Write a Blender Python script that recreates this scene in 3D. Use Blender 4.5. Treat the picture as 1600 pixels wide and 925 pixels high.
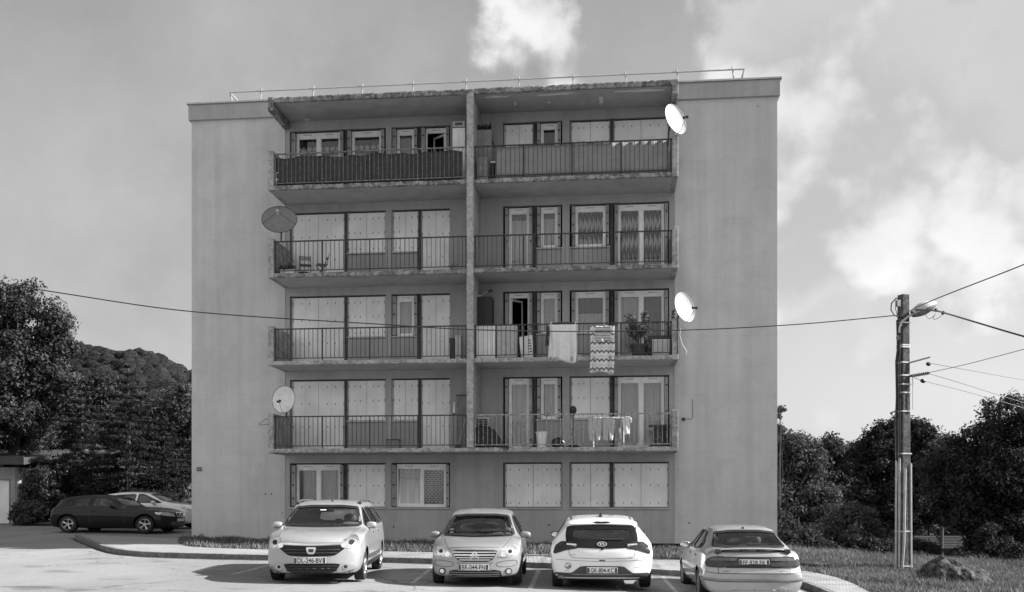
import bpy, bmesh, math, random
import numpy as np
from mathutils import Vector, Matrix, Euler
from mathutils.bvhtree import BVHTree
from mathutils.geometry import delaunay_2d_cdt

rnd = random.Random(7)
R = math.radians
scene = bpy.context.scene
COL = scene.collection
for o in list(bpy.data.objects):
    bpy.data.objects.remove(o)

# ------------------------------------------------------------------ camera
CAMZ = 1.70                      # eye height (m)
FPX, HZ = 1500.0, 780.0          # focal length and horizon row measured on the photo (1600 px wide)
cam = bpy.data.cameras.new("camera")
cam.sensor_width = 36.0
cam.lens = 36.0 * FPX / 1600.0
cam.shift_y = (HZ - 462.5) / 1600.0
cam.clip_start, cam.clip_end = 0.1, 4000.0
camo = bpy.data.objects.new("camera", cam)
camo.location = (0, 0, CAMZ)
camo.rotation_euler = (R(90), 0, 0)
COL.objects.link(camo)
scene.camera = camo

# ------------------------------------------------------------------ sun and sky
SUN_AZ, SUN_EL = 1.5, 34.0       # degrees: azimuth from +X towards +Y, elevation
sdir = Vector((math.cos(R(SUN_EL)) * math.cos(R(SUN_AZ)), math.cos(R(SUN_EL)) * math.sin(R(SUN_AZ)), math.sin(R(SUN_EL))))
sun = bpy.data.lights.new("sun", 'SUN')
sun.energy = 5.0
sun.angle = R(0.55)
sun.color = (1.0, 1.0, 1.0)      # black-and-white photograph: neutral light
suno = bpy.data.objects.new("sun", sun)
suno.rotation_euler = sdir.to_track_quat('Z', 'Y').to_euler()
suno.location = (60, 10, 50)
COL.objects.link(suno)

world = bpy.data.worlds.new("World")
scene.world = world
world.use_nodes = True
wn, wl = world.node_tree.nodes, world.node_tree.links
wn.clear()


def wnode(t, **kw):
    n = wn.new(t)
    for k, v in kw.items():
        setattr(n, k, v)
    return n


def wmath(op, a, b=None, clamp=False):
    n = wnode('ShaderNodeMath', operation=op, use_clamp=clamp)
    for i, s in enumerate((a, b)):
        if s is None:
            continue
        if isinstance(s, (int, float)):
            n.inputs[i].default_value = s
        else:
            wl.new(s, n.inputs[i])
    return n.outputs[0]


def wramp(src, a, b, lo=0.0, hi=1.0):
    n = wnode('ShaderNodeMapRange', interpolation_type='SMOOTHSTEP')
    wl.new(src, n.inputs[0])
    for i, v in zip((1, 2, 3, 4), (a, b, lo, hi)):
        n.inputs[i].default_value = v
    return n.outputs[0]


SKY_CLEAR, VEIL, CLOUD, CTHR = 1.0, (0.55, 3.0), (3.15, 1.65), 0.52
sky = wnode('ShaderNodeTexSky', sky_type='NISHITA', sun_disc=False)
sky.sun_elevation = R(SUN_EL)
sky.sun_rotation = R(90 - SUN_AZ)
sky.altitude = 500
sky.air_density, sky.dust_density, sky.ozone_density = 1.0, 1.2, 1.0
bw = wnode('ShaderNodeRGBToBW')
wl.new(sky.outputs[0], bw.inputs[0])
tc = wnode('ShaderNodeTexCoord')
dirv = tc.outputs['Generated']
sep = wnode('ShaderNodeSeparateXYZ')
wl.new(dirv, sep.inputs[0])
# cloud layer coordinates: the direction cut by a flat layer overhead
den = wmath('ADD', wmath('MAXIMUM', sep.outputs[2], 0.0), 0.22)
px = wmath('DIVIDE', sep.outputs[0], den)
py = wmath('DIVIDE', sep.outputs[1], den)
cmb = wnode('ShaderNodeCombineXYZ')
wl.new(px, cmb.inputs[0]); wl.new(py, cmb.inputs[1])


def wnoise(scale, detail, rough, dist, off, vec=None):
    mp = wnode('ShaderNodeVectorMath', operation='ADD')
    wl.new(vec or cmb.outputs[0], mp.inputs[0])
    mp.inputs[1].default_value = off
    n = wnode('ShaderNodeTexNoise')
    n.inputs['Scale'].default_value = scale
    n.inputs['Detail'].default_value = detail
    n.inputs['Roughness'].default_value = rough
    n.inputs['Distortion'].default_value = dist
    wl.new(mp.outputs[0], n.inputs['Vector'])
    return n.outputs[0]


def blob(u, v, rad, soft, amp):
    d = Vector(((u - 800) / FPX, 1.0, (HZ - v) / FPX)).normalized()
    dp = wnode('ShaderNodeVectorMath', operation='DISTANCE')
    wl.new(dirv, dp.inputs[0])
    dp.inputs[1].default_value = d
    return wramp(dp.outputs[1], rad - soft, rad + soft, amp, 0.0)


SH = (0.035, 0.0, 0.022)           # small step towards the sun: gives the clouds a lit and a shaded side


def wbillow(scale, off):
    mp = wnode('ShaderNodeVectorMath', operation='ADD')
    wl.new(dirv, mp.inputs[0]); mp.inputs[1].default_value = off
    nz = wnode('ShaderNodeTexNoise'); nz.inputs['Scale'].default_value = scale * 1.3; nz.inputs['Detail'].default_value = 3
    wl.new(mp.outputs[0], nz.inputs['Vector'])
    md = wnode('ShaderNodeVectorMath', operation='MULTIPLY_ADD')
    wl.new(nz.outputs[1], md.inputs[0]); md.inputs[1].default_value = (.35 / scale * 2,) * 3
    wl.new(mp.outputs[0], md.inputs[2])
    vo = wnode('ShaderNodeTexVoronoi', feature='F1')
    vo.inputs['Scale'].default_value = scale
    vo.inputs['Detail'].default_value = 2.0
    vo.inputs['Roughness'].default_value = .5
    wl.new(md.outputs[0], vo.inputs['Vector'])
    return wmath('SUBTRACT', 1.0, vo.outputs[0])


nbig = wnoise(2.1, 6, 0.58, 0.0, (3.1, 1.7, 0.4), dirv)
nmid = wnoise(5.2, 8, 0.60, 0.0, (8.3, 0.4, 2.0), dirv)
nmid2 = wnoise(5.2, 4, 0.60, 0.0, (8.3 + SH[0], 0.4 + SH[1], 2.0 + SH[2]), dirv)
nbil = wbillow(7.0, (1.3, .2, .6))
f0 = wmath('ADD', wmath('ADD', wmath('MULTIPLY', nbig, 0.42), wmath('MULTIPLY', nmid, 0.34)), wmath('MULTIPLY', nbil, 0.34))
nfine = wnoise(17.0, 7, 0.62, 0.0, (0.4, 2.3, 0.7), dirv)
dens = wmath('ADD', wmath('ADD', f0, wmath('MULTIPLY', wmath('SUBTRACT', nfine, 0.5), 0.30)), -CTHR)
for args in ((1440, 120, 0.24, 0.10, 0.30), (1300, 250, 0.10, 0.06, 0.14), (1180, 60, 0.07, 0.05, 0.10), (1530, 220, 0.10, 0.07, 0.04), (1440, 290, 0.06, 0.05, 0.10),
             (1250, 360, 0.045, 0.04, 0.32), (1228, 425, 0.035, 0.03, 0.30), (880, 60, 0.07, 0.08, 0.10), (800, 110, 0.07, 0.06, 0.12), (660, 110, 0.12, 0.10, 0.07),
             (1500, 475, 0.026, 0.024, 0.30), (1520, 505, 0.02, 0.02, 0.12), (1285, 655, 0.024, 0.024, 0.28), (1375, 545, 0.026, 0.024, 0.18),
             (185, 345, 0.03, 0.03, 0.12), (150, 300, 0.42, 0.20, -0.10), (1010, 40, 0.06, 0.05, -0.16),
             (1400, 420, 0.08, 0.05, -0.22), (1060, 160, 0.06, 0.05, -0.10), (560, 60, 0.2, 0.1, -0.08)):
    dens = wmath('ADD', dens, blob(*args))
cm = wramp(dens, -0.05, 0.075)


def wmix(f, a, b):
    n = wnode('ShaderNodeMix', data_type='FLOAT')
    wl.new(f, n.inputs[0])
    for i, s in ((2, a), (3, b)):
        if isinstance(s, (int, float)):
            n.inputs[i].default_value = s
        else:
            wl.new(s, n.inputs[i])
    return n.outputs[0]


# thin flat cloud veil over the whole sky, thicker to the left
veil = wramp(wnoise(1.3, 8, 0.55, 0.4, (7.7, 4.2, 1.0), dirv), 0.34, 0.68)
skyb = wmath('MULTIPLY', wmath('MULTIPLY', bw.outputs[0], SKY_CLEAR), wramp(sep.outputs[2], -0.05, 0.30, 0.58, 1.05))
va = wmath('ADD', wmath('MULTIPLY', veil, wramp(sep.outputs[0], -0.1, 0.35, 0.6, 0.3)), wramp(sep.outputs[0], -0.1, 0.3, 0.3, 0.1))
veilc = wmath('ADD', wmath('MULTIPLY', nmid, VEIL[1]), VEIL[0])
s1 = wmix(va, skyb, veilc)
lit = wramp(wmath('ADD', wmath('SUBTRACT', nmid, nmid2), wmath('MULTIPLY', wmath("SUBTRACT", nbil, 0.36), 0.45)), -0.15, 0.09)
thin = wramp(dens, 0.05, 0.40, 1.0, 0.86)
ctop = wmath('MULTIPLY', wmath('ADD', wmath('MULTIPLY', lit, CLOUD[1]), CLOUD[0]), wmath('MULTIPLY', thin, wramp(sep.outputs[2], 0.10, 0.28, 1.22, 1.0)))
s2 = wmix(wmath('MULTIPLY', cm, 0.92), s1, ctop)
# brighter sky added out of view behind the viewer, to light the facade
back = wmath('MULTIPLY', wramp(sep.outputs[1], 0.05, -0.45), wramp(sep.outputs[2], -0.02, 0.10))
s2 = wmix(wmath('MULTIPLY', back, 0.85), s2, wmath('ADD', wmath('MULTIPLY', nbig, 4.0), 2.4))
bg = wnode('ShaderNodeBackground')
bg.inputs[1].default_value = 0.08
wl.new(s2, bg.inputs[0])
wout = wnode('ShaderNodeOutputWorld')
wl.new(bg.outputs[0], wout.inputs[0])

vs = scene.view_settings
vs.view_transform = 'Standard'
vs.look = 'None'
vs.gamma = 1.0
vs.exposure = 1.38
vs.use_curve_mapping = False
scene.render.engine = 'CYCLES'
world.cycles.sampling_method = 'MANUAL'
world.cycles.sample_map_resolution = 512
scene.cycles.max_bounces = 6
scene.cycles.transparent_max_bounces = 16
scene.render.resolution_x, scene.render.resolution_y = 1024, 592

# ------------------------------------------------------------------ helpers


def P(u, v, Y):
    """photo pixel + depth -> world point"""
    return Vector(((u - 800) / FPX * Y, Y, CAMZ + (HZ - v) * Y / FPX))


BT = R(5.94)                     # the facade is turned by this angle
BC, BS = math.cos(BT), math.sin(BT)
BD = 30.2


def L(u, v, d=0.0):
    """photo pixel on the plane d metres behind the facade -> building coordinates"""
    k = (u - 800) / FPX
    s = (k * (BD + d * BC) - d * BS) / (BC + k * BS)
    Y = BD - s * BS + d * BC
    return s, CAMZ + (HZ - v) * Y / FPX


def LS(u, d=0.0):
    return L(u, 0, d)[0]


def bw_(s, d, z):
    return Vector((s * BC + d * BS, BD - s * BS + d * BC, z))


def interp(x, pts):
    if x <= pts[0][0]:
        return pts[0][1]
    for (a, b), (c, d) in zip(pts, pts[1:]):
        if x <= c:
            return b + (d - b) * (x - a) / (c - a)
    return pts[-1][1]


class MB:
    def __init__(s):
        s.v, s.f, s.m = [], [], []

    def add(s, vs, fs, mi=0):
        o = len(s.v)
        s.v += [tuple(v) for v in vs]
        for f in fs:
            s.f.append(tuple(i + o for i in f)); s.m.append(mi)
        return s

    def box(s, x0, x1, y0, y1, z0, z1, mi=0):
        vs = [(x, y, z) for z in (z0, z1) for y in (y0, y1) for x in (x0, x1)]
        return s.add(vs, [(0, 2, 3, 1), (4, 5, 7, 6), (0, 1, 5, 4), (1, 3, 7, 5), (3, 2, 6, 7), (2, 0, 4, 6)], mi)

    def obox(s, c, size, rot, mi=0):
        m = Euler(rot).to_matrix()
        vs = []
        for z in (-.5, .5):
            for y in (-.5, .5):
                for x in (-.5, .5):
                    vs.append(Vector(c) + m @ Vector((x * size[0], y * size[1], z * size[2])))
        return s.add(vs, [(0, 2, 3, 1), (4, 5, 7, 6), (0, 1, 5, 4), (1, 3, 7, 5), (3, 2, 6, 7), (2, 0, 4, 6)], mi)

    def tube(s, pts, r, n=6, mi=0, cap=True):
        pts = [Vector(p) for p in pts]
        rs = r if isinstance(r, (list, tuple)) else [r] * len(pts)
        vs, fs = [], []
        up = None
        for i, p in enumerate(pts):
            t = (pts[min(i + 1, len(pts) - 1)] - pts[max(i - 1, 0)])
            t = t.normalized() if t.length > 1e-9 else Vector((0, 0, 1))
            if up is None:
                up = Vector((0, 0, 1)) if abs(t.z) < .9 else Vector((1, 0, 0))
            a = t.cross(up)
            if a.length < 1e-6:
                a = t.orthogonal()
            a.normalize(); b = a.cross(t).normalized(); up = b
            for k in range(n):
                an = 2 * math.pi * k / n
                vs.append(p + (a * math.cos(an) + b * math.sin(an)) * rs[i])
        for i in range(len(pts) - 1):
            for k in range(n):
                fs.append((i * n + k, i * n + (k + 1) % n, (i + 1) * n + (k + 1) % n, (i + 1) * n + k))
        if cap:
            fs.append(tuple(range(n - 1, -1, -1)))
            fs.append(tuple((len(pts) - 1) * n + k for k in range(n)))
        return s.add(vs, fs, mi)

    def lathe(s, prof, n=24, c=(0, 0, 0), axis='Z', mi=0):
        vs, fs = [], []
        for (r, h) in prof:
            for k in range(n):
                a = 2 * math.pi * k / n
                q = (r * math.cos(a), r * math.sin(a), h)
                if axis == 'Y':
                    q = (q[0], h, q[1])
                elif axis == 'X':
                    q = (h, q[0], q[1])
                vs.append((q[0] + c[0], q[1] + c[1], q[2] + c[2]))
        for i in range(len(prof) - 1):
            for k in range(n):
                fs.append((i * n + k, i * n + (k + 1) % n, (i + 1) * n + (k + 1) % n, (i + 1) * n + k))
        return s.add(vs, fs, mi)

    def grid(s, nu, nv, fn, mi=0):
        vs = [fn(i / nu, j / nv) for i in range(nu + 1) for j in range(nv + 1)]
        fs = [(i * (nv + 1) + j, (i + 1) * (nv + 1) + j, (i + 1) * (nv + 1) + j + 1, i * (nv + 1) + j + 1)
              for i in range(nu) for j in range(nv)]
        return s.add(vs, fs, mi)

    def prism(s, poly, y0, y1, mi=0, axis='Y'):
        n = len(poly)
        mk = {'Y': lambda a, b, h: (a, h, b), 'X': lambda a, b, h: (h, a, b), 'Z': lambda a, b, h: (a, b, h)}[axis]
        vs = [mk(a, b, y0) for a, b in poly] + [mk(a, b, y1) for a, b in poly]
        fs = [tuple(range(n)), tuple(range(2 * n - 1, n - 1, -1))]
        fs += [(i, i + n, (i + 1) % n + n, (i + 1) % n) for i in range(n)]
        return s.add(vs, fs, mi)

    def ball(s, c, r, n=10, m=7, mi=0):
        rr = r if isinstance(r, (tuple, list)) else (r, r, r)
        return s.grid(n, m, lambda a, b: (c[0] + rr[0] * math.cos(2 * math.pi * a) * math.sin(math.pi * b),
                                          c[1] + rr[1] * math.sin(2 * math.pi * a) * math.sin(math.pi * b),
                                          c[2] - rr[2] * math.cos(math.pi * b)), mi)

    def build(s, name, mats, parent=None, smooth=False, bevel=0.0, fix=True, angle=40):
        me = bpy.data.meshes.new(name)
        me.from_pydata(s.v, [], s.f)
        if fix:
            bm = bmesh.new(); bm.from_mesh(me)
            bmesh.ops.recalc_face_normals(bm, faces=bm.faces)
            bm.to_mesh(me); bm.free()
        if not isinstance(mats, (list, tuple)):
            mats = [mats]
        for m in mats:
            me.materials.append(m)
        if len(mats) > 1 and len(me.polygons) == len(s.m):
            me.polygons.foreach_set('material_index', s.m)
        if smooth:
            me.polygons.foreach_set('use_smooth', [True] * len(me.polygons))
            if angle < 180 and hasattr(me, 'set_sharp_from_angle'):
                me.set_sharp_from_angle(angle=R(angle))
        o = bpy.data.objects.new(name, me)
        COL.objects.link(o)
        if parent:
            o.parent = parent
        if bevel:
            b = o.modifiers.new('bevel', 'BEVEL')
            b.width = bevel; b.segments = 2; b.limit_method = 'ANGLE'; b.angle_limit = R(40)
        return o


def tag(o, label=None, cat=None, group=None, kind=None):
    if label: o['label'] = label
    if cat: o['category'] = cat
    if group: o['group'] = group
    if kind: o['kind'] = kind
    return o


def thing(name, label, cat, loc=(0, 0, 0), rz=0.0, group=None):
    o = bpy.data.objects.new(name, None)
    o.empty_display_size = 0.3
    COL.objects.link(o)
    o.location = loc
    o.rotation_euler = (0, 0, rz)
    return tag(o, label, cat, group)


def copy_tree(o, parent=None):
    c = o.copy()
    COL.objects.link(c)
    if parent:
        c.parent = parent
    for ch in [x for x in bpy.data.objects if x.parent == o]:
        copy_tree(ch, c)
    return c
# ------------------------------------------------------------------ materials (all neutral greys: the photograph is black and white)
class NT:
    def __init__(s, name):
        s.m = bpy.data.materials.new(name)
        s.m.use_nodes = True
        s.n, s.l = s.m.node_tree.nodes, s.m.node_tree.links
        s.n.clear()
        s.out = s.n.new('ShaderNodeOutputMaterial')
        s.tc = s.n.new('ShaderNodeTexCoord')

    def node(s, t, **kw):
        n = s.n.new(t)
        for k, v in kw.items():
            setattr(n, k, v)
        return n

    def link(s, a, b):
        if isinstance(a, (int, float)):
            b.default_value = a
        else:
            s.l.new(a, b)

    def math(s, op, a, b=0.0, clamp=False):
        n = s.node('ShaderNodeMath', operation=op, use_clamp=clamp)
        s.link(a, n.inputs[0]); s.link(b, n.inputs[1])
        return n.outputs[0]

    def coords(s, scale=(1, 1, 1), off=(0, 0, 0), src='Object'):
        mp = s.node('ShaderNodeMapping')
        mp.inputs['Scale'].default_value = scale
        mp.inputs['Location'].default_value = off
        s.l.new(s.tc.outputs[src], mp.inputs[0])
        return mp.outputs[0]

    def noise(s, scale, detail=5, rough=.55, vs=(1, 1, 1), off=(0, 0, 0), dist=0.0):
        n = s.node('ShaderNodeTexNoise')
        n.inputs['Scale'].default_value = scale
        n.inputs['Detail'].default_value = detail
        n.inputs['Roughness'].default_value = rough
        n.inputs['Distortion'].default_value = dist
        s.l.new(s.coords(vs, off), n.inputs['Vector'])
        return n.outputs[0]

    def ramp(s, src, a, b, lo=0., hi=1.):
        n = s.node('ShaderNodeMapRange', interpolation_type='SMOOTHSTEP')
        s.link(src, n.inputs[0])
        for i, v in zip((1, 2, 3, 4), (a, b, lo, hi)):
            n.inputs[i].default_value = v
        return n.outputs[0]

    def mixf(s, f, a, b):
        n = s.node('ShaderNodeMix', data_type='FLOAT')
        s.link(f, n.inputs[0]); s.link(a, n.inputs[2]); s.link(b, n.inputs[3])
        return n.outputs[0]

    def bsdf(s, col, rough=.7, metal=0., spec=.4, coat=0., bump=None, bstr=.2, bdist=.01, trans=0.):
        b = s.node('ShaderNodeBsdfPrincipled')
        s.link(rough, b.inputs['Roughness'])
        s.link(metal, b.inputs['Metallic'])
        b.inputs['Specular IOR Level'].default_value = spec
        b.inputs['Coat Weight'].default_value = coat
        b.inputs['Coat Roughness'].default_value = .04
        if isinstance(col, (int, float)):
            b.inputs['Base Color'].default_value = (col, col, col, 1)
        else:
            s.l.new(col, b.inputs['Base Color'])
        if bump is not None:
            bn = s.node('ShaderNodeBump')
            bn.inputs['Strength'].default_value = bstr
            bn.inputs['Distance'].default_value = bdist
            s.l.new(bump, bn.inputs['Height'])
            s.l.new(bn.outputs[0], b.inputs['Normal'])
        s.l.new(b.outputs[0], s.out.inputs[0])
        return b


def pm(name, c, rough=.7, metal=0., var=.15, scale=6., spec=.4, coat=0., bump=0., bscale=60., fine=0.):
    t = NT(name)
    col = t.math('MULTIPLY', t.ramp(t.noise(scale), .3, .7, 1 - var, 1 + var), c)
    if fine:
        col = t.math('MULTIPLY', col, t.ramp(t.noise(scale * 14, 3), .3, .7, 1 - fine, 1 + fine))
    t.bsdf(col, rough, metal, spec, coat, t.noise(bscale, 4) if bump else None, bump)
    return t.m


def facade_mat(name, c, seed):
    t = NT(name)
    o = (seed, seed * 2.3, seed * .7)
    big = t.ramp(t.noise(.32, 5, .55, off=o), .3, .72, .93, 1.06)
    stk = t.ramp(t.noise(1.0, 6, .6, vs=(2.6, 2.6, .10), off=o), .35, .72, 1.05, .91)
    blot = t.ramp(t.noise(1.5, 7, .62, off=o, dist=.6), .40, .70, 1.03, .94)
    fine = t.ramp(t.noise(26, 4, .7, off=o), .3, .7, .94, 1.06)
    drip = t.ramp(t.noise(1.6, 5, .6, vs=(5., 5., .06), off=(o[0] + 9, 0, 0)), .60, .80, 1.0, .84)
    sp = t.node('ShaderNodeSeparateXYZ'); t.l.new(t.tc.outputs['Object'], sp.inputs[0])
    fr = t.math('FRACT', t.math('MULTIPLY', sp.outputs[2], 1 / .897))
    line = t.ramp(t.math('ABSOLUTE', t.math('SUBTRACT', fr, .5)), .0, .022, .93, 1.0)
    spot = t.ramp(t.noise(3.2, 3, .5, off=(o[0], 5, 2)), .745, .765, 1.0, .62)
    c1 = c
    for k in (big, stk, blot, fine, drip, line, spot):
        c1 = t.math('MULTIPLY', k, c1)
    t.bsdf(c1, .92, 0, .15, bump=t.noise(60, 4), bstr=.28, bdist=.008)
    return t.m


def worn_concrete(name, c, lo=.35, hi=1.5):
    t = NT(name)
    a = t.noise(9, 8, .68, dist=.5)
    b = t.noise(2.1, 4, .5)
    k = t.ramp(t.math('ADD', t.math('MULTIPLY', a, .7), t.math('MULTIPLY', b, .3)), .40, .62, lo, hi)
    f = t.ramp(t.noise(55, 3), .3, .7, .8, 1.2)
    t.bsdf(t.math('MULTIPLY', t.math('MULTIPLY', k, f), c), .95, 0, .1, bump=a, bstr=.5, bdist=.02)
    return t.m


def asphalt_mat():
    t = NT('asphalt')
    big = t.ramp(t.noise(.10, 5, .6), .3, .7, .90, 1.10)
    wear = t.ramp(t.noise(.5, 6, .6, vs=(1, .35, 1), dist=.7), .4, .66, .90, 1.05)
    grit = t.ramp(t.noise(70, 3, .8), .25, .75, .66, 1.34)
    grit2 = t.ramp(t.noise(20, 4, .8), .3, .7, .86, 1.14)
    stain = t.ramp(t.noise(.8, 5, .55, off=(8, 3, 0)), .55, .70, 1., .62)
    crack = t.node('ShaderNodeTexVoronoi', feature='DISTANCE_TO_EDGE')
    crack.inputs['Scale'].default_value = .22
    nz = t.node('ShaderNodeTexNoise'); nz.inputs['Scale'].default_value = 1.6; nz.inputs['Detail'].default_value = 5
    t.l.new(t.tc.outputs['Object'], nz.inputs['Vector'])
    ad = t.node('ShaderNodeVectorMath', operation='MULTIPLY_ADD')
    t.l.new(nz.outputs[1], ad.inputs[0]); ad.inputs[1].default_value = (.9, .9, 0)
    t.l.new(t.tc.outputs['Object'], ad.inputs[2])
    t.l.new(ad.outputs[0], crack.inputs['Vector'])
    ck = t.ramp(crack.outputs[0], .0, .010, .55, 1.0)
    c = .21
    for k in (big, wear, grit, grit2, stain, ck):
        c = t.math('MULTIPLY', k, c)
    t.bsdf(c, .88, 0, .25, bump=t.noise(90, 3, .8), bstr=.5, bdist=.01)
    return t.m


def paver_mat():
    t = NT('pavers')
    b = t.node('ShaderNodeTexBrick')
    b.inputs['Scale'].default_value = 2.3
    b.inputs['Mortar Size'].default_value = .03
    b.inputs['Mortar Smooth'].default_value = .3
    b.inputs['Color1'].default_value = (.21,) * 3 + (1,)
    b.inputs['Color2'].default_value = (.30,) * 3 + (1,)
    b.inputs['Mortar'].default_value = (.085,) * 3 + (1,)
    t.l.new(t.coords((1, 1, 1)), b.inputs['Vector'])
    bwn = t.node('ShaderNodeRGBToBW'); t.l.new(b.outputs[0], bwn.inputs[0])
    c = t.math('MULTIPLY', bwn.outputs[0], t.ramp(t.noise(1.2, 6, .6), .3, .7, .75, 1.2))
    c = t.math('MULTIPLY', c, t.ramp(t.noise(40, 4), .3, .7, .8, 1.2))
    t.bsdf(c, .9, 0, .2, bump=b.outputs[1], bstr=-.4, bdist=.01)
    return t.m


def glass_mat(name, tint, refl=.06, rough=.0):
    t = NT(name)
    tr = t.node('ShaderNodeBsdfTransparent'); tr.inputs[0].default_value = (tint, tint, tint, 1)
    gl = t.node('ShaderNodeBsdfGlossy'); gl.inputs[0].default_value = (.95, .95, .95, 1); gl.inputs['Roughness'].default_value = rough
    fr = t.node('ShaderNodeFresnel'); fr.inputs[0].default_value = 1.5
    f = t.math('ADD', fr.outputs[0], refl, True)
    mx = t.node('ShaderNodeMixShader')
    t.l.new(f, mx.inputs[0]); t.l.new(tr.outputs[0], mx.inputs[1]); t.l.new(gl.outputs[0], mx.inputs[2])
    t.l.new(mx.outputs[0], t.out.inputs[0])
    return t.m


def leaf_mat(name, c, var=.35, scale=1.3):
    t = NT(name)
    at = t.node('ShaderNodeAttribute', attribute_name='tone')
    k = t.ramp(t.noise(scale, 4, .6), .3, .7, 1 - var, 1 + var)
    col = t.math('MULTIPLY', t.math('MULTIPLY', k, at.outputs['Fac']), c)
    d = t.node('ShaderNodeBsdfPrincipled')
    t.l.new(col, d.inputs['Base Color']); d.inputs['Roughness'].default_value = .75
    d.inputs['Specular IOR Level'].default_value = .12
    tl = t.node('ShaderNodeBsdfTranslucent'); t.l.new(t.math('MULTIPLY', col, 1.1), tl.inputs[0])
    mx = t.node('ShaderNodeMixShader'); mx.inputs[0].default_value = .25
    t.l.new(d.outputs[0], mx.inputs[1]); t.l.new(tl.outputs[0], mx.inputs[2])
    t.l.new(mx.outputs[0], t.out.inputs[0])
    return t.m


def curtain_mat(name, base, dark, kind):
    """kind: plain, lace (waved bands), tile (dotted squares), scallop (dark with a row of pale rosettes)"""
    t = NT(name)
    sp = t.node('ShaderNodeSeparateXYZ'); t.l.new(t.tc.outputs['Object'], sp.inputs[0])
    x, z = sp.outputs[0], sp.outputs[2]
    if kind == 'plain':
        c = t.ramp(t.noise(3, 4, .5, vs=(6, 1, .3)), .3, .7, .86 * base, 1.1 * base)
    elif kind == 'lace':
        w = t.math('SINE', t.math('MULTIPLY', x, 46.))
        zz = t.math('ADD', z, t.math('MULTIPLY', w, .07))
        band = t.math('SINE', t.math('MULTIPLY', zz, 10.5))
        st = t.math('SINE', t.math('MULTIPLY', x, 92.))
        c = t.mixf(t.ramp(t.math('ADD', band, t.math('MULTIPLY', st, .7)), -.5, .9), dark, base)
    elif kind == 'tile':
        fx = t.math('ABSOLUTE', t.math('SUBTRACT', t.math('FRACT', t.math('MULTIPLY', x, 7.5)), .5))
        fz = t.math('ABSOLUTE', t.math('SUBTRACT', t.math('FRACT', t.math('MULTIPLY', z, 7.5)), .5))
        dot = t.math('MAXIMUM', fx, fz)
        a = t.ramp(dot, .16, .20, 1., 0.)
        e = t.ramp(dot, .42, .46)
        c = t.mixf(t.math('MAXIMUM', a, e), base, dark)
    else:
        fx = t.math('SUBTRACT', t.math('FRACT', t.math('MULTIPLY', x, 5.2)), .5)
        c0 = t.mixf(t.ramp(t.noise(4, 4, .6, vs=(9, 1, .25)), .4, .62), dark, t.math('MULTIPLY', dark, 3.))
        fz = t.math('SUBTRACT', z, 13.04)
        zm = t.math('MULTIPLY', fz, 5.2)
        d = t.math('ADD', t.math('MULTIPLY', fx, fx), t.math('MULTIPLY', zm, zm))
        ring = t.ramp(d, .10, .2, 1., 0.)
        low = t.ramp(fz, -.22, -.18, 1., 0.)
        c = t.mixf(t.math('MAXIMUM', ring, low), c0, base)
    b = t.bsdf(c, .95, 0, .05)
    return t.m


M = {}
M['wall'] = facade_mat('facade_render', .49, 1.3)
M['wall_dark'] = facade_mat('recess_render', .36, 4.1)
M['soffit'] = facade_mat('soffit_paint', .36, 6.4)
M['edge'] = worn_concrete('weathered_concrete', .25, .42, 1.35)
M['edge_pale'] = worn_concrete('pale_worn_concrete', .34, .62, 1.2)
M['parapet'] = facade_mat('parapet_render', .36, 9.2)
M['plinth'] = pm('plinth', .03, .95, var=.3)
M['coping'] = pm('coping_metal', .42, .45, .6, var=.12)
M['roofing'] = pm('roofing', .12, .9)
M['galv'] = pm('galvanised', .55, .4, .7, var=.1)
M['white_steel'] = pm('white_steel', .34, .45, var=.06)
M['shutter'] = pm('shutter_paint', .74, .5, var=.10, scale=1.3, fine=.02)
M['slot'] = pm('slot_dark', .09, .8)
M['seam'] = pm('shutter_seam', .40, .6)
M['pvc'] = pm('white_window_frame', .82, .4, var=.06)
M['channel'] = pm('dark_channel', .05, .7, var=.3)
M['track'] = pm('folded_shutter', .40, .55, var=.15, scale=3)
M['spandrel'] = facade_mat('spandrel_panel', .32, 11.)
M['rail'] = pm('railing_paint', .035, .6, var=.4, scale=9)
M['rail_mid'] = pm('railing_mid', .14, .6, var=.5, scale=12)
M['rail_pale'] = pm('railing_pale', .26, .6, var=.5, scale=12)
M['glass'] = glass_mat('window_glass', .90, .0)
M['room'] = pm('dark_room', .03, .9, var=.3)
M['cur_white'] = curtain_mat('white_curtain', .62, .3, 'plain')
M['cur_grey'] = curtain_mat('grey_curtain', .22, .1, 'plain')
M['cur_lace'] = curtain_mat('lace_curtain', .60, .05, 'lace')
M['cur_tile'] = curtain_mat('dotted_curtain', .60, .05, 'tile')
M['cur_tile_pale'] = curtain_mat('pale_dotted_curtain', .66, .40, 'tile')
M['cur_scal'] = curtain_mat('scalloped_curtain', .5, .03, 'scallop')
M['asphalt'] = asphalt_mat()
M['pavers'] = paver_mat()
M['pave'] = pm('pavement_surface', .23, .92, var=.12, scale=1.5, fine=.16, bump=.3)
M['kerb'] = worn_concrete('kerb_stone', .17, .7, 1.25)
M['line'] = pm('road_paint', .33, .85, var=.35, scale=5, fine=.3)
M['soil'] = pm('soil', .05, .95, var=.4, scale=3, fine=.3)
M['turf'] = pm('turf', .032, .95, var=.4, scale=2, fine=.4)
M['bark'] = pm('bark', .06, .9, var=.3, scale=9, bump=.6, bscale=20)
M['black'] = pm('black_plastic', .015, .45, var=.2)
M['dark'] = pm('dark_grey', .05, .6, var=.2)
M['mid'] = pm('mid_grey', .18, .6, var=.15)
M['light'] = pm('light_grey', .42, .6, var=.1)
M['white'] = pm('white_paint', .72, .5, var=.06)
M['dish_white'] = pm('dish_white', .42, .45, var=.05, scale=2)
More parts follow.
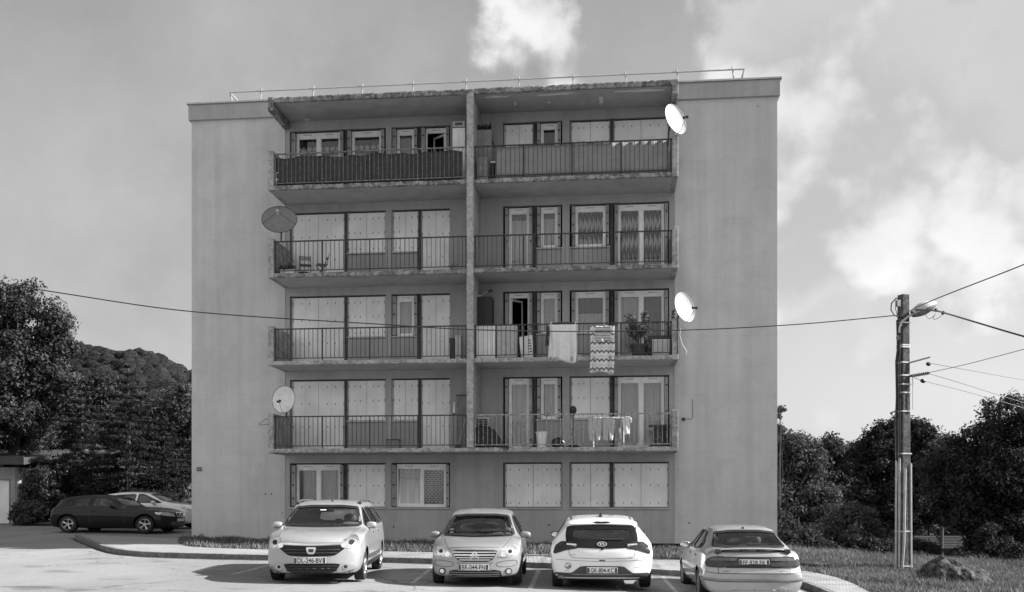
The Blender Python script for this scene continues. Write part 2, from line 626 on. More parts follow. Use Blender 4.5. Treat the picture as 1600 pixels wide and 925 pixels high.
M['dish_grey'] = pm('dish_grey', .62, .5, var=.06)
M['dish_dark'] = pm('dish_dark', .17, .5, var=.08)
M['chrome'] = pm('chrome', .80, .12, 1., var=.03)
M['rubber'] = pm('tyre_rubber', .018, .8, var=.2)
M['alloy'] = pm('alloy', .50, .3, .9, var=.05)
M['cloth_white'] = pm('white_cloth', .66, .95, var=.05, scale=8, bump=.3, bscale=140)
M['rock'] = worn_concrete('rock', .060, .35, 1.9)
M['tile_roof'] = pm('tile_roof', .05, .95, spec=0., var=.25, scale=4)
# ------------------------------------------------------------------ terrain
LAT = [(-40, .40), (-25, .32), (-10, .20), (-4, .07), (0, -.03), (2, -.09), (4.5, -.24), (8, -.40), (12, -.60), (40, -1.4)]
FAC = [(-40, .42), (-25, .36), (-10, .27), (0, .18), (5, .10), (8, -.10), (11, -.36), (14, -.56), (17, -.72), (40, -1.8)]


def smooth(a, b, x):
    t = min(1., max(0., (x - a) / (b - a)))
    return t * t * (3 - 2 * t)


def g(X, Y):
    """ground height of the asphalt surface"""
    a = interp(X, LAT) - .02 * max(0., min(9., 16 - Y)) * 0.5
    b = interp(X, FAC)
    z = a + (b - a) * smooth(19.5, 31, Y)
    z += smooth(31, 40, Y) * .22 * smooth(-6, -12, X)
    z -= smooth(31, 52, Y) * 4.2 * smooth(6, 13, X)
    z += smooth(60, 140, Y) * (6.0 * smooth(0, -30, X) - 3. * smooth(0, 30, X))
    return z


def axis_steps(lims):
    out = []
    for a, b, st in lims:
        n = max(1, int(round((b - a) / st)))
        out += [a + (b - a) * i / n for i in range(n)]
    return out + [lims[-1][1]]


def sheet(name, xs, ys, fz, mat, parent=None, inside=None):
    m = MB()
    idx = {}
    for i, x in enumerate(xs):
        for j, y in enumerate(ys):
            idx[i, j] = len(m.v); m.v.append((x, y, fz(x, y)))
    for i in range(len(xs) - 1):
        for j in range(len(ys) - 1):
            if inside and not inside((xs[i] + xs[i + 1]) / 2, (ys[j] + ys[j + 1]) / 2):
                continue
            m.f.append((idx[i, j], idx[i + 1, j], idx[i + 1, j + 1], idx[i, j + 1])); m.m.append(0)
    return m.build(name, mat, parent, smooth=True, fix=False)


XS = axis_steps([(-900, -100, 80), (-100, -40, 10), (-40, -20, 2), (-20, 20, .5), (20, 44, 2), (44, 100, 10), (100, 900, 80)])
YS = axis_steps([(-300, -20, 40), (-20, 4, 4), (4, 46, .5), (46, 80, 3), (80, 200, 10), (200, 1600, 100)])
tag(sheet('ground', XS, YS, lambda x, y: g(x, y) - .03 - .25 * smooth(60, 70, abs(y - 20)), M['soil']), kind='structure')
XR = axis_steps([(-60, -20, 2), (-20, 16, .5), (16, 30, 2)])
YR = axis_steps([(-12, 4, 2), (4, 50, .5), (50, 62, 2)])
tag(sheet('road', XR, YR, lambda x, y: g(x, y), M['asphalt'], inside=lambda x, y: not (x > 8.2 and y > 25.5) and y < 46 - 4.5 * smooth(-26, -20, x)), kind='structure')

# kerb line and the strip of paving behind it
KERB = [(-15.2, 33.4), (-13.6, 30.6), (-12.0, 27.8), (-10.6, 25.6), (-9.7, 24.75), (-8.6, 24.35), (-6.1, 24.2), (-2.3, 24.15), (.6, 23.5), (3.7, 22.95),
        (5.9, 22.7), (6.55, 22.2), (6.62, 21.2), (6.5, 19.6), (6.2, 16), (5.9, 11), (5.6, 4)]
LAWN = [(-10.9, 31.6), (-10.35, 29.6), (-9.6, 27.9), (-8.95, 26.9), (-6.6, 26.2), (-2.5, 26.2), (.87, 26.0), (4.5, 25.9), (6.4, 25.2), (7.6, 24.5), (7.95, 23.2),
        (7.7, 21.0), (7.3, 19.2), (6.9, 16), (6.7, 11), (6.4, 4)]


def resample(pts, n):
    pts = [Vector(p) for p in pts]
    d = [0]
    for a, b in zip(pts, pts[1:]):
        d.append(d[-1] + (b - a).length)
    out = []
    for i in range(n):
        t = d[-1] * i / (n - 1)
        for k in range(len(pts) - 1):
            if t <= d[k + 1] + 1e-9:
                f = (t - d[k]) / max(1e-9, d[k + 1] - d[k])
                out.append(pts[k].lerp(pts[k + 1], f)); break
    return out


def chaikin(pts, it=2, q=.25, closed=False):
    pts = [Vector(p) for p in pts]
    for _ in range(it):
        o = [] if closed else [pts[0]]
        n = len(pts)
        for i in range(n if closed else n - 1):
            a, b = pts[i], pts[(i + 1) % n]
            o += [a.lerp(b, q), a.lerp(b, 1 - q)]
        if not closed:
            o.append(pts[-1])
        pts = o
    return pts


KH = .13
NK = 170
kl = resample(chaikin(KERB, 2), NK)
ll = resample(chaikin(LAWN, 2), NK)


def offs(pts, d):
    o = []
    for i, p in enumerate(pts):
        t = (pts[min(i + 1, len(pts) - 1)] - pts[max(0, i - 1)]).normalized()
        o.append(p + Vector((-t.y, t.x)) * d)      # towards the building side
    return o


ki = offs(kl, .14)
m = MB()
for i in range(NK - 1):
    if i % 6 == 5:       # joint between two kerb stones
        j0, j1 = .02, .0
    a, b, c, d = kl[i], kl[i + 1], ki[i + 1], ki[i]
    hh = KH + (.006 if (i // 6) % 2 else 0)
    za, zb = g(a.x, a.y), g(b.x, b.y)
    vs = [(a.x, a.y, za - .1), (b.x, b.y, zb - .1), (c.x, c.y, zb - .1), (d.x, d.y, za - .1)]
    vs += [(x, y, (za if k in (0, 3) else zb) + hh) for k, (x, y) in enumerate(((a.x, a.y), (b.x, b.y), (c.x, c.y), (d.x, d.y)))]
    fs = [(4, 5, 6, 7), (0, 1, 5, 4), (2, 3, 7, 6)]
    if i % 6 == 0: fs.append((3, 0, 4, 7))
    if i % 6 == 5: fs.append((1, 2, 6, 5))
    m.add(vs, fs)
tag(m.build('kerb', M['kerb']), kind='structure')
m = MB()
for i in range(NK - 1):
    for j in range(6):
        q = []
        for (ii, jj) in ((i, j), (i + 1, j), (i + 1, j + 1), (i, j + 1)):
            p = ki[ii].lerp(ll[ii], jj / 6)
            q.append((p.x, p.y, g(kl[ii].x, kl[ii].y) * (1 - jj / 6) + g(ll[ii].x, ll[ii].y) * jj / 6 + KH - .008))
        m.add(q, [(0, 1, 2, 3)], 1 if kl[i].x > -8 else 0)
tag(m.build('pavement', [M['pave'], M['pavers']], fix=False), kind='structure')
# dirt and dry leaves along the gutter are a thin strip on the road
m = MB()
go = offs(kl, -.22)
for i in range(NK - 1):
    j = .5 + .5 * math.sin(i * 1.3) * math.sin(i * .37)
    a, b = kl[i], kl[i + 1]
    c, d = a.lerp(go[i], .5 + j * .4), b.lerp(go[i + 1], .5 + (.5 + .5 * math.sin((i + 1) * 1.3) * math.sin((i + 1) * .37)) * .4)
    m.add([(p.x, p.y, g(p.x, p.y) + .004) for p in (a, b, d, c)], [(0, 1, 2, 3)])
tag(m.build('gutter', M['soil'], fix=False), kind='structure')

# lawn: everything behind the paving
LP = [(p.x, p.y) for p in ll]


def in_poly(x, y, poly):
    c = False
    n = len(poly)
    j = n - 1
    for i in range(n):
        xi, yi = poly[i]; xj, yj = poly[j]
        if (yi > y) != (yj > y) and x < (xj - xi) * (y - yi) / (yj - yi) + xi:
            c = not c
        j = i
    return c


def hum(x, y):
    return .05 * math.sin(x * 1.7 + y) * math.sin(y * 1.3 - x * .4) + .04 * math.sin(x * .7) * math.cos(y * .9)


def lawn_z(x, y):
    e = smooth(0, 3.5, (x - 7.5)) * smooth(33, 27, y)
    return g(x, y) + KH - .012 + e * (.10 + hum(x, y))


LAWNPOLY = LP + [(60, 4), (60, 60), (9.0, 60), (-10.9, 60)]
edge = [p.to_tuple() for p in ll]
mv = [Vector(p) for p in edge] + [Vector((30, 4)), Vector((30, 45)), Vector((9.5, 45)), Vector((-10.9, 33))]
nb = len(mv)
inner = []
for x in np.arange(-10.5, 29.6, .5):
    for y in np.arange(4.5, 44.8, .5):
        if in_poly(x, y, [(p.x, p.y) for p in mv]):
            dmin = min((abs(p.x - x) + abs(p.y - y)) for p in ll)
            if dmin > .3 and not (y > 33.2 and x < 9):
                inner.append(Vector((x, y)))
vo, eo, fo, *_ = delaunay_2d_cdt(mv + inner, [], [list(range(nb))], 1, 1e-5)
m = MB()
m.add([(v.x, v.y, lawn_z(v.x, v.y)) for v in vo], fo)
tag(m.build('lawn', M['turf'], smooth=True, fix=False), kind='structure')

# painted bay lines
m = MB()


def stripe(x0, y0, x1, y1, w=.1):
    n = 12
    d = Vector((x1 - x0, y1 - y0)).normalized()
    nn = Vector((-d.y, d.x)) * w / 2
    for i in range(n):
        a = Vector((x0, y0)).lerp(Vector((x1, y1)), i / n); b = Vector((x0, y0)).lerp(Vector((x1, y1)), (i + 1) / n)
        m.add([(p.x, p.y, g(p.x, p.y) + .005) for p in (a - nn, b - nn, b + nn, a + nn)], [(0, 1, 2, 3)])


for x0, y0, x1, y1 in ((3.55, 22.6, 3.15, 17.2), (.65, 23.2, .35, 18.6), (-1.9, 23.9, -2.0, 19.2), (-5.7, 23.9, -5.9, 20.2), (6.3, 22.0, 5.95, 16.5)):
    stripe(x0, y0, x1, y1)
tag(m.build('road_marking', M['line'], fix=False), kind='structure')

# grass blades (one mass nobody could count)


def blades(name, region, n, hmin, hmax, seed, mat, wide=.014):
    rg = np.random.default_rng(seed)
    pts = []
    while len(pts) < n:
        p = region(rg)
        if p is not None:
            pts.append(p)
    pts = np.array(pts)
    k = len(pts)
    zs = np.array([lawn_z(x, y) for x, y, _ in pts])
    h = (hmin + (hmax - hmin) * rg.random(k) ** 2) * pts[:, 2]
    a = rg.random(k) * 2 * np.pi
    w = wide * (.6 + .9 * rg.random(k))
    lean = h * (.15 + .6 * rg.random(k))
    la = rg.random(k) * 2 * np.pi
    v = np.zeros((k, 5, 3))
    dx, dy = np.cos(a) * w, np.sin(a) * w
    lx, ly = np.cos(la) * lean, np.sin(la) * lean
    for i, (s_, hh, ll_) in enumerate(((-1, 0, 0), (1, 0, 0), (-.8, .6, .35), (.8, .6, .35), (0, 1, 1))):
        v[:, i, 0] = pts[:, 0] + dx * s_ + lx * ll_
        v[:, i, 1] = pts[:, 1] + dy * s_ + ly * ll_
        v[:, i, 2] = zs - .01 + h * hh
    b = np.arange(k)[:, None] * 5
    tri = np.concatenate([b + [0, 1, 3], b + [0, 3, 2], b + [2, 3, 4]], 1).reshape(-1, 3)
    return np_mesh(name, v.reshape(-1, 3), tri, mat, np.repeat(.55 + .9 * rg.random(k), 5))


def np_mesh(name, v, tri, mat, tone=None, parent=None):
    me = bpy.data.meshes.new(name)
    me.vertices.add(len(v)); me.vertices.foreach_set('co', v.astype(np.float32).ravel())
    k = tri.shape[1]
    me.loops.add(tri.size); me.loops.foreach_set('vertex_index', tri.astype(np.int32).ravel())
    me.polygons.add(len(tri))
    me.polygons.foreach_set('loop_start', np.arange(0, tri.size, k, dtype=np.int32))
    me.polygons.foreach_set('loop_total', np.full(len(tri), k, dtype=np.int32))
    if tone is not None:
        at = me.attributes.new('tone', 'FLOAT', 'POINT')
        at.data.foreach_set('value', tone.astype(np.float32))
    me.update(calc_edges=True)
    me.validate()
    me.materials.append(mat)
    o = bpy.data.objects.new(name, me)
    COL.objects.link(o)
    if parent: o.parent = parent
    return o


M['grass'] = leaf_mat('grass_blades', .13, .3, .6)


def reg_strip(rg):
    x = rg.uniform(-10.9, 8.2); y = rg.uniform(25.7, 31.4)
    if not in_poly(x, y, LAWNPOLY): return None
    s = (x * BC - (y - BD) * BS); d = x * BS + (y - BD) * BC
    if d > -.04 and -10.45 < s < 8.1: return None
    return x, y, .6 + .8 * (.5 + .5 * math.sin(x * 3.1 + y * 2) * math.sin(x * 1.3))


BOULDER = (10.62, 23.2)


def reg_right(rg):
    x = rg.uniform(6.6, 22); y = rg.uniform(12, 33)
    if rg.random() > (16 / max(16., y * 1.)) * 1.0 + .2: return None
    if x > 9 + (y - 12) * .56 or not in_poly(x, y, LAWNPOLY): return None
    if ((x - BOULDER[0]) / .7)**2 + ((y - BOULDER[1]) / .45)**2 < 1: return None
    pt = .5 + .5 * math.sin(x * 2.3 + math.sin(y * 1.7)) * math.sin(y * 2.1 + x * .6)
    return x, y, .55 + .7 * pt + 1.6 * smooth(28, 31, y)


tag(blades('grass', reg_strip, 30000, .05, .17, 3, M['grass']), kind='stuff')
tag(blades('meadow_grass', reg_right, 95000, .035, .15, 5, M['grass'], .010), kind='stuff')
# ------------------------------------------------------------------ the apartment block
B = thing('apartment_building', 'five storey grey rendered apartment block with two columns of balconies and white folding shutters', 'building', (0, BD, 0), -BT)
ST = 2.69                                  # storey height
S0, S1 = LS(299.5), LS(1214.5)             # facade ends
C0, C1 = LS(445.5), LS(1054)               # the darker middle strip
ZB, ZR, ZP = .33, 14.02, 14.58             # wall foot, band underside, parapet top
BDEP = 11.0
ZW0, ZW1 = 1.44, 2.86                      # ground-floor window sill and head
ZS = [3.12 + ST * i for i in range(4)]     # slab undersides of the four balconies
SLT = .13
BF = -1.49                                 # balcony front plane


def wall_mesh(name, s0, s1, z0, z1, holes, mat, depth=.28, y=0.0, reveal=None):
    xs = sorted(set([s0, s1] + [h[0] for h in holes] + [h[1] for h in holes]))
    zs = sorted(set([z0, z1] + [h[2] for h in holes] + [h[3] for h in holes]))
    m = MB()
    for a, b in zip(xs, xs[1:]):
        for c, d in zip(zs, zs[1:]):
            cx, cz = (a + b) / 2, (c + d) / 2
            if any(h[0] < cx < h[1] and h[2] < cz < h[3] for h in holes):
                continue
            m.add([(a, y, c), (b, y, c), (b, y, d), (a, y, d)], [(0, 1, 2, 3)])
            m.add([(a, y + depth, c), (b, y + depth, c), (b, y + depth, d), (a, y + depth, d)], [(3, 2, 1, 0)])
    for h in holes:
        a, b, c, d = h[:4]
        m.add([(a, y, c), (a, y + depth, c), (a, y + depth, d), (a, y, d)], [(0, 1, 2, 3)])
        m.add([(b, y, c), (b, y + depth, c), (b, y + depth, d), (b, y, d)], [(3, 2, 1, 0)])
        m.add([(a, y, d), (a, y + depth, d), (b, y + depth, d), (b, y, d)], [(0, 1, 2, 3)])
        m.add([(a, y, c), (a, y + depth, c), (b, y + depth, c), (b, y, c)], [(3, 2, 1, 0)])
    return m.build(name, mat, B, fix=False)


# openings (left bay: two wide openings, right bay: two)
OP = [(LS(452.5), LS(602.5)), (LS(611.5), LS(703)), (LS(786), LS(878.5)), (LS(890), LS(1045.5))]
holes = [(a, b, ZW0, ZW1) for a, b in OP]
for k in range(1, 5):
    zt, zf = ZW1 + ST * k, ZS[k - 1] + SLT + .03
    if k == 4:
        zt -= .06
    holes += [(a, b, zf, zt) for a, b in OP]
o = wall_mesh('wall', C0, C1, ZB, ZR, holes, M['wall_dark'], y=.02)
o['label'] = 'darker grey rendered wall behind the balconies'
m = MB()
for a, b in ((S0, C0), (C1, S1)):
    m.box(a, b, 0, .3, ZB, ZR)
m.box(S0, S0 + .3, .3, BDEP, ZB, ZR); m.box(S1 - .3, S1, .3, BDEP, ZB, ZR); m.box(S0 + .3, S1 - .3, BDEP - .3, BDEP, ZB, ZR)
m.build('wall', M['wall'], B)
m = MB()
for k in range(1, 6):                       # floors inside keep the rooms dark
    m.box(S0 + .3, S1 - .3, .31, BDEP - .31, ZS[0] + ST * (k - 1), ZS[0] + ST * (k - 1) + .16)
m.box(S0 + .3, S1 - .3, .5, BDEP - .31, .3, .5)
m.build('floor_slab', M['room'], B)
m = MB()
m.box(S0 + .05, S1 - .05, .06, BDEP - .05, -1.2, ZB)
m.build('plinth', M['plinth'], B)
m = MB()
m.box(S0 - .08, S1 + .08, -.08, .25, ZR, ZP - .06); m.box(S0 - .08, S0 + .25, .25, BDEP, ZR, ZP - .06)
m.box(S1 - .25, S1 + .08, .25, BDEP, ZR, ZP - .06); m.box(S0 + .25, S1 - .25, BDEP - .25, BDEP + .08, ZR, ZP - .06)
pa = m.build('parapet', M['parapet'], B, bevel=.012)
m = MB()
m.box(S0 - .13, S1 + .13, -.13, .3, ZP - .06, ZP); m.box(S0 - .13, S0 + .3, .3, BDEP, ZP - .06, ZP); m.box(S1 - .3, S1 + .13, .3, BDEP, ZP - .06, ZP)
m.build('coping', M['coping'], pa, bevel=.01)
m = MB(); m.box(S0 + .25, S1 - .25, .25, BDEP - .25, ZR - .1, ZR + .05); m.build('roof', M['roofing'], B)
# roof guard rail
m = MB()
zr = 15.14
ys_ = .55
ends = (LS(364, ys_), LS(1158, ys_))
posts = [LS(u, ys_) for u in (407, 489, 565.5, 645, 728, 811, 895.5, 977.5, 1058.5, 1145.5)]
m.tube([(ends[0] - .1, ys_, zr), (ends[1] + .1, ys_, zr)], .024, 6)
for k, s_ in enumerate(posts):
    lean = (.14 - .28 * k / 9)
    m.tube([(s_ - lean, ys_ + .15, ZR + .05), (s_ + lean * .2, ys_, zr + .10)], .026, 6)
for e, sg in ((ends[0], -1), (ends[1], 1)):
    m.tube([(e + sg * .1, ys_, zr), (e + sg * .1, ys_ + 3.4, zr)], .024, 6)
    m.tube([(e - sg * .12, ys_ + .1, ZR + .05), (e + sg * .1, ys_, zr)], .026, 6)
m.build('roof_railing', M['white_steel'], B, smooth=True)

# ---- canopy over the top balconies
A0, A1 = LS(419, BF), LS(1059.5, BF)        # balcony ends
ZC = 13.87
nrm = MB()


def rough_slab(name, a, b, y0, y1, z0, z1, mats, seed, nchip=24):
    """slab whose front edge is chipped and uneven"""
    rr = random.Random(seed)
    m = MB()
    n = 150
    xs = [a + (b - a) * i / n for i in range(n + 1)]
    jt = [rr.uniform(-.003, .003) for _ in xs]
    jb = [rr.uniform(-.004, .004) for _ in xs]
    jy = [rr.uniform(-.008, .008) for _ in xs]
    for _ in range(nchip):
        c = rr.randrange(n); w = rr.randrange(1, 6); d = rr.uniform(.003, .011)
        for i in range(max(0, c - w), min(n, c + w)):
            (jt if rr.random() < .75 else jb)[i] += -d if rr.random() < .75 else d
            jy[i] += d * .6
    vs, fs = [], []
    for i, x in enumerate(xs):
        vs += [(x, y0 + jy[i] + .012, z1 + jt[i]), (x, y0 + jy[i], z1 - .03 + jt[i]), (x, y0 + jy[i], z0 + .02 + jb[i]), (x, y0 + .015 + jy[i], z0 + jb[i] * .6),
               (x, y0 + .09, z0), (x, y1, z0), (x, y0 + .09, z1), (x, y1, z1)]
    for i in range(n):
        p, q = i * 8, i * 8 + 8
        fs += [(p, q, q + 1, p + 1), (p + 1, q + 1, q + 2, p + 2), (p + 2, q + 2, q + 3, p + 3), (p + 3, q + 3, q + 4, p + 4)]
        fs += [(p + 6, q + 6, q, p), (p + 7, q + 7, q + 6, p + 6)]
    m.add(vs, fs, 0)
    fs2 = []
    for i in range(n):
        p, q = i * 8, i * 8 + 8
        fs2.append((p + 4, q + 4, q + 5, p + 5))
    m.f += fs2; m.m += [1] * len(fs2)
    for p in (0, n * 8):
        m.f.append((p, p + 1, p + 2, p + 3, p + 4, p + 5, p + 7, p + 6)); m.m.append(0)
    o = m.build(name, mats, B)
    return o


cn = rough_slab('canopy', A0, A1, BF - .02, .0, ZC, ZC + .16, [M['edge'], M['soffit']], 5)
for s_, sg in ((A0, 1), (A1, -1)):
    m = MB(); x0, x1 = sorted((s_ - sg * .004, s_ + sg * .17))
    m.prism([(BF - .03, ZC - .26), (-.002, ZC - .26), (-.002, ZC + .15), (BF - .03, ZC + .168)], x0, x1, axis='X')
    m.build('end_beam', M['edge'], cn, bevel=.015)
# flaked paint patches under the canopy: bare paler concrete, 3 mm proud
M['flake'] = pm('bare_plaster', .62, .9, var=.1)
for (u, v, w, h, sd) in ((939, 158, .16, .36, 1), (805, 163, .10, .12, 2), (858, 166, .09, .10, 3), (868, 146, 1.3, .10, 4), (1000, 140, 1.6, .10, 5), (480, 172, .22, .08, 6), (775, 152, 1.0, .09, 7)):
    rr = random.Random(sd)
    k = (u - 800) / FPX
    yy = BF + .1 + (1.3 if v > 170 else (.75 if v > 157 else .18))
    sx = LS(u, yy)
    pl = []
    nn = 18
    for i in range(nn):
        a = 2 * math.pi * i / nn
        q = rr.uniform(.6, 1.1)
        pl.append((sx + math.cos(a) * w * .5 * q, yy + math.sin(a) * h * q))
    m = MB(); m.prism(pl, ZC - .003, ZC + .001, axis='Z')
    m.build('flaked_patch', M['flake'], cn)

# ---- partition between the two columns of balconies
PW0, PW1 = LS(729.3, BF), LS(740.2, BF)
m = MB()
m.box(PW0, PW1, BF - .05, .0, ZS[0] + SLT, ZC - .003)
pw = m.build('partition_wall', worn_concrete('partition_render', .36, .72, 1.15), B, bevel=.02)
# ---- balconies
RH = 1.0                                   # rail height over the slab


def railing(par, x0, x1, z, mat, step=.135, seed=0):
    rr = random.Random(seed)
    y = BF + .06
    m = MB()
    m.box(x0, x1, y - .02, y + .02, z + RH - .035, z + RH)
    m.box(x0 + .02, x1 - .02, y - .012, y + .012, z + .07, z + .095)
    n = int((x1 - x0) / step)
    posts = max(2, int(round((x1 - x0) / 1.65)))
    for i in range(1, n):
        x = x0 + (x1 - x0) * i / n + rr.uniform(-.004, .004)
        m.box(x - .0075, x + .0075, y - .0075, y + .0075, z + .096, z + RH - .036)
    for i in range(posts + 1):
        x = x0 + .03 + (x1 - x0 - .06) * i / posts
        m.box(x - .016, x + .016, y + .0125, y + .032, z - .02, z + RH - .036)
    return m.build('railing', mat, par)


BAL = {}
for k in range(4):
    z0, z1 = ZS[k], ZS[k] + SLT
    for side, (a, b) in (('L', (A0, PW0)), ('R', (PW1, A1))):
        lo, hi = (a, PW1 - .11) if side == 'L' else (PW1 - .105, b)
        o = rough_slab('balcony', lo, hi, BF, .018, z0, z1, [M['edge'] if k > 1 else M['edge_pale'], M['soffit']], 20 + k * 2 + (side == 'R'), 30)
        BAL[k, side] = o
        m = MB()
        e0, e1 = (a, a + .17) if side == 'L' else (b - .17, b)
        m.box(e0 - (.004 if side == 'L' else 0), e1 + (.004 if side == 'R' else 0), BF - .01, -.002, z1 - .14 + .003, z1 + 1.08)
        m.build('end_panel', M['edge_pale'], o, bevel=.014)
        pale = (k == 0 and side == 'R')
        railing(o, *((a + .175, PW0 - .004) if side == 'L' else (PW1 + .004, b - .175)), z1, M['rail_pale'] if pale else (M['rail_mid'] if k == 3 and side == 'L' else M['rail']), .135, k)


# ---- windows and shutters
def closed_shutter(x0, x1, z0, z1, cols, rows, y=.11):
    """pair of folding panels with rows of dark slots"""
    wd = MB()
    wd.box(x0 - .035, x0, y - .03, y + .04, z0, z1); wd.box(x1, x1 + .035, y - .03, y + .04, z0, z1)
    fr = wd.build('window_shutter', M['track'], B)
    mid = (x0 + x1) / 2
    for (a, b) in ((x0 + .004, mid - .004), (mid + .004, x1 - .004)):
        lf = MB()
        nf = cols // 2 + (0 if cols > 2 else 1)
        nf = max(2, nf)
        w = (b - a) / nf
        for i in range(nf):
            zig = .004 if i % 2 else 0
            lf.box(a + i * w + .0015, a + (i + 1) * w - .0015, y + zig, y + .02 + zig, z0 + .012, z1 - .01, 0)
        lf.box(a, b, y + .012, y + .018, z0 + .014, z1 - .012, 2)
        nc = cols // 2
        for i in range(nc):
            cx = a + (b - a) * (i + .5) / nc
            if cols == 4: cx += (.10 if i == 0 else -.10) * (b - a) * (1 if a < mid - .1 and b <= mid else 1)
            for r in range(rows):
                zz = z0 + (z1 - z0) * ((r + .0) / (rows - 1)) if rows > 1 else (z0 + z1) / 2
                zz = min(max(zz, z0 + .13), z1 - .19)
                lf.box(cx - .010, cx + .010, y - .004, y + .005, zz - .028, zz + .028, 1)
        for r in range(rows):       # hinges
            zz = min(max(z0 + (z1 - z0) * r / (rows - 1), z0 + .13), z1 - .19)
            ex = x0 + .01 if a < mid - .05 and b <= mid else x1 - .01
            lf.box(ex - .012, ex + .012, y - .006, y + .001, zz - .04, zz + .04, 1)
        lf.build('shutter_leaf', [M['shutter'], M['slot'], M['seam']], fr)
    return fr


def curtain(par, x0, x1, z0, z1, y, mat, waves=7, amp=.025, seed=1):
    m = MB()
    rr = random.Random(seed)
    ph = rr.uniform(0, 6)
    n = max(16, waves * 10)
    m.grid(n, 2, lambda a, b: (x0 + (x1 - x0) * a, y + amp * math.sin(2 * math.pi * waves * a + ph + .5 * math.sin(9 * a)) * (1.1 - .25 * b), z0 + (z1 - z0) * b))
    return m.build('curtain', mat, par, smooth=True, fix=False)


def open_window(x0, x1, z0, z1, sash=1, curt='white', cover=1.0, low=0.0, lever=False, open_leaf=None, y=.13, seed=0, sill_panel=True, top_dark=0.0, fold=True, casing=True, gap=0., low0=None):
    """glazed window with folded shutters at both sides"""
    f = MB()
    t = .055
    rs = .11 if fold else .02
    a, b = x0 + rs, x1 - rs
    zt = z1 - (.10 if casing else .02)
    f.box(a, b, y, y + .07, zt - t, z1 - .002)              # head with vent
    f.box(a, b, y, y + .07, z0, z0 + t)
    f.box(a, a + t, y, y + .07, z0 + t, zt - t); f.box(b - t, b, y, y + .07, z0 + t, zt - t)
    if sash == 2:
        c = (a + b) / 2
        f.box(c - .045, c + .045, y - .006, y + .066, z0 + t, zt - t)
    w = f.build('window', M['pvc'], B, bevel=.006)
    if casing:
        v = MB()
        nvent = sash
        for i in range(nvent):
            cx = a + (b - a) * (i + .5) / nvent
            v.box(cx - .14, cx + .14, y - .012, y + .001, z1 - .075, z1 - .055)
        v.build('air_vent', M['track'], w)
    if fold:
        for (p, q, sg) in ((x0 + .004, x0 + rs - .004, 1), (x1 - rs + .004, x1 - .004, -1)):
            fd = MB()
            n = 3
            for i in range(n):
                cx = p + (q - p) * (i + .5) / n
                fd.box(cx - .011, cx + .011, -.045 + .01 * i, y - .01, z0 + .02, z1 - .03)
            for zz in (z0 + .25, (z0 + z1) / 2, z1 - .3):
                fd.box(p + .02, q - .02, -.052, -.044, zz, zz + .05, 1)
            fd.build('folded_shutter', [M['track'], M['slot']], w)
    gi = []
    edges = [(a + t, b - t)] if sash == 1 else [(a + t, (a + b) / 2 - .045), ((a + b) / 2 + .045, b - t)]
    for i, (p, q) in enumerate(edges):
        if open_leaf is not None and open_leaf == i:
            continue
        s = MB()
        s.box(p, q, y + .025, y + .033, z0 + t, zt - t)
        s.build('pane', M['glass'], w)
        r = MB(); e = .035
        for bx in ((p, p + e, z0 + t, zt - t), (q - e, q, z0 + t, zt - t), (p + e, q - e, z0 + t, z0 + t + e), (p + e, q - e, zt - t - e, zt - t)):
            r.box(bx[0], bx[1], y + .012, y + .05, bx[2], bx[3])
        r.build('sash', M['pvc'], w, bevel=.004)
    if curt:
        mats = {'white': M['cur_white'], 'grey': M['cur_grey'], 'lace': M['cur_lace'], 'tile': M['cur_tile'], 'tilep': M['cur_tile_pale'], 'scal': M['cur_scal']}
        kinds = curt if isinstance(curt, (list, tuple)) else [curt] * len(edges)
        for i, (p, q) in enumerate(edges):
            if kinds[i] is None: continue
            zz1 = zt - t - (zt - t - z0) * top_dark
            curtain(w, p - .03 + (gap if i == 0 else 0), q + .03, z0 + (zt - z0) * (low if low0 is None or i else low0), zz1, y + .13, mats[kinds[i]], max(3, int((q - p) * 8)), .022, seed + i)
            if top_dark:
                curtain(w, p - .03, q + .03, zz1, zt - t, y + .16, M['cur_grey'], max(3, int((q - p) * 8)), .02, seed + 9 + i)
    return w


def channel(u0, u1, z0, z1):
    m = MB()
    m.box(LS(u0), LS(u1), .055, .26, z0, z1)
    return m.build('channel', M['channel'], B)


def head_strip(i, zt):
    m = MB()
    a, b = OP[i]
    m.box(a + .002, b - .002, .10, .27, zt - .035, zt - .003)  # dark strip: the shadow line under the lintel put into colour
    return m.build('lintel_shade', M['channel'], B)


def spandrel(x0, x1, z0, z1):
    m = MB(); m.box(x0, x1, .06, .22, z0, z1)
    s = m.build('spandrel', M['spandrel'], B)
    m = MB(); m.box(x0 - .01, x1 + .01, .0, .2, z1, z1 + .045)
    m.build('sill', M['track'], s, bevel=.006)


UA, UB, UC, UD = (456, 536.5), (543, 600.5), (613.5, 652), (658.5, 702)
UE, UF, UG, UH = (789, 832), (839, 876.5), (893, 952), (960, 1044)
cl = lambda uu, z0, z1, cols, rows: closed_shutter(LS(uu[0]), LS(uu[1]), z0, z1, cols, rows)
ow = lambda uu, z0, z1, **kw: open_window(LS(uu[0]), LS(uu[1]), z0, z1, **kw)

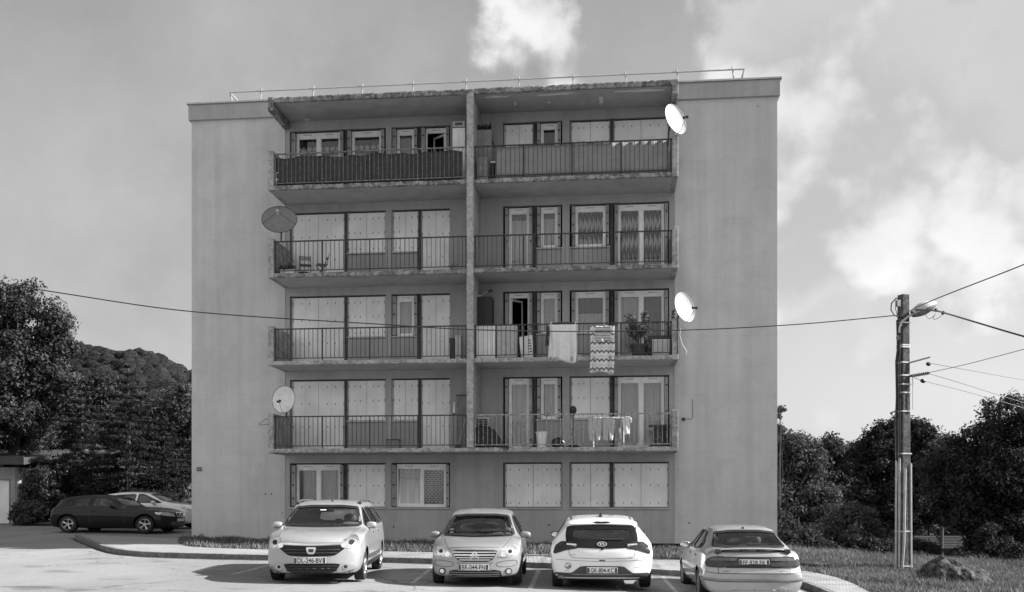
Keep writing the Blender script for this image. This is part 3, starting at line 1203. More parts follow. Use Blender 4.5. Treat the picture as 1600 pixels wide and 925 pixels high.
for k in range(5):
    zt = ZW1 + ST * k - (.06 if k == 4 else 0)
    for i in range(4):
        head_strip(i, zt)
    zt -= .04
    if k == 0:
        zf = ZW0 + .01
        channel(536.8, 542, zf, zt); channel(953, 958.5, zf, zt)
        cl(UB, zf, zt, 4, 3); cl((790, 876), zf, zt, 6, 3); cl(UG, zf, zt, 4, 3); cl(UH, zf, zt, 4, 3)
        ow(UA, zf, zt, sash=2, curt=['white', 'white'], seed=3, gap=.16)
        w = ow((613, 702), zf, zt, sash=2, curt=['tilep', 'tile'], open_leaf=0, low0=.72, seed=4)
        # tilted sash leaning into the room
        a, b = LS(613) + .165, LS(657)
        m = MB()
        for q, (dx0, dx1, h0, h1) in enumerate(((0, .05, 0, 1), (.97, 1.02, 0, 1))):
            pass
        ww, hh = b - a, zt - zf - .25
        def tl(x, h, d): return (a + x, .17 + h * .16 + d, zf + .06 + h)
        for (x0, x1, h0, h1) in ((0, .05, 0, hh), (ww - .05, ww, 0, hh), (.05, ww - .05, 0, .05), (.05, ww - .05, hh - .05, hh)):
            m.add([tl(x0, h0, 0), tl(x1, h0, 0), tl(x1, h1, 0), tl(x0, h1, 0), tl(x0, h0, .045), tl(x1, h0, .045), tl(x1, h1, .045), tl(x0, h1, .045)],
                  [(0, 1, 2, 3), (7, 6, 5, 4), (0, 4, 5, 1), (3, 2, 6, 7), (0, 3, 7, 4), (1, 5, 6, 2)])
        sh_ = m.build('tilted_sash', M['pvc'], w)
        m = MB(); m.add([tl(.05, .05, .02), tl(ww - .05, .05, .02), tl(ww - .05, hh - .05, .02), tl(.05, hh - .05, .02)], [(0, 1, 2, 3)]); m.build('blind', M['cur_white'], sh_, fix=False)
        m = MB()
        for i, (a, b) in enumerate(OP):
            m.box(a - .02, b + .02, -.035, .06, ZW0 - .05, ZW0 - .002)
        m.build('window_sill', M['track'], B, bevel=.006)
        continue
    zf = ZS[k - 1] + SLT + .035
    zs = ZS[k - 1] + SLT + .92
    channel(537.5, 541.8, zf, zt); channel(653, 657.5, zf, zt); channel(833, 838, zf, zt); channel(953.2, 958.8, zf, zt)
    spandrel(LS(542), OP[0][1] - .003, zf, zs); spandrel(OP[1][0] + .003, LS(652.8), zf, zs)
    spandrel(LS(838.3), OP[2][1] - .003, zf, zs); spandrel(OP[3][0] + .003, LS(953), zf, zs)
    z2 = zs + .05
    if k in (1, 2, 3):
        cl(UA, zf, zt, 4, 4); cl(UB, z2, zt, 4, 3); cl(UD, zf, zt, 2, 4)
        if k == 2:
            ow(UC, z2, zt, curt='white', seed=8)
        else:
            cl(UC, z2, zt, 2, 3)
    else:
        ow(UA, zf, zt, sash=2, curt='scal', seed=11); ow(UB, z2, zt, curt='scal', seed=12)
        ow(UC, z2, zt, curt='grey', seed=13); ow(UD, zf, zt, curt=None, open_leaf=0, seed=14)
    if k == 1:
        ow(UE, zf, zt, curt='white', seed=21); ow(UF, z2, zt, curt='white', seed=22); cl(UG, z2, zt, 4, 3); ow(UH, zf, zt, sash=2, curt='white', seed=23)
    if k == 2:
        ow(UE, zf, zt, curt=None, open_leaf=0, seed=31); ow(UF, z2, zt, curt='tilep', seed=32)
        ow(UG, z2, zt, curt='white', top_dark=.45, seed=33); ow(UH, zf, zt, sash=2, curt=['white', 'grey'], seed=34)
    if k == 3:
        ow(UE, zf, zt, curt='white', top_dark=.10, seed=41); ow(UF, z2, zt, curt='white', top_dark=.16, seed=42)
        ow(UG, z2, zt, curt='lace', seed=43); ow(UH, zf, zt, sash=2, curt='lace', seed=44)
    if k == 4:
        cl(UE, zf, zt, 2, 4); ow(UF, z2, zt, curt=None, seed=52); cl(UG, z2, zt, 4, 3); cl(UH, zf, zt, 4, 4)


def ajar_leaf(x0, x1, z0, z1, ang, hinge_left, name):
    """glazed door leaf swung into the room"""
    w = (x1 - x0)
    m = MB()
    ca, sa = math.cos(R(ang)), math.sin(R(ang))
    def tp(x, y, z):
        xx = x if hinge_left else -x
        px = (x0 if hinge_left else x1) + (xx * ca - (y * sa if hinge_left else -y * sa))
        return (px, .19 + x * sa + y * ca, z)
    def bx(a, b, c, d, th=.045, mi=0):
        m.add([tp(a, 0, c), tp(b, 0, c), tp(b, 0, d), tp(a, 0, d), tp(a, th, c), tp(b, th, c), tp(b, th, d), tp(a, th, d)],
              [(0, 1, 2, 3), (7, 6, 5, 4), (0, 4, 5, 1), (3, 2, 6, 7), (0, 3, 7, 4), (1, 5, 6, 2)], mi)
    bx(0, .06, z0, z1); bx(w - .06, w, z0, z1); bx(.06, w - .06, z0, z0 + .08); bx(.06, w - .06, z1 - .06, z1)
    o = m.build(name, M['pvc'], B)
    m = MB(); bx(.06, w - .06, z0 + .08, z1 - .06, .01); m.build('pane', M['glass'], o)
    return o


zf = ZS[1] + SLT + .1
ajar_leaf(LS(789) + .17, LS(832) - .17, zf, ZW1 + ST * 2 - .2, 50, True, 'door_leaf')
zf = ZS[3] + SLT + .1
ajar_leaf(LS(658.5) + .17, LS(702) - .17, zf, ZW1 + ST * 4 - .26, 38, False, 'door_leaf')
# small fittings on the wall
s_, z_ = L(311.5, 733)
m = MB(); m.box(s_ - .08, s_ + .08, -.02, .0, z_ - .06, z_ + .06); m.box(s_ - .06, s_ + .06, -.024, -.019, z_ - .035, z_ + .03, 1)
m.build('wall_plaque', [M['dark'], M['mid']], B)
s_, z_ = L(315, 837)
m = MB(); m.lathe([(0, -.02), (.06, -.02), (.075, -.012), (.075, .0)], 18, (s_, 0, z_), 'Y'); m.build('wall_vent', M['mid'], B, smooth=True)
m = MB()
for (u, v) in ((415, 772), (424, 772), (858, 820), (1077, 817), (615, 823)):
    s_, z_ = L(u, v); m.lathe([(0, -.006), (.022, -.006), (.026, .0)], 10, (s_, 0, z_), 'Y')
m.build('wall_hole', M['plinth'], B)
# ------------------------------------------------------------------ cars
def pchip(ts, ys, q):
    ts, ys, q = np.array(ts, float), np.array(ys, float), np.array(q, float)
    h = np.diff(ts); dl = np.diff(ys) / h
    n = len(ts)
    d = np.zeros(n)
    for i in range(1, n - 1):
        if dl[i - 1] * dl[i] > 0:
            w1, w2 = 2 * h[i] + h[i - 1], h[i] + 2 * h[i - 1]
            d[i] = (w1 + w2) / (w1 / dl[i - 1] + w2 / dl[i])
    d[0], d[-1] = dl[0], dl[-1]
    k = np.clip(np.searchsorted(ts, q, side='right') - 1, 0, n - 2)
    t = (q - ts[k]) / h[k]
    return ((2 * t**3 - 3 * t**2 + 1) * ys[k] + (t**3 - 2 * t**2 + t) * h[k] * d[k] + (-2 * t**3 + 3 * t**2) * ys[k + 1] + (t**3 - t**2) * h[k] * d[k + 1])


def sample_keys(keys, step=.035):
    """keys rows: x zb yb zs ym zm yw zw yr zr zt, nose first"""
    K = np.array(keys, float)
    d = np.sqrt(np.diff(K[:, 0])**2 + (np.diff(K[:, 10]) * .8)**2 + (np.diff(K[:, 1]) * .4)**2) + 1e-6
    t = np.concatenate([[0], np.cumsum(d)])
    q = []
    for i in range(len(d)):
        n = max(3, int(d[i] / step))
        q += list(t[i] + d[i] * np.arange(n) / n)
    q.append(t[-1])
    return np.stack([pchip(t, K[:, c], q) for c in range(K.shape[1])], 1)


def chk(poly, it):
    for _ in range(it):
        a, b = poly[:-1], poly[1:]
        q = np.empty((2 * len(a) + 2, 2))
        q[0] = poly[0]; q[-1] = poly[-1]
        q[1:-1:2] = a * .75 + b * .25
        q[2:-1:2] = a * .25 + b * .75
        poly = q
    return poly


def rpoly(pts, r=.25, it=2):
    """round the corners of a closed outline"""
    return [tuple(p) for p in chaikin([Vector(p) for p in pts], it, r, True)]


def mirror(pts):
    return [(-y, z) for y, z in reversed(pts)]


def circ(cy, cz, ry, rz=None, n=20):
    rz = rz or ry
    return [(cy + ry * math.cos(2 * math.pi * i / n), cz + rz * math.sin(2 * math.pi * i / n)) for i in range(n)]


def dens(pts, step=.03):
    out = []
    n = len(pts)
    for i in range(n):
        a, b = Vector(pts[i]), Vector(pts[(i + 1) % n])
        k = max(1, int((b - a).length / step))
        out += [tuple(a.lerp(b, j / k)) for j in range(k)]
    o2 = []
    for p in out:
        if not o2 or (Vector(p) - Vector(o2[-1])).length > 1e-4:
            o2.append(p)
    return o2


def inset(pts, w):
    n = len(pts)
    ar = sum(pts[i][0] * pts[(i + 1) % n][1] - pts[(i + 1) % n][0] * pts[i][1] for i in range(n))
    sg = 1 if ar > 0 else -1
    o = []
    for i in range(n):
        a, b = Vector(pts[i - 1]), Vector(pts[(i + 1) % n])
        t = (b - a)
        if t.length < 1e-9: t = Vector((1, 0))
        t.normalize()
        o.append((pts[i][0] - t.y * sg * w, pts[i][1] + t.x * sg * w))
    return o


VIEWS = {'F': (lambda a, b: Vector((6, a, b)), Vector((-1, 0, 0))), 'R': (lambda a, b: Vector((-6, a, b)), Vector((1, 0, 0))),
         'L': (lambda a, b: Vector((a, 3, b)), Vector((0, -1, 0))), 'Q': (lambda a, b: Vector((a, -3, b)), Vector((0, 1, 0))),
         'T': (lambda a, b: Vector((a, b, 4)), Vector((0, 0, -1)))}


class Car:
    WX = 1.14                    # plan scale that fits the tracks measured in the photo

    def __init__(s, name, label, X, Y, yaw, keys, paint, wb=(1.39, -1.42), track=.75, wr=.31, tw=.19, wx_=1.14, bowF=(.28, 2.6, .8), bowR=(.16, 3., .7), group=None, dz=0., bowW=.08):
        z = g(X, Y)
        s.WX = wx_
        s.root = thing(name, label, 'car', (X, Y, z + dz), yaw, group)
        s.root.scale = (s.WX, s.WX, 1)
        s.paint = paint
        k = sample_keys(keys)
        s.k = k
        N = len(k)
        secs = []
        for (x, zb, yb, zs, ym, zm, yw, zw, yr, zr, zt) in k:
            p = np.array([(0, zb), (yb * .6, zb), (yb, zb), (ym * .985, zs), (ym, zm), (ym, zm), (yw + (ym - yw) * .25, zw - (zw - zm) * .2), (yw, zw),
                          (yr + (yw - yr) * .5, zw + (zr - zw) * .5), (yr, zr), (yr, zr), (yr * .82, zr + (zt - zr) * .62), (yr * .42, zt - (zt - zr) * .10), (0, zt)])
            secs.append(chk(p, 3))
        A = np.array(secs)                       # N,M,2
        Mh = A.shape[1]
        full = np.concatenate([A, A[:, -2:0:-1] * np.array([-1, 1])], 1)
        Mf = full.shape[1]
        xs = np.repeat(k[:, 0:1], Mf, 1)
        yy = np.abs(full[:, :, 0]) / .85
        xf, xr = k[0, 0], k[-1, 0]
        sst = lambda a, b, v: (lambda t: t * t * (3 - 2 * t))(np.clip((v - a) / (b - a), 0, 1))
        xs = xs - bowF[0] * yy**bowF[1] * sst(xf - bowF[2], xf - .1, xs)
        xs = xs + bowR[0] * yy**bowR[1] * sst(xr + bowR[2], xr + .1, xs)
        # curved screens
        xs = xs - bowW * yy**2 * sst(.9, 1.2, full[:, :, 1]) * sst(0., .5, xs) * (1 - sst(1.2, 1.6, xs))
        V = np.stack([xs, full[:, :, 0], full[:, :, 1]], 2).reshape(-1, 3)
        # clean wheel arches: pull the side vertices near the arch circle onto it
        s.arch = wr * 1.17
        dele = set()
        for wx in wb:
            dx = V[:, 0] - wx; dz_ = V[:, 2] - wr
            r = np.hypot(dx, dz_)
            side = np.abs(V[:, 1]) > .55
            near = side & (np.abs(r - s.arch) < .032) & (V[:, 2] > .12)
            V[near, 0] = wx + dx[near] / r[near] * s.arch
            V[near, 2] = wr + dz_[near] / r[near] * s.arch
            r = np.hypot(V[:, 0] - wx, V[:, 2] - wr)
            dele |= set(np.nonzero((r <= s.arch + .004) & (np.abs(V[:, 1]) > .50) & (V[:, 2] < wr + s.arch + .05))[0].tolist())
        F = []
        for i in range(N - 1):
            for j in range(Mf):
                F.append((i * Mf + j, (i + 1) * Mf + j, (i + 1) * Mf + (j + 1) % Mf, i * Mf + (j + 1) % Mf))
        s.V = [Vector(v) for v in V]
        # end faces: rows across the car that follow the plan curve
        caps = []
        KC = 18
        for row, sgn, x0_, bow in ((0, -1, xf, bowF), (N - 1, 1, xr, bowR)):
            rows = []
            for j in range(Mh):
                jm = (Mf - j) % Mf
                a, b = row * Mf + j, row * Mf + jm
                if j in (0, Mh - 1):
                    rows.append([a] * (KC + 1)); continue
                y, z = full[row, j]
                r_ = [a]
                for c in range(1, KC):
                    yy_ = y * (1 - 2 * c / KC)
                    r_.append(len(s.V)); s.V.append(Vector((x0_ + sgn * bow[0] * (abs(yy_) / .85)**bow[1], yy_, z)))
                rows.append(r_ + [b])
            for j in range(Mh - 1):
                for c in range(KC):
                    q = [rows[j][c], rows[j][c + 1], rows[j + 1][c + 1], rows[j + 1][c]]
                    q2 = []
                    for i_ in q:
                        if i_ not in q2: q2.append(i_)
                    if len(q2) > 2: caps.append(tuple(q2))
        allF = F + caps
        s.bvh = BVHTree.FromPolygons(s.V, allF)
        s.F = [f for f in allF if not all(i in dele for i in f)]
        s.cen = [sum((s.V[i] for i in f), Vector()) / len(f) for f in s.F]
        s.cuts = []
        s.wb, s.track, s.wr, s.tw = wb, track, wr, tw
        s.ymax = float(k[:, 4].max())

    def cast(s, view, a, b):
        o, d = VIEWS[view][0](a, b), VIEWS[view][1]
        h = s.bvh.ray_cast(o, d)
        if h[0] is None or (view in 'LQ' and (h[0].y > 0) != (view == 'L')):
            q = s.bvh.find_nearest(o + d * (6 - 2.0 if view in 'FR' else 3 - .8))
            p, n = q[0], q[1]
        else:
            p, n = h[0], h[1]
        if n.dot(d) > 0: n = -n
        return p, n

    def glaze(s, view, poly, mat='car_glass', frame=.035, framemat='black', name='window', xlim=None, cut=True):
        """cut a window opening, set glass and its dark seal into it"""
        poly = dens(poly, .04)
        if cut:
            s.cuts.append((view, inset(poly, frame * .55), xlim))
        ip = inset(poly, frame)
        m = MB()
        n = len(poly)
        vs = []
        for off in (.006, .006, -.02):
            for q in (poly if off > 0 and len(vs) < n else ip):
                p, nr = s.cast(view, *q)
                vs.append(p + nr * off)
        m.add(vs, [(i, (i + 1) % n, n + (i + 1) % n, n + i) for i in range(n)] + [(n + i, n + (i + 1) % n, 2 * n + (i + 1) % n, 2 * n + i) for i in range(n)])
        fr = m.build(name, M[framemat], s.root, smooth=True, fix=False)
        s.patch('pane', mat, view, ip, -.006, fr, rim=0)
        return fr

    def patch(s, name, mat, view, poly, off=.006, parent=None, rim=.012, step=.05, d=.04):
        poly = dens(poly, d)
        n = len(poly)
        inner = []
        xs = [p[0] for p in poly]; zs = [p[1] for p in poly]
        for a in np.arange(min(xs) + step / 2, max(xs), step):
            for b in np.arange(min(zs) + step / 2, max(zs), step):
                if in_poly(a, b, poly) and min((a - x)**2 + (b - y)**2 for x, y in poly) > (step * .35)**2:
                    inner.append((a, b))
        vo, eo, fo, *_ = delaunay_2d_cdt([Vector(p) for p in poly + inner], [], [list(range(n))], 1, 1e-6)
        vs = []
        for v in vo:
            p, nr = s.cast(view, v.x, v.y)
            vs.append(p + nr * off)
        d = VIEWS[view][1]
        fs = []
        for f in fo:
            a, b, c = vs[f[0]], vs[f[1]], vs[f[2]]
            fs.append(tuple(f) if (b - a).cross(c - a).dot(d) < 0 else tuple(reversed(f)))
        m = MB(); m.add(vs, fs)
        if rim and len(vo) >= n:
            o = len(m.v)
            for i in range(n):
                p, nr = s.cast(view, vo[i].x, vo[i].y)
                m.v.append(tuple(p + nr * (off - rim)))
            for i in range(n):
                j = (i + 1) % n
                m.f.append((i, j, o + j, o + i)); m.m.append(0)
        return m.build(name, M[mat] if isinstance(mat, str) else mat, parent or s.root, smooth=True, fix=False, angle=50)

    def line(s, name, view, pts, w=.007, mat='black', off=.0025, closed=False, parent=None):
        q = []
        P_ = [Vector(p) for p in pts] + ([Vector(pts[0])] if closed else [])
        for a, b in zip(P_, P_[1:]):
            k = max(1, int((b - a).length / .04))
            q += [a.lerp(b, i / k) for i in range(k)]
        q.append(P_[-1])
        vs = []
        for i, p in enumerate(q):
            t = (q[min(i + 1, len(q) - 1)] - q[max(0, i - 1)]).normalized()
            nn = Vector((-t.y, t.x)) * w / 2
            for sg in (-1, 1):
                pp, nr = s.cast(view, *(p + nn * sg))
                vs.append(pp + nr * off)
        m = MB(); m.add(vs, [(2 * i, 2 * i + 1, 2 * i + 3, 2 * i + 2) for i in range(len(q) - 1)])
        return m.build(name, M[mat], parent or s.root, fix=False)

    def finish_body(s):
        keep = []
        for f, c in zip(s.F, s.cen):
            kill = False
            for view, poly, xl in s.cuts:
                if view in 'FR':
                    if xl and not (xl[0] < c.x < xl[1]): continue
                    n = (s.V[f[1]] - s.V[f[0]]).cross(s.V[f[2]] - s.V[f[0]])
                    if abs(n.x) < .12 * n.length or c.z < .7: continue
                    if in_poly(c.y, c.z, poly): kill = True
                else:
                    if (c.y > 0) != (view == 'L') or abs(c.y) < .4: continue
                    n = (s.V[f[1]] - s.V[f[0]]).cross(s.V[f[2]] - s.V[f[0]])
                    if abs(n.y) < .45 * n.length: continue
                    if in_poly(c.x, c.z, poly): kill = True
            if not kill: keep.append(f)
        m = MB(); m.v = [tuple(v) for v in s.V]; m.f = keep; m.m = [0] * len(keep)
        o = m.build('body', s.paint, s.root, smooth=True, angle=60)
        so = o.modifiers.new('skin', 'SOLIDIFY'); so.thickness = .012; so.offset = -1
        return o

    def wheels(s, spokes=5, rim='alloy', only=None):
        for i, wx in enumerate(s.wb):
            for sg in (1, -1):
                yo = s.track + s.tw / 2
                r, w = s.wr, s.tw
                m = MB()
                ri = r * .66
                m.lathe([(ri * 1.0, -w * .05), (ri * 1.02, -.012), (ri * .96, -.006), (ri * .90, -.02), (ri * .88, -.07)], 28, axis='Y')
                m.lathe([(.0, -.028), (.05, -.028), (.062, -.04), (.062, -.08)], 16, axis='Y')
                for q in range(spokes):
                    a = 2 * math.pi * q / spokes + .2
                    for sp in (-.09, .09):
                        p0 = (.05 * math.cos(a), -.045, .05 * math.sin(a)); p1 = (ri * .92 * math.cos(a + sp), -.03, ri * .92 * math.sin(a + sp))
                        m.tube([p0, p1], [.022, .028], 5)
                m.lathe([(.0, -.085), (ri * .9, -.085)], 24, axis='Y', mi=1)
                for v in range(len(m.v)):
                    x, y, z = m.v[v]; m.v[v] = (x + wx, sg * (yo + y), z + r)
                w_ = m.build('wheel', [M[rim], M['black']], s.root, smooth=True)
                t = MB()
                t.lathe([(ri, -.02), (ri + .012, -.004), (r * .86, .004), (r * .97, -.012), (r, -.035), (r, -w + .035), (r * .97, -w + .01), (ri, -w)], 36, axis='Y')
                for v in range(len(t.v)):
                    x, y, z = t.v[v]; t.v[v] = (x + wx, sg * (yo + y), z + r)
                t.build('tyre', M['rubber'], w_, smooth=True)
                # dark wheel well
                a = MB()
                n = 18
                ra = s.arch + .006
                vs = []
                for q in range(n + 1):
                    an = -.35 + (math.pi + .7) * q / n
                    for yy in (s.ymax - .05, s.ymax - .42):
                        vs.append((wx + ra * math.cos(an), sg * yy, r + ra * math.sin(an)))
                a.add(vs, [(2 * q, 2 * q + 1, 2 * q + 3, 2 * q + 2) for q in range(n)])
                a.add([(wx + ra * math.cos(-.35 + (math.pi + .7) * q / n), sg * (s.ymax - .42), r + ra * math.sin(-.35 + (math.pi + .7) * q / n)) for q in range(n + 1)], [tuple(range(n + 1))])
                a.build('wheel_arch', M['black'], s.root, fix=False)

    def interior(s, dash_x, front_x, rear_x, floor, seat_h, half=.34, driver=1, wheel=True):
        m = MB(); m.box(rear_x - .35, dash_x + .1, -.62, .62, floor - .05, floor)
        m.build('cabin_floor', M['black'], s.root)
        for sg in (1, -1):
            t = MB()
            cx = front_x
            t.grid(10, 8, lambda a, b, sg=sg: (cx + .24 - .5 * b * b * .35 - .10 * b, sg * half + (a - .5) * .46 * (1 - .25 * max(0, b - .55)), floor + .28 + (seat_h - floor - .28) * b + .02 * math.sin(math.pi * a)))
            t.grid(10, 8, lambda a, b, sg=sg: (cx + .12 - .5 * b * b * .35 - .10 * b, sg * half + (a - .5) * .46 * (1 - .25 * max(0, b - .55)), floor + .28 + (seat_h - floor - .28) * b))
            t.box(cx - .05, cx + .45, sg * half - .23, sg * half + .23, floor + .16, floor + .30)
            st = t.build('seat', M['seat'], s.root, smooth=True)
            h = MB(); h.ball((cx - .14, sg * half, seat_h + .10), (.05, .125, .10), 12, 8)
            h.tube([(cx - .13, sg * half - .05, seat_h - .03), (cx - .13, sg * half - .05, seat_h + .06)], .008, 5); h.tube([(cx - .13, sg * half + .05, seat_h - .03), (cx - .13, sg * half + .05, seat_h + .06)], .008, 5)
            h.build('headrest', M['seat'], st, smooth=True)
        t = MB(); hh_ = seat_h - .08 - floor - .14; t.obox((rear_x, 0, floor + .14 + hh_ / 2), (.14, 1.18, hh_), (0, R(-14), 0)); t.box(rear_x, rear_x + .48, -.59, .59, floor + .14, floor + .30)
        st = t.build('rear_seat', M['seat'], s.root, bevel=.05)
        for yy in (-.40, 0, .40):
            h = MB(); h.ball((rear_x - .07, yy, seat_h - .02), (.045, .12, .085), 12, 8); h.build('headrest', M['seat'], st, smooth=True)
        m = MB(); m.prism([(dash_x - .28, floor + .15), (dash_x - .34, floor + .42), (dash_x - .12, floor + .52), (dash_x + .22, floor + .50), (dash_x + .22, floor + .1)], -.66, .66)
        m.build('dashboard', M['dark'], s.root, bevel=.03)
        if wheel:
            m = MB(); c = Vector((dash_x - .42, driver * half, floor + .46))
            pts = []
            for q in range(25):
                a = 2 * math.pi * q / 24
                pts.append(c + Vector((.075 * math.sin(a), .185 * math.cos(a), .165 * math.sin(a))))
            m.tube(pts, .014, 6, cap=False)
            m.obox(c, (.04, .12, .09), (0, R(25), 0)); m.obox(c, (.02, .34, .03), (0, R(25), 0))
            m.tube([c, c + Vector((.3, 0, -.12))], .03, 6)
            m.build('steering_wheel', M['black'], s.root, smooth=True)
        m = MB(); m.obox((dash_x - .62, 0, s.mirror_z), (.03, .24, .055), (0, 0, 0)); m.tube([(dash_x - .60, 0, s.mirror_z), (dash_x - .52, 0, s.mirror_z + .10)], .012, 5)
        m.build('rear_view_mirror', M['black'], s.root, bevel=.01)

    def mirrors(s, x, y, z, size=(.11, .12, .085), mat=None, facing='F', glass='mirror', arm='black'):
        for sg in (1, -1):
            m = MB()
            m.grid(16, 10, lambda a, b, sg=sg: (x + size[0] * .9 * (abs(math.cos(math.pi * b)) ** .8 * (1 if b > .5 else -.35)) * 1.0,
                                                sg * (y + size[1]) + size[1] * math.copysign(abs(math.cos(2 * math.pi * a))**.75, math.cos(2 * math.pi * a)) * math.sin(math.pi * b)**.6,
                                                z + size[2] * math.copysign(abs(math.sin(2 * math.pi * a))**.75, math.sin(2 * math.pi * a)) * math.sin(math.pi * b)**.6))
            o = m.build('wing_mirror', mat or s.paint, s.root, smooth=True)
            q = MB(); q.tube([(x, sg * (y - .1), z - size[2] * .9), (x, sg * (y + size[1] * .7), z - size[2] * .5)], [.035, .03], 6); q.build('mirror_arm', M[arm], o, smooth=True)
            if facing == 'R':
                q = MB(); q.prism([(sg * (y + size[1]) + size[1] * .82 * math.cos(t), z + size[2] * .78 * math.sin(t)) for t in np.linspace(0, 2 * math.pi, 18, endpoint=False)], x - size[0] * .33, x - size[0] * .40, axis='X')
                q.build('mirror_glass', M[glass], o)

    def text(s, name, body, x, y, z, h, view='F', mat='slot', width=None, parent=None, tilt=0., ital=0., bold=0.):
        return text_mesh(name, body, h, M[mat], parent or s.root, (x, y, z), 1 if view == 'F' else -1, width, tilt, ital, bold=bold)

    def plate(s, view, cy, cz, txt, w=.52, h=.11, off=.03, tilt=0.):
        p, n = s.cast(view, cy, cz)
        sg = 1 if view == 'F' else -1
        x = p.x + sg * off
        m = MB(); m.box(min(x, x - sg * .012), max(x, x - sg * .012), cy - w / 2, cy + w / 2, cz - h / 2, cz + h / 2)
        o = m.build('number_plate', M['plate'], s.root, bevel=.004)
        bw2 = .042
        for e in (-1, 1):
            m = MB()
            m.box(min(x, x + sg * .002), max(x, x + sg * .002), cy + e * (w / 2 - bw2 / 2 - .004) - bw2 / 2, cy + e * (w / 2 - bw2 / 2 - .004) + bw2 / 2, cz - h / 2 + .006, cz + h / 2 - .006)
            m.build('plate_band', M['plate_band'], o)
        if txt: s.text('plate_text', txt, x + sg * .003, cy, cz, h * .80, view, 'ink', w - .125, o, bold=.010)
        return o


def text_mesh(name, body, h, mat, parent, loc, sg, width=None, tilt=0., ital=0., thick=.0015, bold=.0):
    cu = bpy.data.curves.new('t', 'FONT')
    cu.body = body
    cu.size = 1.0
    cu.align_x, cu.align_y = 'CENTER', 'CENTER'
    cu.extrude = 0.0
    cu.offset = bold
    to = bpy.data.objects.new('t', cu)
    COL.objects.link(to)
    dg = bpy.context.evaluated_depsgraph_get()
    me = bpy.data.meshes.new_from_object(to.evaluated_get(dg))
    bpy.data.objects.remove(to)
    v = np.array([x.co[:] for x in me.vertices])
    lo, hi = v.min(0), v.max(0)
    hh = hi[1] - lo[1]
    k = h / hh
    kx = k if width is None else width / (hi[0] - lo[0])
    xx = (v[:, 0] - (lo[0] + hi[0]) / 2) * kx + (v[:, 1] - lo[1]) * k * ital
    zz = (v[:, 1] - (lo[1] + hi[1]) / 2) * k
    for i, q in enumerate(me.vertices):
        q.co = (loc[0] - sg * zz[i] * math.sin(tilt), loc[1] + sg * xx[i], loc[2] + zz[i] * math.cos(tilt))
    me.materials.clear(); me.materials.append(mat)
    me.name = name
    o = bpy.data.objects.new(name, me)
    COL.objects.link(o)
    o.parent = parent
    return o


def paint_mat(name, c, metal=.0, rough=.35, coat=1.0):
    t = NT(name)
    k = t.ramp(t.noise(1.7, 5, .6), .3, .7, .95, 1.04)
    dust = t.ramp(t.noise(9, 6, .7), .35, .75, .0, .12)
    b = t.bsdf(t.math('MULTIPLY', k, c), t.math('ADD', dust, rough), metal, .5 * coat, coat)
    b.inputs['Coat Roughness'].default_value = .06
    return t.m


M['silver'] = paint_mat('silver_paint', .34, .45, .34)
M['pale_silver'] = paint_mat('pale_silver_paint', .40, .4, .34)
M['white_car'] = paint_mat('white_car_paint', .76, 0, .3)
M['dark_car'] = paint_mat('dark_car_paint', .010, .0, .35, .35)
M['car_glass'] = glass_mat('car_glass', .93, .02)
M['rear_glass'] = glass_mat('rear_glass', .88, .02)
M['dark_glass'] = glass_mat('dark_glass', .30, .05)
M['seat'] = pm('seat_fabric', .34, .9, var=.2)
M['ink'] = pm('ink', .008, .6)
M['plate'] = pm('plate_white', .70, .4, var=.05)
M['plate_band'] = pm('plate_band', .07, .5)
M['mirror'] = pm('mirror_glass', .8, .03, 1., var=.02)
M['lens'] = pm('lamp_lens', .62, .10, .85, var=.35, scale=14)
M['lens_bright'] = pm('lamp_reflector', .85, .10, .9, var=.15, scale=20)
M['lens_dark'] = pm('dark_lens', .025, .12, .0, var=.25, scale=7, spec=.3)
M['lens_red'] = pm('tail_lens', .045, .12, .0, var=.2, scale=10, spec=.3)
M['lens_amber'] = pm('amber_lens', .10, .15, var=.2, scale=10, spec=.3)
M['gloss_black'] = pm('gloss_black', .010, .18, spec=.25, var=.1)
M['trim'] = pm('bumper_trim', .05, .55, var=.15)
M['grey_trim'] = pm('grey_bumper_trim', .20, .45, var=.1, coat=.3)

# ---- the people carrier (nose towards the camera)
D = Car('parked_car', 'pale silver tall people carrier with roof rails, nose towards the viewer, beside the rounded hatchback', -3.93, 20.85, R(-88.0), [
    # x     zb   yb   zs   ym   zm   yw   zw   yr   zr   zt
    (2.25, .30, .66, .36, .74, .46, .74, .58, .66, .66, .68),
    (2.22, .21, .72, .34, .80, .50, .79, .70, .70, .76, .79),
    (2.10, .19, .76, .35, .84, .54, .82, .80, .71, .86, .89),
    (1.80, .19, .78, .37, .868, .62, .845, .90, .71, .95, .98),
    (1.39, .19, .78, .38, .872, .66, .85, .97, .69, 1.01, 1.04),
    (1.12, .19, .78, .38, .872, .68, .85, 1.0, .68, 1.05, 1.08),
    (.78, .19, .78, .38, .872, .70, .85, 1.02, .66, 1.27, 1.31),
    (.38, .19, .78, .38, .872, .70, .85, 1.03, .62, 1.49, 1.535),
    (-.1, .19, .78, .38, .872, .70, .85, 1.04, .61, 1.555, 1.615),
    (-1.0, .19, .78, .38, .872, .70, .85, 1.05, .61, 1.56, 1.625),
    (-1.8, .19, .78, .38, .868, .70, .84, 1.06, .60, 1.53, 1.59),
    (-2.05, .20, .78, .38, .86, .70, .82, 1.06, .60, 1.42, 1.47),
    (-2.18, .24, .76, .38, .84, .70, .80, 1.04, .62, 1.12, 1.15),
    (-2.25, .34, .70, .40, .78, .62, .76, .80, .66, .86, .88)], M['pale_silver'], (1.39, -1.42), .745, .315, .19, 1.10, (.30, 2.4, .85))
D.mirror_z = 1.38
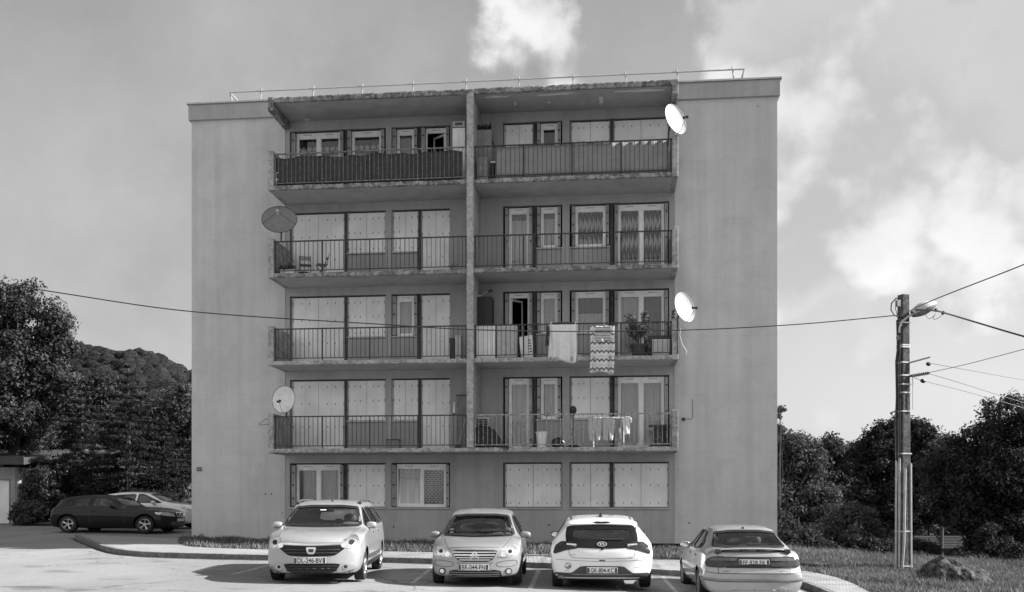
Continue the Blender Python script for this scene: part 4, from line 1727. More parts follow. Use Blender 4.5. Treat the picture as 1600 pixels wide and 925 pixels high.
ws = rpoly([(-.735, 1.07), (0, 1.055), (.735, 1.07), (.595, 1.475), (.3, 1.505), (-.3, 1.505), (-.595, 1.475)], .09, 2)
D.glaze('F', ws, 'car_glass', .045, 'black', 'windscreen', (.2, 1.4))
D.glaze('R', rpoly([(-.64, 1.07), (.64, 1.07), (.55, 1.44), (-.55, 1.44)], .15), 'rear_glass', .05, 'black', 'rear_window', (-2.4, -1.6))
for v in 'LQ':
    D.glaze(v, rpoly([(.93, 1.06), (.22, 1.07), (.22, 1.46), (.36, 1.46)], .12, 1), 'dark_glass', .03, 'black', 'side_window')
    D.glaze(v, rpoly([(.14, 1.07), (-.72, 1.08), (-.72, 1.47), (.14, 1.46)], .12, 1), 'dark_glass', .03, 'black', 'side_window')
    D.glaze(v, rpoly([(-.80, 1.08), (-1.75, 1.10), (-1.66, 1.45), (-.80, 1.47)], .12, 1), 'dark_glass', .03, 'black', 'side_window')
    D.line('door_gap', v, [(1.0, .42), (1.0, 1.03)]); D.line('door_gap', v, [(.18, .40), (.18, 1.04)]); D.line('door_gap', v, [(-.76, .42), (-.76, 1.05), ])
    D.patch('side_moulding', 'trim', v, [(1.0, .42), (-1.0, .42), (-1.0, .50), (1.0, .50)], .01)
    for hx in (.32, -.60):
        D.patch('door_handle', 'grey_trim', v, rpoly([(hx, .93), (hx - .17, .93), (hx - .17, .97), (hx, .97)]), .025, rim=.03)
    D.patch('sill_trim', 'black', v, [(1.0, .24), (-1.0, .24), (-1.0, .36), (1.0, .36)], .008)
D.patch('grille', 'gloss_black', 'F', rpoly([(-.555, .745), (0, .725), (.555, .745), (.57, .68), (.40, .54), (0, .525), (-.40, .54), (-.57, .68)], .12, 2), .006)
for i, zz in enumerate((.66, .60)):
    D.line('grille_bar', 'F', [(-.48 + .04 * i, zz), (.48 - .04 * i, zz)], .018, 'dark', .016)
D.patch('chrome_strip', 'chrome', 'F', rpoly([(-.52, .79), (0, .775), (.52, .79), (.55, .755), (0, .735), (-.55, .755)], .15, 1), .012)
em = D.patch('emblem', 'chrome', 'F', rpoly([(-.085, .70), (.085, .70), (.075, .62), (.045, .575), (-.045, .575), (-.075, .62)], .12, 1), .03, rim=.03)
D.patch('emblem_recess', 'dark', 'F', rpoly([(-.05, .675), (.05, .675), (.035, .61), (-.035, .61)], .12, 1), .033, em, rim=.002)
for sg in (1, -1):
    hl = rpoly([(.47, .72), (.55, .86), (.66, .935), (.735, .92), (.80, .79), (.79, .71), (.62, .665)], .22, 2)
    h_ = D.patch('headlight', 'lens', 'F', hl if sg > 0 else mirror(hl), .008)
    D.patch('lamp', 'lens_bright', 'F', circ(sg * .66, .79, .085, .085), .012, h_, rim=.003)
    D.patch('lamp', 'lens_dark', 'F', circ(sg * .665, .79, .045, .045), .016, h_, rim=.003)
    D.patch('lamp', 'lens_bright', 'F', circ(sg * .545, .735, .045, .045), .012, h_, rim=.003)
    fs_ = rpoly([(.44, .40), (.60, .40), (.74, .335), (.80, .22), (.60, .20), (.42, .235)], .15, 1)
    fp = D.patch('fog_light_surround', 'silver', 'F', fs_ if sg > 0 else mirror(fs_), .008)
    D.patch('fog_light', 'chrome', 'F', circ(sg * .575, .325, .05), .013, fp, rim=.004)
    D.patch('fog_light_lens', 'lens_dark', 'F', circ(sg * .575, .325, .034), .017, fp, rim=.003)
    D.line('bonnet_gap', 'F', [(sg * .56, .80), (sg * .66, .98), (sg * .72, 1.06)], .008, 'dark')
D.patch('lower_grille', 'gloss_black', 'F', rpoly([(-.50, .395), (.50, .395), (.42, .245), (.34, .215), (-.34, .215), (-.42, .245)], .12, 2), .012)
for zz in (.345, .295, .25):
    D.line('grille_bar', 'F', [(-.44, zz), (.44, zz)], .010, 'dark', .016)
D.patch('front_skirt', 'black', 'F', [(-.74, .275), (-.5, .205), (.5, .205), (.74, .275), (.74, .205), (.5, .19), (-.5, .19), (-.74, .205)], .01)
D.plate('F', -.02, .455, 'DL-246-BV', .55, .115)
D.line('bonnet_gap', 'F', [(-.55, .795), (0, .785), (.55, .795)], .007, 'dark')
D.line('wiper', 'F', [(-.58, 1.088), (-.1, 1.075), (.12, 1.10)], .022, 'black', .02); D.line('wiper', 'F', [(.05, 1.08), (.5, 1.085)], .022, 'black', .02)
D.interior(1.05, .05, -1.0, .48, 1.12, .36, 1)
m = MB(); m.box(.82, .83, -.14, -.04, 1.43, 1.452)
D.finish_body(); D.wheels(5)
D.mirrors(.78, .78, 1.09, (.10, .10, .075))
for sg in (1, -1):
    m = MB(); m.tube([(.25, sg * .60, 1.54), (.12, sg * .60, 1.585), (-.2, sg * .60, 1.605), (-1.3, sg * .59, 1.605), (-1.65, sg * .59, 1.56)], [.03, .026, .022, .022, .03], 8)
    m.build('roof_rail', M['trim'], D.root, smooth=True)
m = MB(); m.lathe([(.0, .035), (.02, .03), (.035, 0)], 10, (.18, .06, 1.575)); m.tube([(.18, .06, 1.60), (.05, .06, 1.86)], .005, 5); m.build('aerial', M['black'], D.root, smooth=True)
m = MB(); m.obox((.63, -.05, 1.40), (.012, .11, .022), (0, R(-30), 0)); m.build('windscreen_sticker', M['white'], D.root)

# ---- small rounded hatchback, nose towards the camera
C3 = Car('parked_car', 'small rounded pale silver hatchback with three-bar grille, parked nose out second from the left', -.63, 20.75, R(-92.6), [
    (1.92, .32, .62, .36, .70, .44, .70, .54, .60, .60, .62),
    (1.90, .22, .70, .33, .78, .46, .77, .64, .66, .69, .72),
    (1.82, .19, .74, .34, .81, .50, .79, .72, .66, .77, .80),
    (1.55, .18, .76, .35, .832, .56, .80, .82, .64, .87, .90),
    (1.25, .18, .76, .36, .835, .60, .80, .89, .62, .935, .965),
    (1.02, .18, .76, .36, .835, .62, .80, .91, .62, .97, 1.00),
    (.60, .18, .76, .36, .835, .64, .80, .92, .60, 1.22, 1.255),
    (.22, .18, .76, .36, .835, .64, .80, .93, .56, 1.40, 1.44),
    (-.25, .18, .76, .36, .835, .64, .80, .94, .555, 1.455, 1.515),
    (-.9, .18, .76, .36, .835, .64, .79, .95, .55, 1.43, 1.49),
    (-1.45, .19, .76, .36, .825, .64, .77, .96, .53, 1.32, 1.37),
    (-1.75, .22, .74, .37, .81, .64, .75, .94, .55, 1.06, 1.09),
    (-1.88, .28, .70, .38, .78, .60, .74, .82, .60, .88, .90),
    (-1.92, .36, .64, .40, .72, .54, .70, .66, .60, .70, .72)], M['silver'], (1.20, -1.26), .725, .295, .18, 1.09, (.34, 2.3, .9))
C3.mirror_z = 1.27
C3.glaze('F', rpoly([(-.69, .96), (0, .945), (.69, .96), (.54, 1.37), (.28, 1.40), (-.28, 1.40), (-.54, 1.37)], .09, 2), 'car_glass', .04, 'black', 'windscreen', (.05, 1.3))
C3.glaze('R', rpoly([(-.56, .99), (.56, .99), (.46, 1.32), (-.46, 1.32)], .15), 'rear_glass', .05, 'black', 'rear_window', (-2.4, -1.2))
for v in 'LQ':
    C3.glaze(v, rpoly([(.78, .965), (-.08, .97), (-.08, 1.39), (.22, 1.36), (.42, 1.25)], .14, 1), 'dark_glass', .03, 'black', 'side_window')
    C3.glaze(v, rpoly([(-.16, .97), (-1.20, 1.0), (-.98, 1.33), (-.16, 1.39)], .14, 1), 'dark_glass', .03, 'black', 'side_window')
    C3.line('door_gap', v, [(.85, .36), (.86, .93)]); C3.line('door_gap', v, [(-.12, .36), (-.12, .95)])
    C3.patch('side_moulding', 'grey_trim', v, [(.82, .50), (-.85, .50), (-.85, .57), (.82, .57)], .012)
    C3.patch('door_handle', 'silver', v, rpoly([(.06, .84), (-.10, .84), (-.10, .88), (.06, .88)]), .025, rim=.03)
C3.patch('grille_frame', 'silver', 'F', rpoly([(-.46, .745), (.46, .745), (.36, .515), (.26, .455), (-.26, .455), (-.36, .515)], .15, 2), .014)
gr = C3.patch('grille', 'black', 'F', rpoly([(-.415, .715), (.415, .715), (.32, .535), (.24, .49), (-.24, .49), (-.32, .535)], .12, 2), .020)
for zz, hw in ((.672, .385), (.622, .355), (.572, .325), (.528, .27)):
    C3.line('grille_bar', 'F', [(-hw, zz), (hw, zz)], .02, 'chrome', .034, parent=gr)
for dz in (0, -.048):
    C3.patch('emblem', 'chrome', 'F', [(-.075, .585 + dz), (0, .66 + dz), (.075, .585 + dz), (.075, .615 + dz), (0, .69 + dz), (-.075, .615 + dz)], .045, gr, rim=.02, d=.03)
lg = C3.patch('lower_grille', 'black', 'F', rpoly([(-.46, .31), (-.36, .335), (.36, .335), (.46, .31), (.48, .20), (.40, .185), (-.40, .185), (-.48, .20)], .12, 2), .008)
for zz in (.285, .245, .212):
    C3.line('grille_bar', 'F', [(-.44, zz), (.44, zz)], .011, 'grey_trim', .014, parent=lg)
for sg in (1, -1):
    hl = rpoly([(.385, .585), (.50, .73), (.60, .785), (.72, .78), (.755, .67), (.70, .615), (.55, .56)], .2, 2)
    h_ = C3.patch('headlight', 'lens', 'F', hl if sg > 0 else mirror(hl), .008)
    C3.patch('lamp', 'lens_bright', 'F', circ(sg * .62, .685, .075), .012, h_, rim=.003)
    C3.patch('lamp', 'lens_dark', 'F', circ(sg * .62, .685, .035), .015, h_, rim=.003)
    C3.patch('lamp', 'lens_bright', 'F', circ(sg * .50, .635, .05), .012, h_, rim=.003)
    fo = C3.patch('fog_light', 'black', 'F', circ(sg * .595, .30, .062), .010, rim=.012)
    C3.patch('fog_light_lens', 'lens_bright', 'F', circ(sg * .595, .30, .042), .014, fo, rim=.003)
    bs = rpoly([(.37, .46), (.50, .50), (.74, .515), (.75, .42), (.62, .385), (.40, .39)], .2, 2)
    C3.line('bumper_moulding', 'F', bs if sg > 0 else mirror(bs), .010, 'dark', .003, True)
    C3.line('bonnet_gap', 'F', [(sg * .36, .56), (sg * .44, .70), (sg * .56, .84), (sg * .63, .95)], .009, 'dark')
    C3.line('bonnet_gap', 'F', [(sg * .36, .56), (sg * .30, .46), (sg * .24, .43)], .009, 'dark')
C3.line('bonnet_gap', 'F', [(-.44, .765), (0, .775), (.44, .765)], .006, 'dark')
C3.line('bonnet_gap', 'F', [(-.24, .43), (.24, .43)], .008, 'dark')
C3.line('bumper_moulding', 'F', [(-.74, .235), (-.5, .17), (.5, .17), (.74, .235)], .012, 'dark', .004)
C3.plate('F', -.02, .385, 'BR-044-FN', .54, .115)
C3.line('wiper', 'F', [(-.56, .985), (-.1, .96), (.1, .975)], .024, 'black', .02); C3.line('wiper', 'F', [(-.05, .965), (.46, .975)], .024, 'black', .02)
C3.interior(.90, -.05, -.95, .42, 1.02, .34, 1)
C3.finish_body(); C3.wheels(6, 'mid')
C3.mirrors(.66, .76, .97, (.10, .105, .07), M['grey_trim'])
m = MB()
for zz in (1.02, 1.08): m.obox((.80 - (zz - 1.02) * 1.3, -.535, zz), (.012, .07, .035), (0, R(-40), 0))
m.build('windscreen_sticker', M['white'], C3.root, fix=True)

# ---- white hatchback, tail towards the camera
I2 = Car('parked_car', 'white hatchback parked tail out with a round logo and web address on its bumper', 1.90, 20.95, R(86.3), [
    (2.02, .30, .62, .36, .70, .46, .70, .56, .62, .62, .64),
    (1.97, .20, .72, .34, .80, .50, .79, .68, .68, .74, .77),
    (1.6, .17, .76, .35, .875, .58, .84, .84, .68, .90, .92),
    (1.0, .17, .78, .36, .885, .64, .84, .94, .66, .98, 1.0),
    (.5, .17, .78, .36, .885, .66, .84, .95, .62, 1.25, 1.28),
    (.15, .17, .78, .36, .885, .66, .84, .95, .60, 1.36, 1.41),
    (-.4, .17, .78, .36, .885, .66, .84, .96, .595, 1.395, 1.45),
    (-1.0, .17, .78, .36, .886, .68, .84, .97, .585, 1.37, 1.425),
    (-1.50, .17, .78, .38, .888, .72, .85, .95, .57, 1.325, 1.37),
    (-1.66, .18, .78, .38, .886, .73, .855, .93, .575, 1.27, 1.305),
    (-1.82, .20, .78, .38, .885, .74, .86, .90, .60, 1.03, 1.06),
    (-1.93, .22, .77, .38, .88, .74, .85, .85, .68, .88, .895),
    (-1.995, .24, .75, .38, .86, .62, .84, .72, .72, .76, .775),
    (-2.02, .32, .70, .40, .82, .52, .80, .58, .72, .62, .635)], M['white_car'], (1.25, -1.33), .765, .31, .185, 1.14, (.30, 2.5, .8), (.20, 3.2, .7))
I2.mirror_z = 1.22
I2.glaze('F', rpoly([(-.66, .99), (.66, .99), (.53, 1.33), (-.53, 1.33)], .15), 'car_glass', .04, 'black', 'windscreen', (0, 1.3))
rw = I2.glaze('R', rpoly([(-.515, .955), (0, .935), (.515, .955), (.565, 1.08), (.525, 1.215), (.3, 1.235), (-.3, 1.235), (-.525, 1.215), (-.565, 1.08)], .2, 2), 'rear_glass', .05, 'gloss_black', 'rear_window', (-2.2, -1.4))
ow_ = rpoly([(-.60, 1.25), (0, 1.27), (.60, 1.25), (.625, 1.08), (.615, .92), (.42, .85), (0, .835), (-.42, .85), (-.615, .92), (-.625, 1.08)], .12, 2)
iw_ = rpoly([(-.515, .955), (0, .935), (.515, .955), (.565, 1.08), (.525, 1.215), (.3, 1.235), (-.3, 1.235), (-.525, 1.215), (-.565, 1.08)], .2, 2)


def ring_patch(car, name, mat, view, outer, inner_, off=.005, parent=None):
    a = resample([Vector(p) for p in outer] + [Vector(outer[0])], 90)[:-1]
    b = []
    c = Vector((sum(p[0] for p in inner_) / len(inner_), sum(p[1] for p in inner_) / len(inner_)))
    ib = resample([Vector(p) for p in inner_] + [Vector(inner_[0])], 400)[:-1]
    for p in a:
        d = math.atan2(p.y - c.y, p.x - c.x)
        b.append(min(ib, key=lambda q: abs((math.atan2(q.y - c.y, q.x - c.x) - d + math.pi) % (2 * math.pi) - math.pi)))
    m = MB(); n = len(a); vs = []
    for k in range(4):
        for p, q in zip(a, b):
            r = p.lerp(q, k / 3)
            pp, nr = car.cast(view, r.x, r.y); vs.append(pp + nr * off)
    m.add(vs, [(k * n + i, k * n + (i + 1) % n, (k + 1) * n + (i + 1) % n, (k + 1) * n + i) for k in range(3) for i in range(n)])
    return m.build(name, M[mat], parent or car.root, smooth=True, fix=False)


ring_patch(I2, 'window_surround', 'gloss_black', 'R', ow_, iw_, .0045, rw)
for v in 'LQ':
    I2.glaze(v, rpoly([(.72, .985), (-.12, .99), (-.12, 1.35), (.22, 1.33)], .14, 1), 'dark_glass', .03, 'black', 'side_window')
    I2.glaze(v, rpoly([(-.20, .99), (-.98, 1.01), (-.78, 1.30), (-.20, 1.345)], .14, 1), 'dark_glass', .03, 'black', 'side_window')
    I2.line('door_gap', v, [(-.16, .36), (-.16, .96)]); I2.line('door_gap', v, [(.85, .36), (.85, .95)])
    I2.patch('door_handle', 'white_car', v, rpoly([(-.70, .86), (-.90, .86), (-.90, .90), (-.70, .90)]), .03, rim=.03)
    I2.patch('sill_trim', 'black', v, [(.9, .18), (-.95, .18), (-.95, .28), (.9, .28)], .008)
for sg in (1, -1):
    tl = rpoly([(.505, .945), (.70, .945), (.80, .86), (.835, .72), (.80, .705), (.62, .775), (.42, .815), (.42, .84), (.56, .875)], .12, 2)
    t_ = I2.patch('tail_light', 'lens_dark', 'R', tl if sg > 0 else mirror(tl), .010)
    lb = [(.43, .865), (.60, .875), (.60, .905), (.44, .895)]
    I2.patch('light_bar', 'lens_bright', 'R', lb if sg > 0 else mirror(lb), .016, t_, rim=.004)
    l2 = rpoly([(.62, .865), (.74, .855), (.70, .915), (.65, .92)], .15, 1)
    I2.patch('lamp', 'lens_red', 'R', l2 if sg > 0 else mirror(l2), .014, t_, rim=.004)
    rf = rpoly([(.63, .225), (.76, .225), (.745, .285), (.65, .285)], .2, 1)
    I2.patch('reflector', 'lens_red' if sg < 0 else 'lens_bright', 'R', rf if sg > 0 else mirror(rf), .020)
    I2.line('roof_channel', 'T', [(-.1, sg * .555), (-1.3, sg * .52)], .03, 'trim', .004)
I2.patch('light_band', 'gloss_black', 'R', [(-.44, .855), (0, .835), (.44, .855), (.44, .825), (0, .81), (-.44, .825)], .009)
em = I2.patch('emblem', 'chrome', 'R', circ(.0, .893, .085, .046, 24), .018, rim=.014)
I2.patch('emblem_recess', 'gloss_black', 'R', circ(.0, .893, .068, .034, 24), .0205, em, rim=.001)
I2.patch('emblem_letter', 'chrome', 'R', [(-.045, .868), (-.025, .868), (-.018, .889), (.012, .889), (.008, .868), (.028, .868), (.048, .918), (.028, .918), (.020, .899), (-.010, .899), (-.004, .918), (-.024, .918)], .023, em, rim=.002, d=.03)
I2.patch('third_brake_light', 'gloss_black', 'R', rpoly([(-.155, 1.283), (.155, 1.283), (.13, 1.305), (-.13, 1.305)], .15, 1), .014)
sp = MB()
I2_sp = I2.patch('spoiler', 'white_car', 'R', rpoly([(-.60, 1.255), (0, 1.272), (.60, 1.255), (.575, 1.31), (0, 1.33), (-.575, 1.31)], .12, 1), .035, rim=.04)
I2.patch('third_brake_light', 'gloss_black', 'R', rpoly([(-.155, 1.28), (.155, 1.28), (.13, 1.305), (-.13, 1.305)], .15, 1), .040)
I2.patch('bumper_trim', 'trim', 'R', rpoly([(-.36, .475), (.36, .475), (.52, .34), (.80, .345), (.83, .24), (.55, .19), (-.55, .19), (-.83, .24), (-.80, .345), (-.52, .34)], .08, 1), .012)
I2.line('skirt_line', 'R', [(-.5, .315), (.5, .315)], .012, 'grey_trim', .016)
I2.line('tailgate_gap', 'R', [(-.57, .80), (-.555, .68), (-.50, .635), (0, .615), (.50, .635), (.555, .68), (.57, .80)], .009, 'mid')
I2.line('bumper_gap', 'R', [(-.80, .60), (-.54, .585), (0, .56), (.54, .585), (.80, .60)], .008, 'mid')
I2.patch('tailgate_handle', 'dark', 'R', rpoly([(-.065, .595), (.065, .595), (.04, .572), (-.04, .572)], .15, 1), .004, rim=0)
I2.patch('tailgate_button', 'dark', 'R', circ(0, .80, .025, .02, 12), .006)
I2.plate('R', -.0, .395, 'GK-804-KC', .52, .11, .03)
p_, n_ = I2.cast('R', .58, .465)
for (yy, zz, body, h_, w_) in ((.48, .69, 'HYUNDAI', .022, .15), (-.47, .645, 'i20', .036, .09), (.58, .385, 'CINEOS', .022, .12), (-.56, .455, 'www.cineos.fr', .02, .25)):
    p_, n_ = I2.cast('R', yy, zz)
    I2.text('lettering', body, p_.x - .006, yy, zz, h_, 'R', 'mid', w_)
lo_ = I2.patch('logo', 'mid', 'R', circ(.58, .475, .058, .062), .005, rim=0)
I2.patch('logo_mark', 'white_car', 'R', [(.535, .485), (.60, .50), (.565, .455), (.615, .47), (.58, .44), (.63, .47), (.61, .515), (.55, .52)], .007, lo_, rim=0, d=.03)
I2.line('wiper', 'R', [(-.02, .985), (-.38, .985)], .026, 'black', .022); I2.patch('wiper_motor', 'black', 'R', rpoly([(.03, .965), (-.10, .965), (-.12, 1.0), (.02, 1.005)]), .03, rim=.03)
I2.interior(.85, .05, -.85, .42, 1.03, .36, 1)
I2.finish_body(); I2.wheels(5, 'mid')
I2.mirrors(.55, .74, .985, (.11, .10, .07), M['gloss_black'], 'R')
m = MB(); m.add([(-1.0, 0, 1.515), (-1.18, 0, 1.425), (-.86, -.035, 1.42), (-.86, .035, 1.42), (-1.18, .03, 1.42), (-1.18, -.03, 1.42)], [(0, 2, 3), (0, 3, 4), (0, 4, 5), (0, 5, 2)])
m.build('aerial', M['black'], I2.root)

# ---- silver hatch-saloon, tail towards the camera
LG = Car('parked_car', 'older silver saloon with boot spoiler and wide dark tail light band, parked tail out', 4.61, 20.0, R(86.2), [
    (2.25, .30, .60, .36, .68, .46, .68, .54, .58, .58, .60),
    (2.20, .20, .72, .34, .80, .48, .78, .62, .66, .66, .69),
    (1.8, .17, .76, .35, .868, .54, .82, .76, .68, .82, .84),
    (1.1, .17, .76, .36, .876, .60, .83, .88, .66, .92, .94),
    (.85, .17, .76, .36, .876, .62, .83, .90, .66, .95, .97),
    (.40, .17, .76, .36, .876, .64, .83, .91, .60, 1.23, 1.26),
    (.02, .17, .76, .36, .876, .64, .83, .92, .565, 1.345, 1.395),
    (-.5, .17, .76, .36, .876, .64, .83, .93, .555, 1.375, 1.43),
    (-1.0, .17, .76, .36, .876, .65, .83, .94, .545, 1.345, 1.40),
    (-1.35, .17, .76, .36, .876, .66, .83, .95, .56, 1.235, 1.28),
    (-1.72, .18, .76, .37, .872, .66, .82, .95, .63, 1.02, 1.045),
    (-1.95, .19, .76, .37, .868, .66, .81, .935, .67, .975, .995),
    (-2.12, .20, .75, .38, .86, .62, .80, .90, .70, .94, .955),
    (-2.19, .20, .75, .38, .86, .56, .80, .74, .73, .80, .82),
    (-2.245, .20, .75, .36, .86, .50, .82, .60, .76, .635, .645),
    (-2.27, .28, .72, .36, .84, .46, .80, .54, .74, .57, .58)], M['silver'], (1.34, -1.33), .765, .305, .185, 1.06, (.30, 2.5, .8), (.17, 3., .6))
LG.mirror_z = 1.22
LG.glaze('F', rpoly([(-.66, .97), (.66, .97), (.52, 1.33), (-.52, 1.33)], .15), 'car_glass', .04, 'black', 'windscreen', (-.1, 1.2))
LG.glaze('R', rpoly([(-.66, 1.03), (0, 1.02), (.66, 1.03), (.545, 1.31), (.25, 1.345), (-.25, 1.345), (-.545, 1.31)], .08, 2), 'rear_glass', .035, 'black', 'rear_window', (-2.0, -.8))
for v in 'LQ':
    LG.glaze(v, rpoly([(.60, .945), (-.16, .955), (-.16, 1.33), (.10, 1.315), (.28, 1.21)], .14, 1), 'dark_glass', .028, 'black', 'side_window')
    LG.glaze(v, rpoly([(-.22, .955), (-.92, .965), (-.98, 1.16), (-.78, 1.295), (-.22, 1.335)], .14, 1), 'dark_glass', .028, 'black', 'side_window')
    LG.glaze(v, rpoly([(-.98, .97), (-1.20, .99), (-1.24, 1.08), (-1.03, 1.18)], .14, 1), 'dark_glass', .022, 'black', 'side_window')
    LG.line('door_gap', v, [(-.19, .34), (-.19, .93)]); LG.line('door_gap', v, [(.78, .34), (.80, .90)]); LG.line('door_gap', v, [(-.90, .5), (-1.05, .75), (-1.0, .95)])
    LG.patch('side_moulding', 'grey_trim', v, [(.9, .50), (-.93, .50), (-.93, .55), (.9, .55)], .012)
    for hx in (-.0, -.82):
        LG.patch('door_handle', 'black', v, rpoly([(hx, .825), (hx - .14, .825), (hx - .14, .865), (hx, .865)]), .012, rim=.014)
# light band: dark centre, lamps at both ends
LG.patch('rear_panel', 'lens_dark', 'R', rpoly([(-.50, .875), (.50, .875), (.50, .675), (-.50, .675)], .04, 1), .010)
for sg in (1, -1):
    tl = rpoly([(.48, .885), (.68, .88), (.78, .835), (.815, .76), (.79, .685), (.48, .675)], .14, 2)
    t_ = LG.patch('tail_light', 'lens_red', 'R', tl if sg > 0 else mirror(tl), .014)
    a = rpoly([(.28, .855), (.70, .855), (.75, .80), (.30, .80)], .12, 1)
    LG.patch('indicator', 'lens_amber', 'R', a if sg > 0 else mirror(a), .019, t_, rim=.004)
    b = rpoly([(.28, .775), (.78, .775), (.77, .70), (.28, .70)], .12, 1)
    LG.patch('brake_light', 'lens_red', 'R', b if sg > 0 else mirror(b), .019, t_, rim=.004)
    LG.line('boot_gap', 'R', [(sg * .60, .97), (sg * .61, .60), (sg * .60, .575)], .008, 'dark', .016)
LG.patch('plate_recess', 'black', 'R', [(-.30, .87), (.30, .87), (.30, .705), (-.30, .705)], .014)
LG.plate('R', 0, .775, 'FP 828 EK', .52, .11, .022)
LG.line('bumper_gap', 'R', [(-.84, .60), (-.6, .575), (.6, .575), (.84, .60)], .012, 'dark')
LG.patch('bumper_moulding', 'grey_trim', 'R', [(-.85, .50), (-.6, .475), (.6, .475), (.85, .50), (.85, .455), (.6, .43), (-.6, .43), (-.85, .455)], .010)
LG.line('bumper_gap', 'R', [(-.85, .452), (-.6, .427), (.6, .427), (.85, .452)], .012, 'black', .012)
for (yy, body, h_, w_) in ((.46, 'advance', .026, .16), (-.47, 'Laguna', .034, .17)):
    p_, n_ = LG.cast('R', yy, .62)
    LG.text('lettering', body, p_.x - .008, yy, .622, h_, 'R', 'dark', w_, None, 0., .3)
# spoiler on three feet
m = MB()
n = 40
vs = []
for i in range(n + 1):
    y = -.66 + 1.32 * i / n
    bx_ = -2.05 + .10 * (abs(y) / .66)**3
    zz = 1.035 - .035 * (abs(y) / .66)**2.5
    for (dx, dz_) in ((.13, -.012), (.06, .012), (-.06, .004), (-.085, -.014), (-.05, -.026), (.10, -.028)):
        vs.append((bx_ + dx, y, zz + dz_))
fs = [(6 * i + k, 6 * i + (k + 1) % 6, 6 * i + 6 + (k + 1) % 6, 6 * i + 6 + k) for i in range(n) for k in range(6)]
m.add(vs, fs + [tuple(range(6)), tuple(reversed(range(n * 6, n * 6 + 6)))])
spo = m.build('spoiler', M['silver'], LG.root, smooth=True)
for y in (-.60, -.15, .15, .60):
    m = MB(); m.box(-2.10, -1.95, y - .05, y + .05, .94, 1.015); m.build('spoiler_foot', M['trim'], spo, bevel=.01)
LG.interior(.75, -.15, -1.0, .40, 1.0, .36, 1)
m = MB(); m.box(-1.62, -1.12, -.58, .58, .92, .95); m.build('parcel_shelf', M['dark'], LG.root)
LG.finish_body(); LG.wheels(7, 'mid')
LG.mirrors(.50, .78, .98, (.09, .10, .065), M['silver'], 'R')
m = MB(); m.lathe([(.0, .03), (.02, .025), (.03, 0)], 10, (-1.12, 0, 1.375)); m.build('aerial', M['black'], LG.root, smooth=True)
m = MB()
p_, n_ = LG.cast('R', -.47, .27)
m.box(p_.x - .02, p_.x, -.53, -.42, .25, .32); m.build('tow_cover', M['silver'], LG.root, bevel=.01)

# ---- dark hatchback on the side road
BM = Car('parked_car', 'black three-door hatchback seen from its side in front of the dark conifers', -14.95, 36.6, R(-7), [
    (2.12, .30, .60, .36, .70, .46, .70, .54, .60, .60, .62),
    (2.09, .22, .70, .33, .80, .48, .78, .64, .68, .70, .73),
    (1.9, .18, .74, .34, .85, .52, .81, .74, .68, .81, .84),
    (1.3, .17, .76, .35, .87, .58, .83, .86, .66, .91, .94),
    (.62, .17, .76, .36, .872, .62, .83, .92, .64, .97, .99),
    (.25, .17, .76, .36, .872, .64, .83, .93, .60, 1.20, 1.24),
    (-.15, .17, .76, .36, .872, .64, .83, .94, .57, 1.355, 1.40),
    (-.7, .17, .76, .36, .872, .64, .83, .95, .56, 1.38, 1.43),
    (-1.3, .17, .76, .36, .872, .66, .82, .97, .55, 1.34, 1.39),
    (-1.72, .18, .76, .37, .868, .68, .81, .97, .55, 1.24, 1.28),
    (-1.95, .20, .75, .38, .86, .68, .80, .95, .60, 1.0, 1.03),
    (-2.08, .24, .72, .38, .84, .62, .78, .80, .66, .84, .86),
    (-2.12, .32, .66, .40, .78, .54, .74, .64, .66, .68, .70)], M['dark_car'], (1.31, -1.35), .755, .315, .20, 1.14, (.30, 2.5, .8))
BM.mirror_z = 1.24
BM.glaze('F', rpoly([(-.64, .99), (.64, .99), (.53, 1.34), (-.53, 1.34)], .15), 'car_glass', .04, 'black', 'windscreen', (-.3, 1.0))
BM.glaze('R', rpoly([(-.56, 1.02), (.56, 1.02), (.48, 1.26), (-.48, 1.26)], .15), 'dark_glass', .04, 'black', 'rear_window', (-2.2, -1.5))
for v in 'LQ':
    BM.glaze(v, rpoly([(.42, .965), (-.55, .975), (-.55, 1.33), (-.12, 1.325), (.12, 1.20)], .12, 1), 'rear_glass', .026, 'black', 'side_window')
    BM.glaze(v, rpoly([(-.62, .98), (-1.20, .99), (-1.20, 1.315), (-.62, 1.335)], .08, 1), 'rear_glass', .026, 'black', 'side_window')
    BM.glaze(v, rpoly([(-1.26, .995), (-1.48, 1.03), (-1.50, 1.16), (-1.36, 1.27), (-1.26, 1.30)], .14, 1), 'rear_glass', .026, 'black', 'side_window')
    BM.line('door_gap', v, [(.62, .34), (.62, .93)], .008, 'slot'); BM.line('door_gap', v, [(-.58, .34), (-.58, .96)], .008, 'slot')
    BM.line('crease', v, [(1.2, .80), (-1.9, .84)], .012, 'dark', .003)
    BM.patch('door_handle', 'dark_car', v, rpoly([(-.38, .80), (-.56, .80), (-.56, .84), (-.38, .84)]), .03, rim=.03)
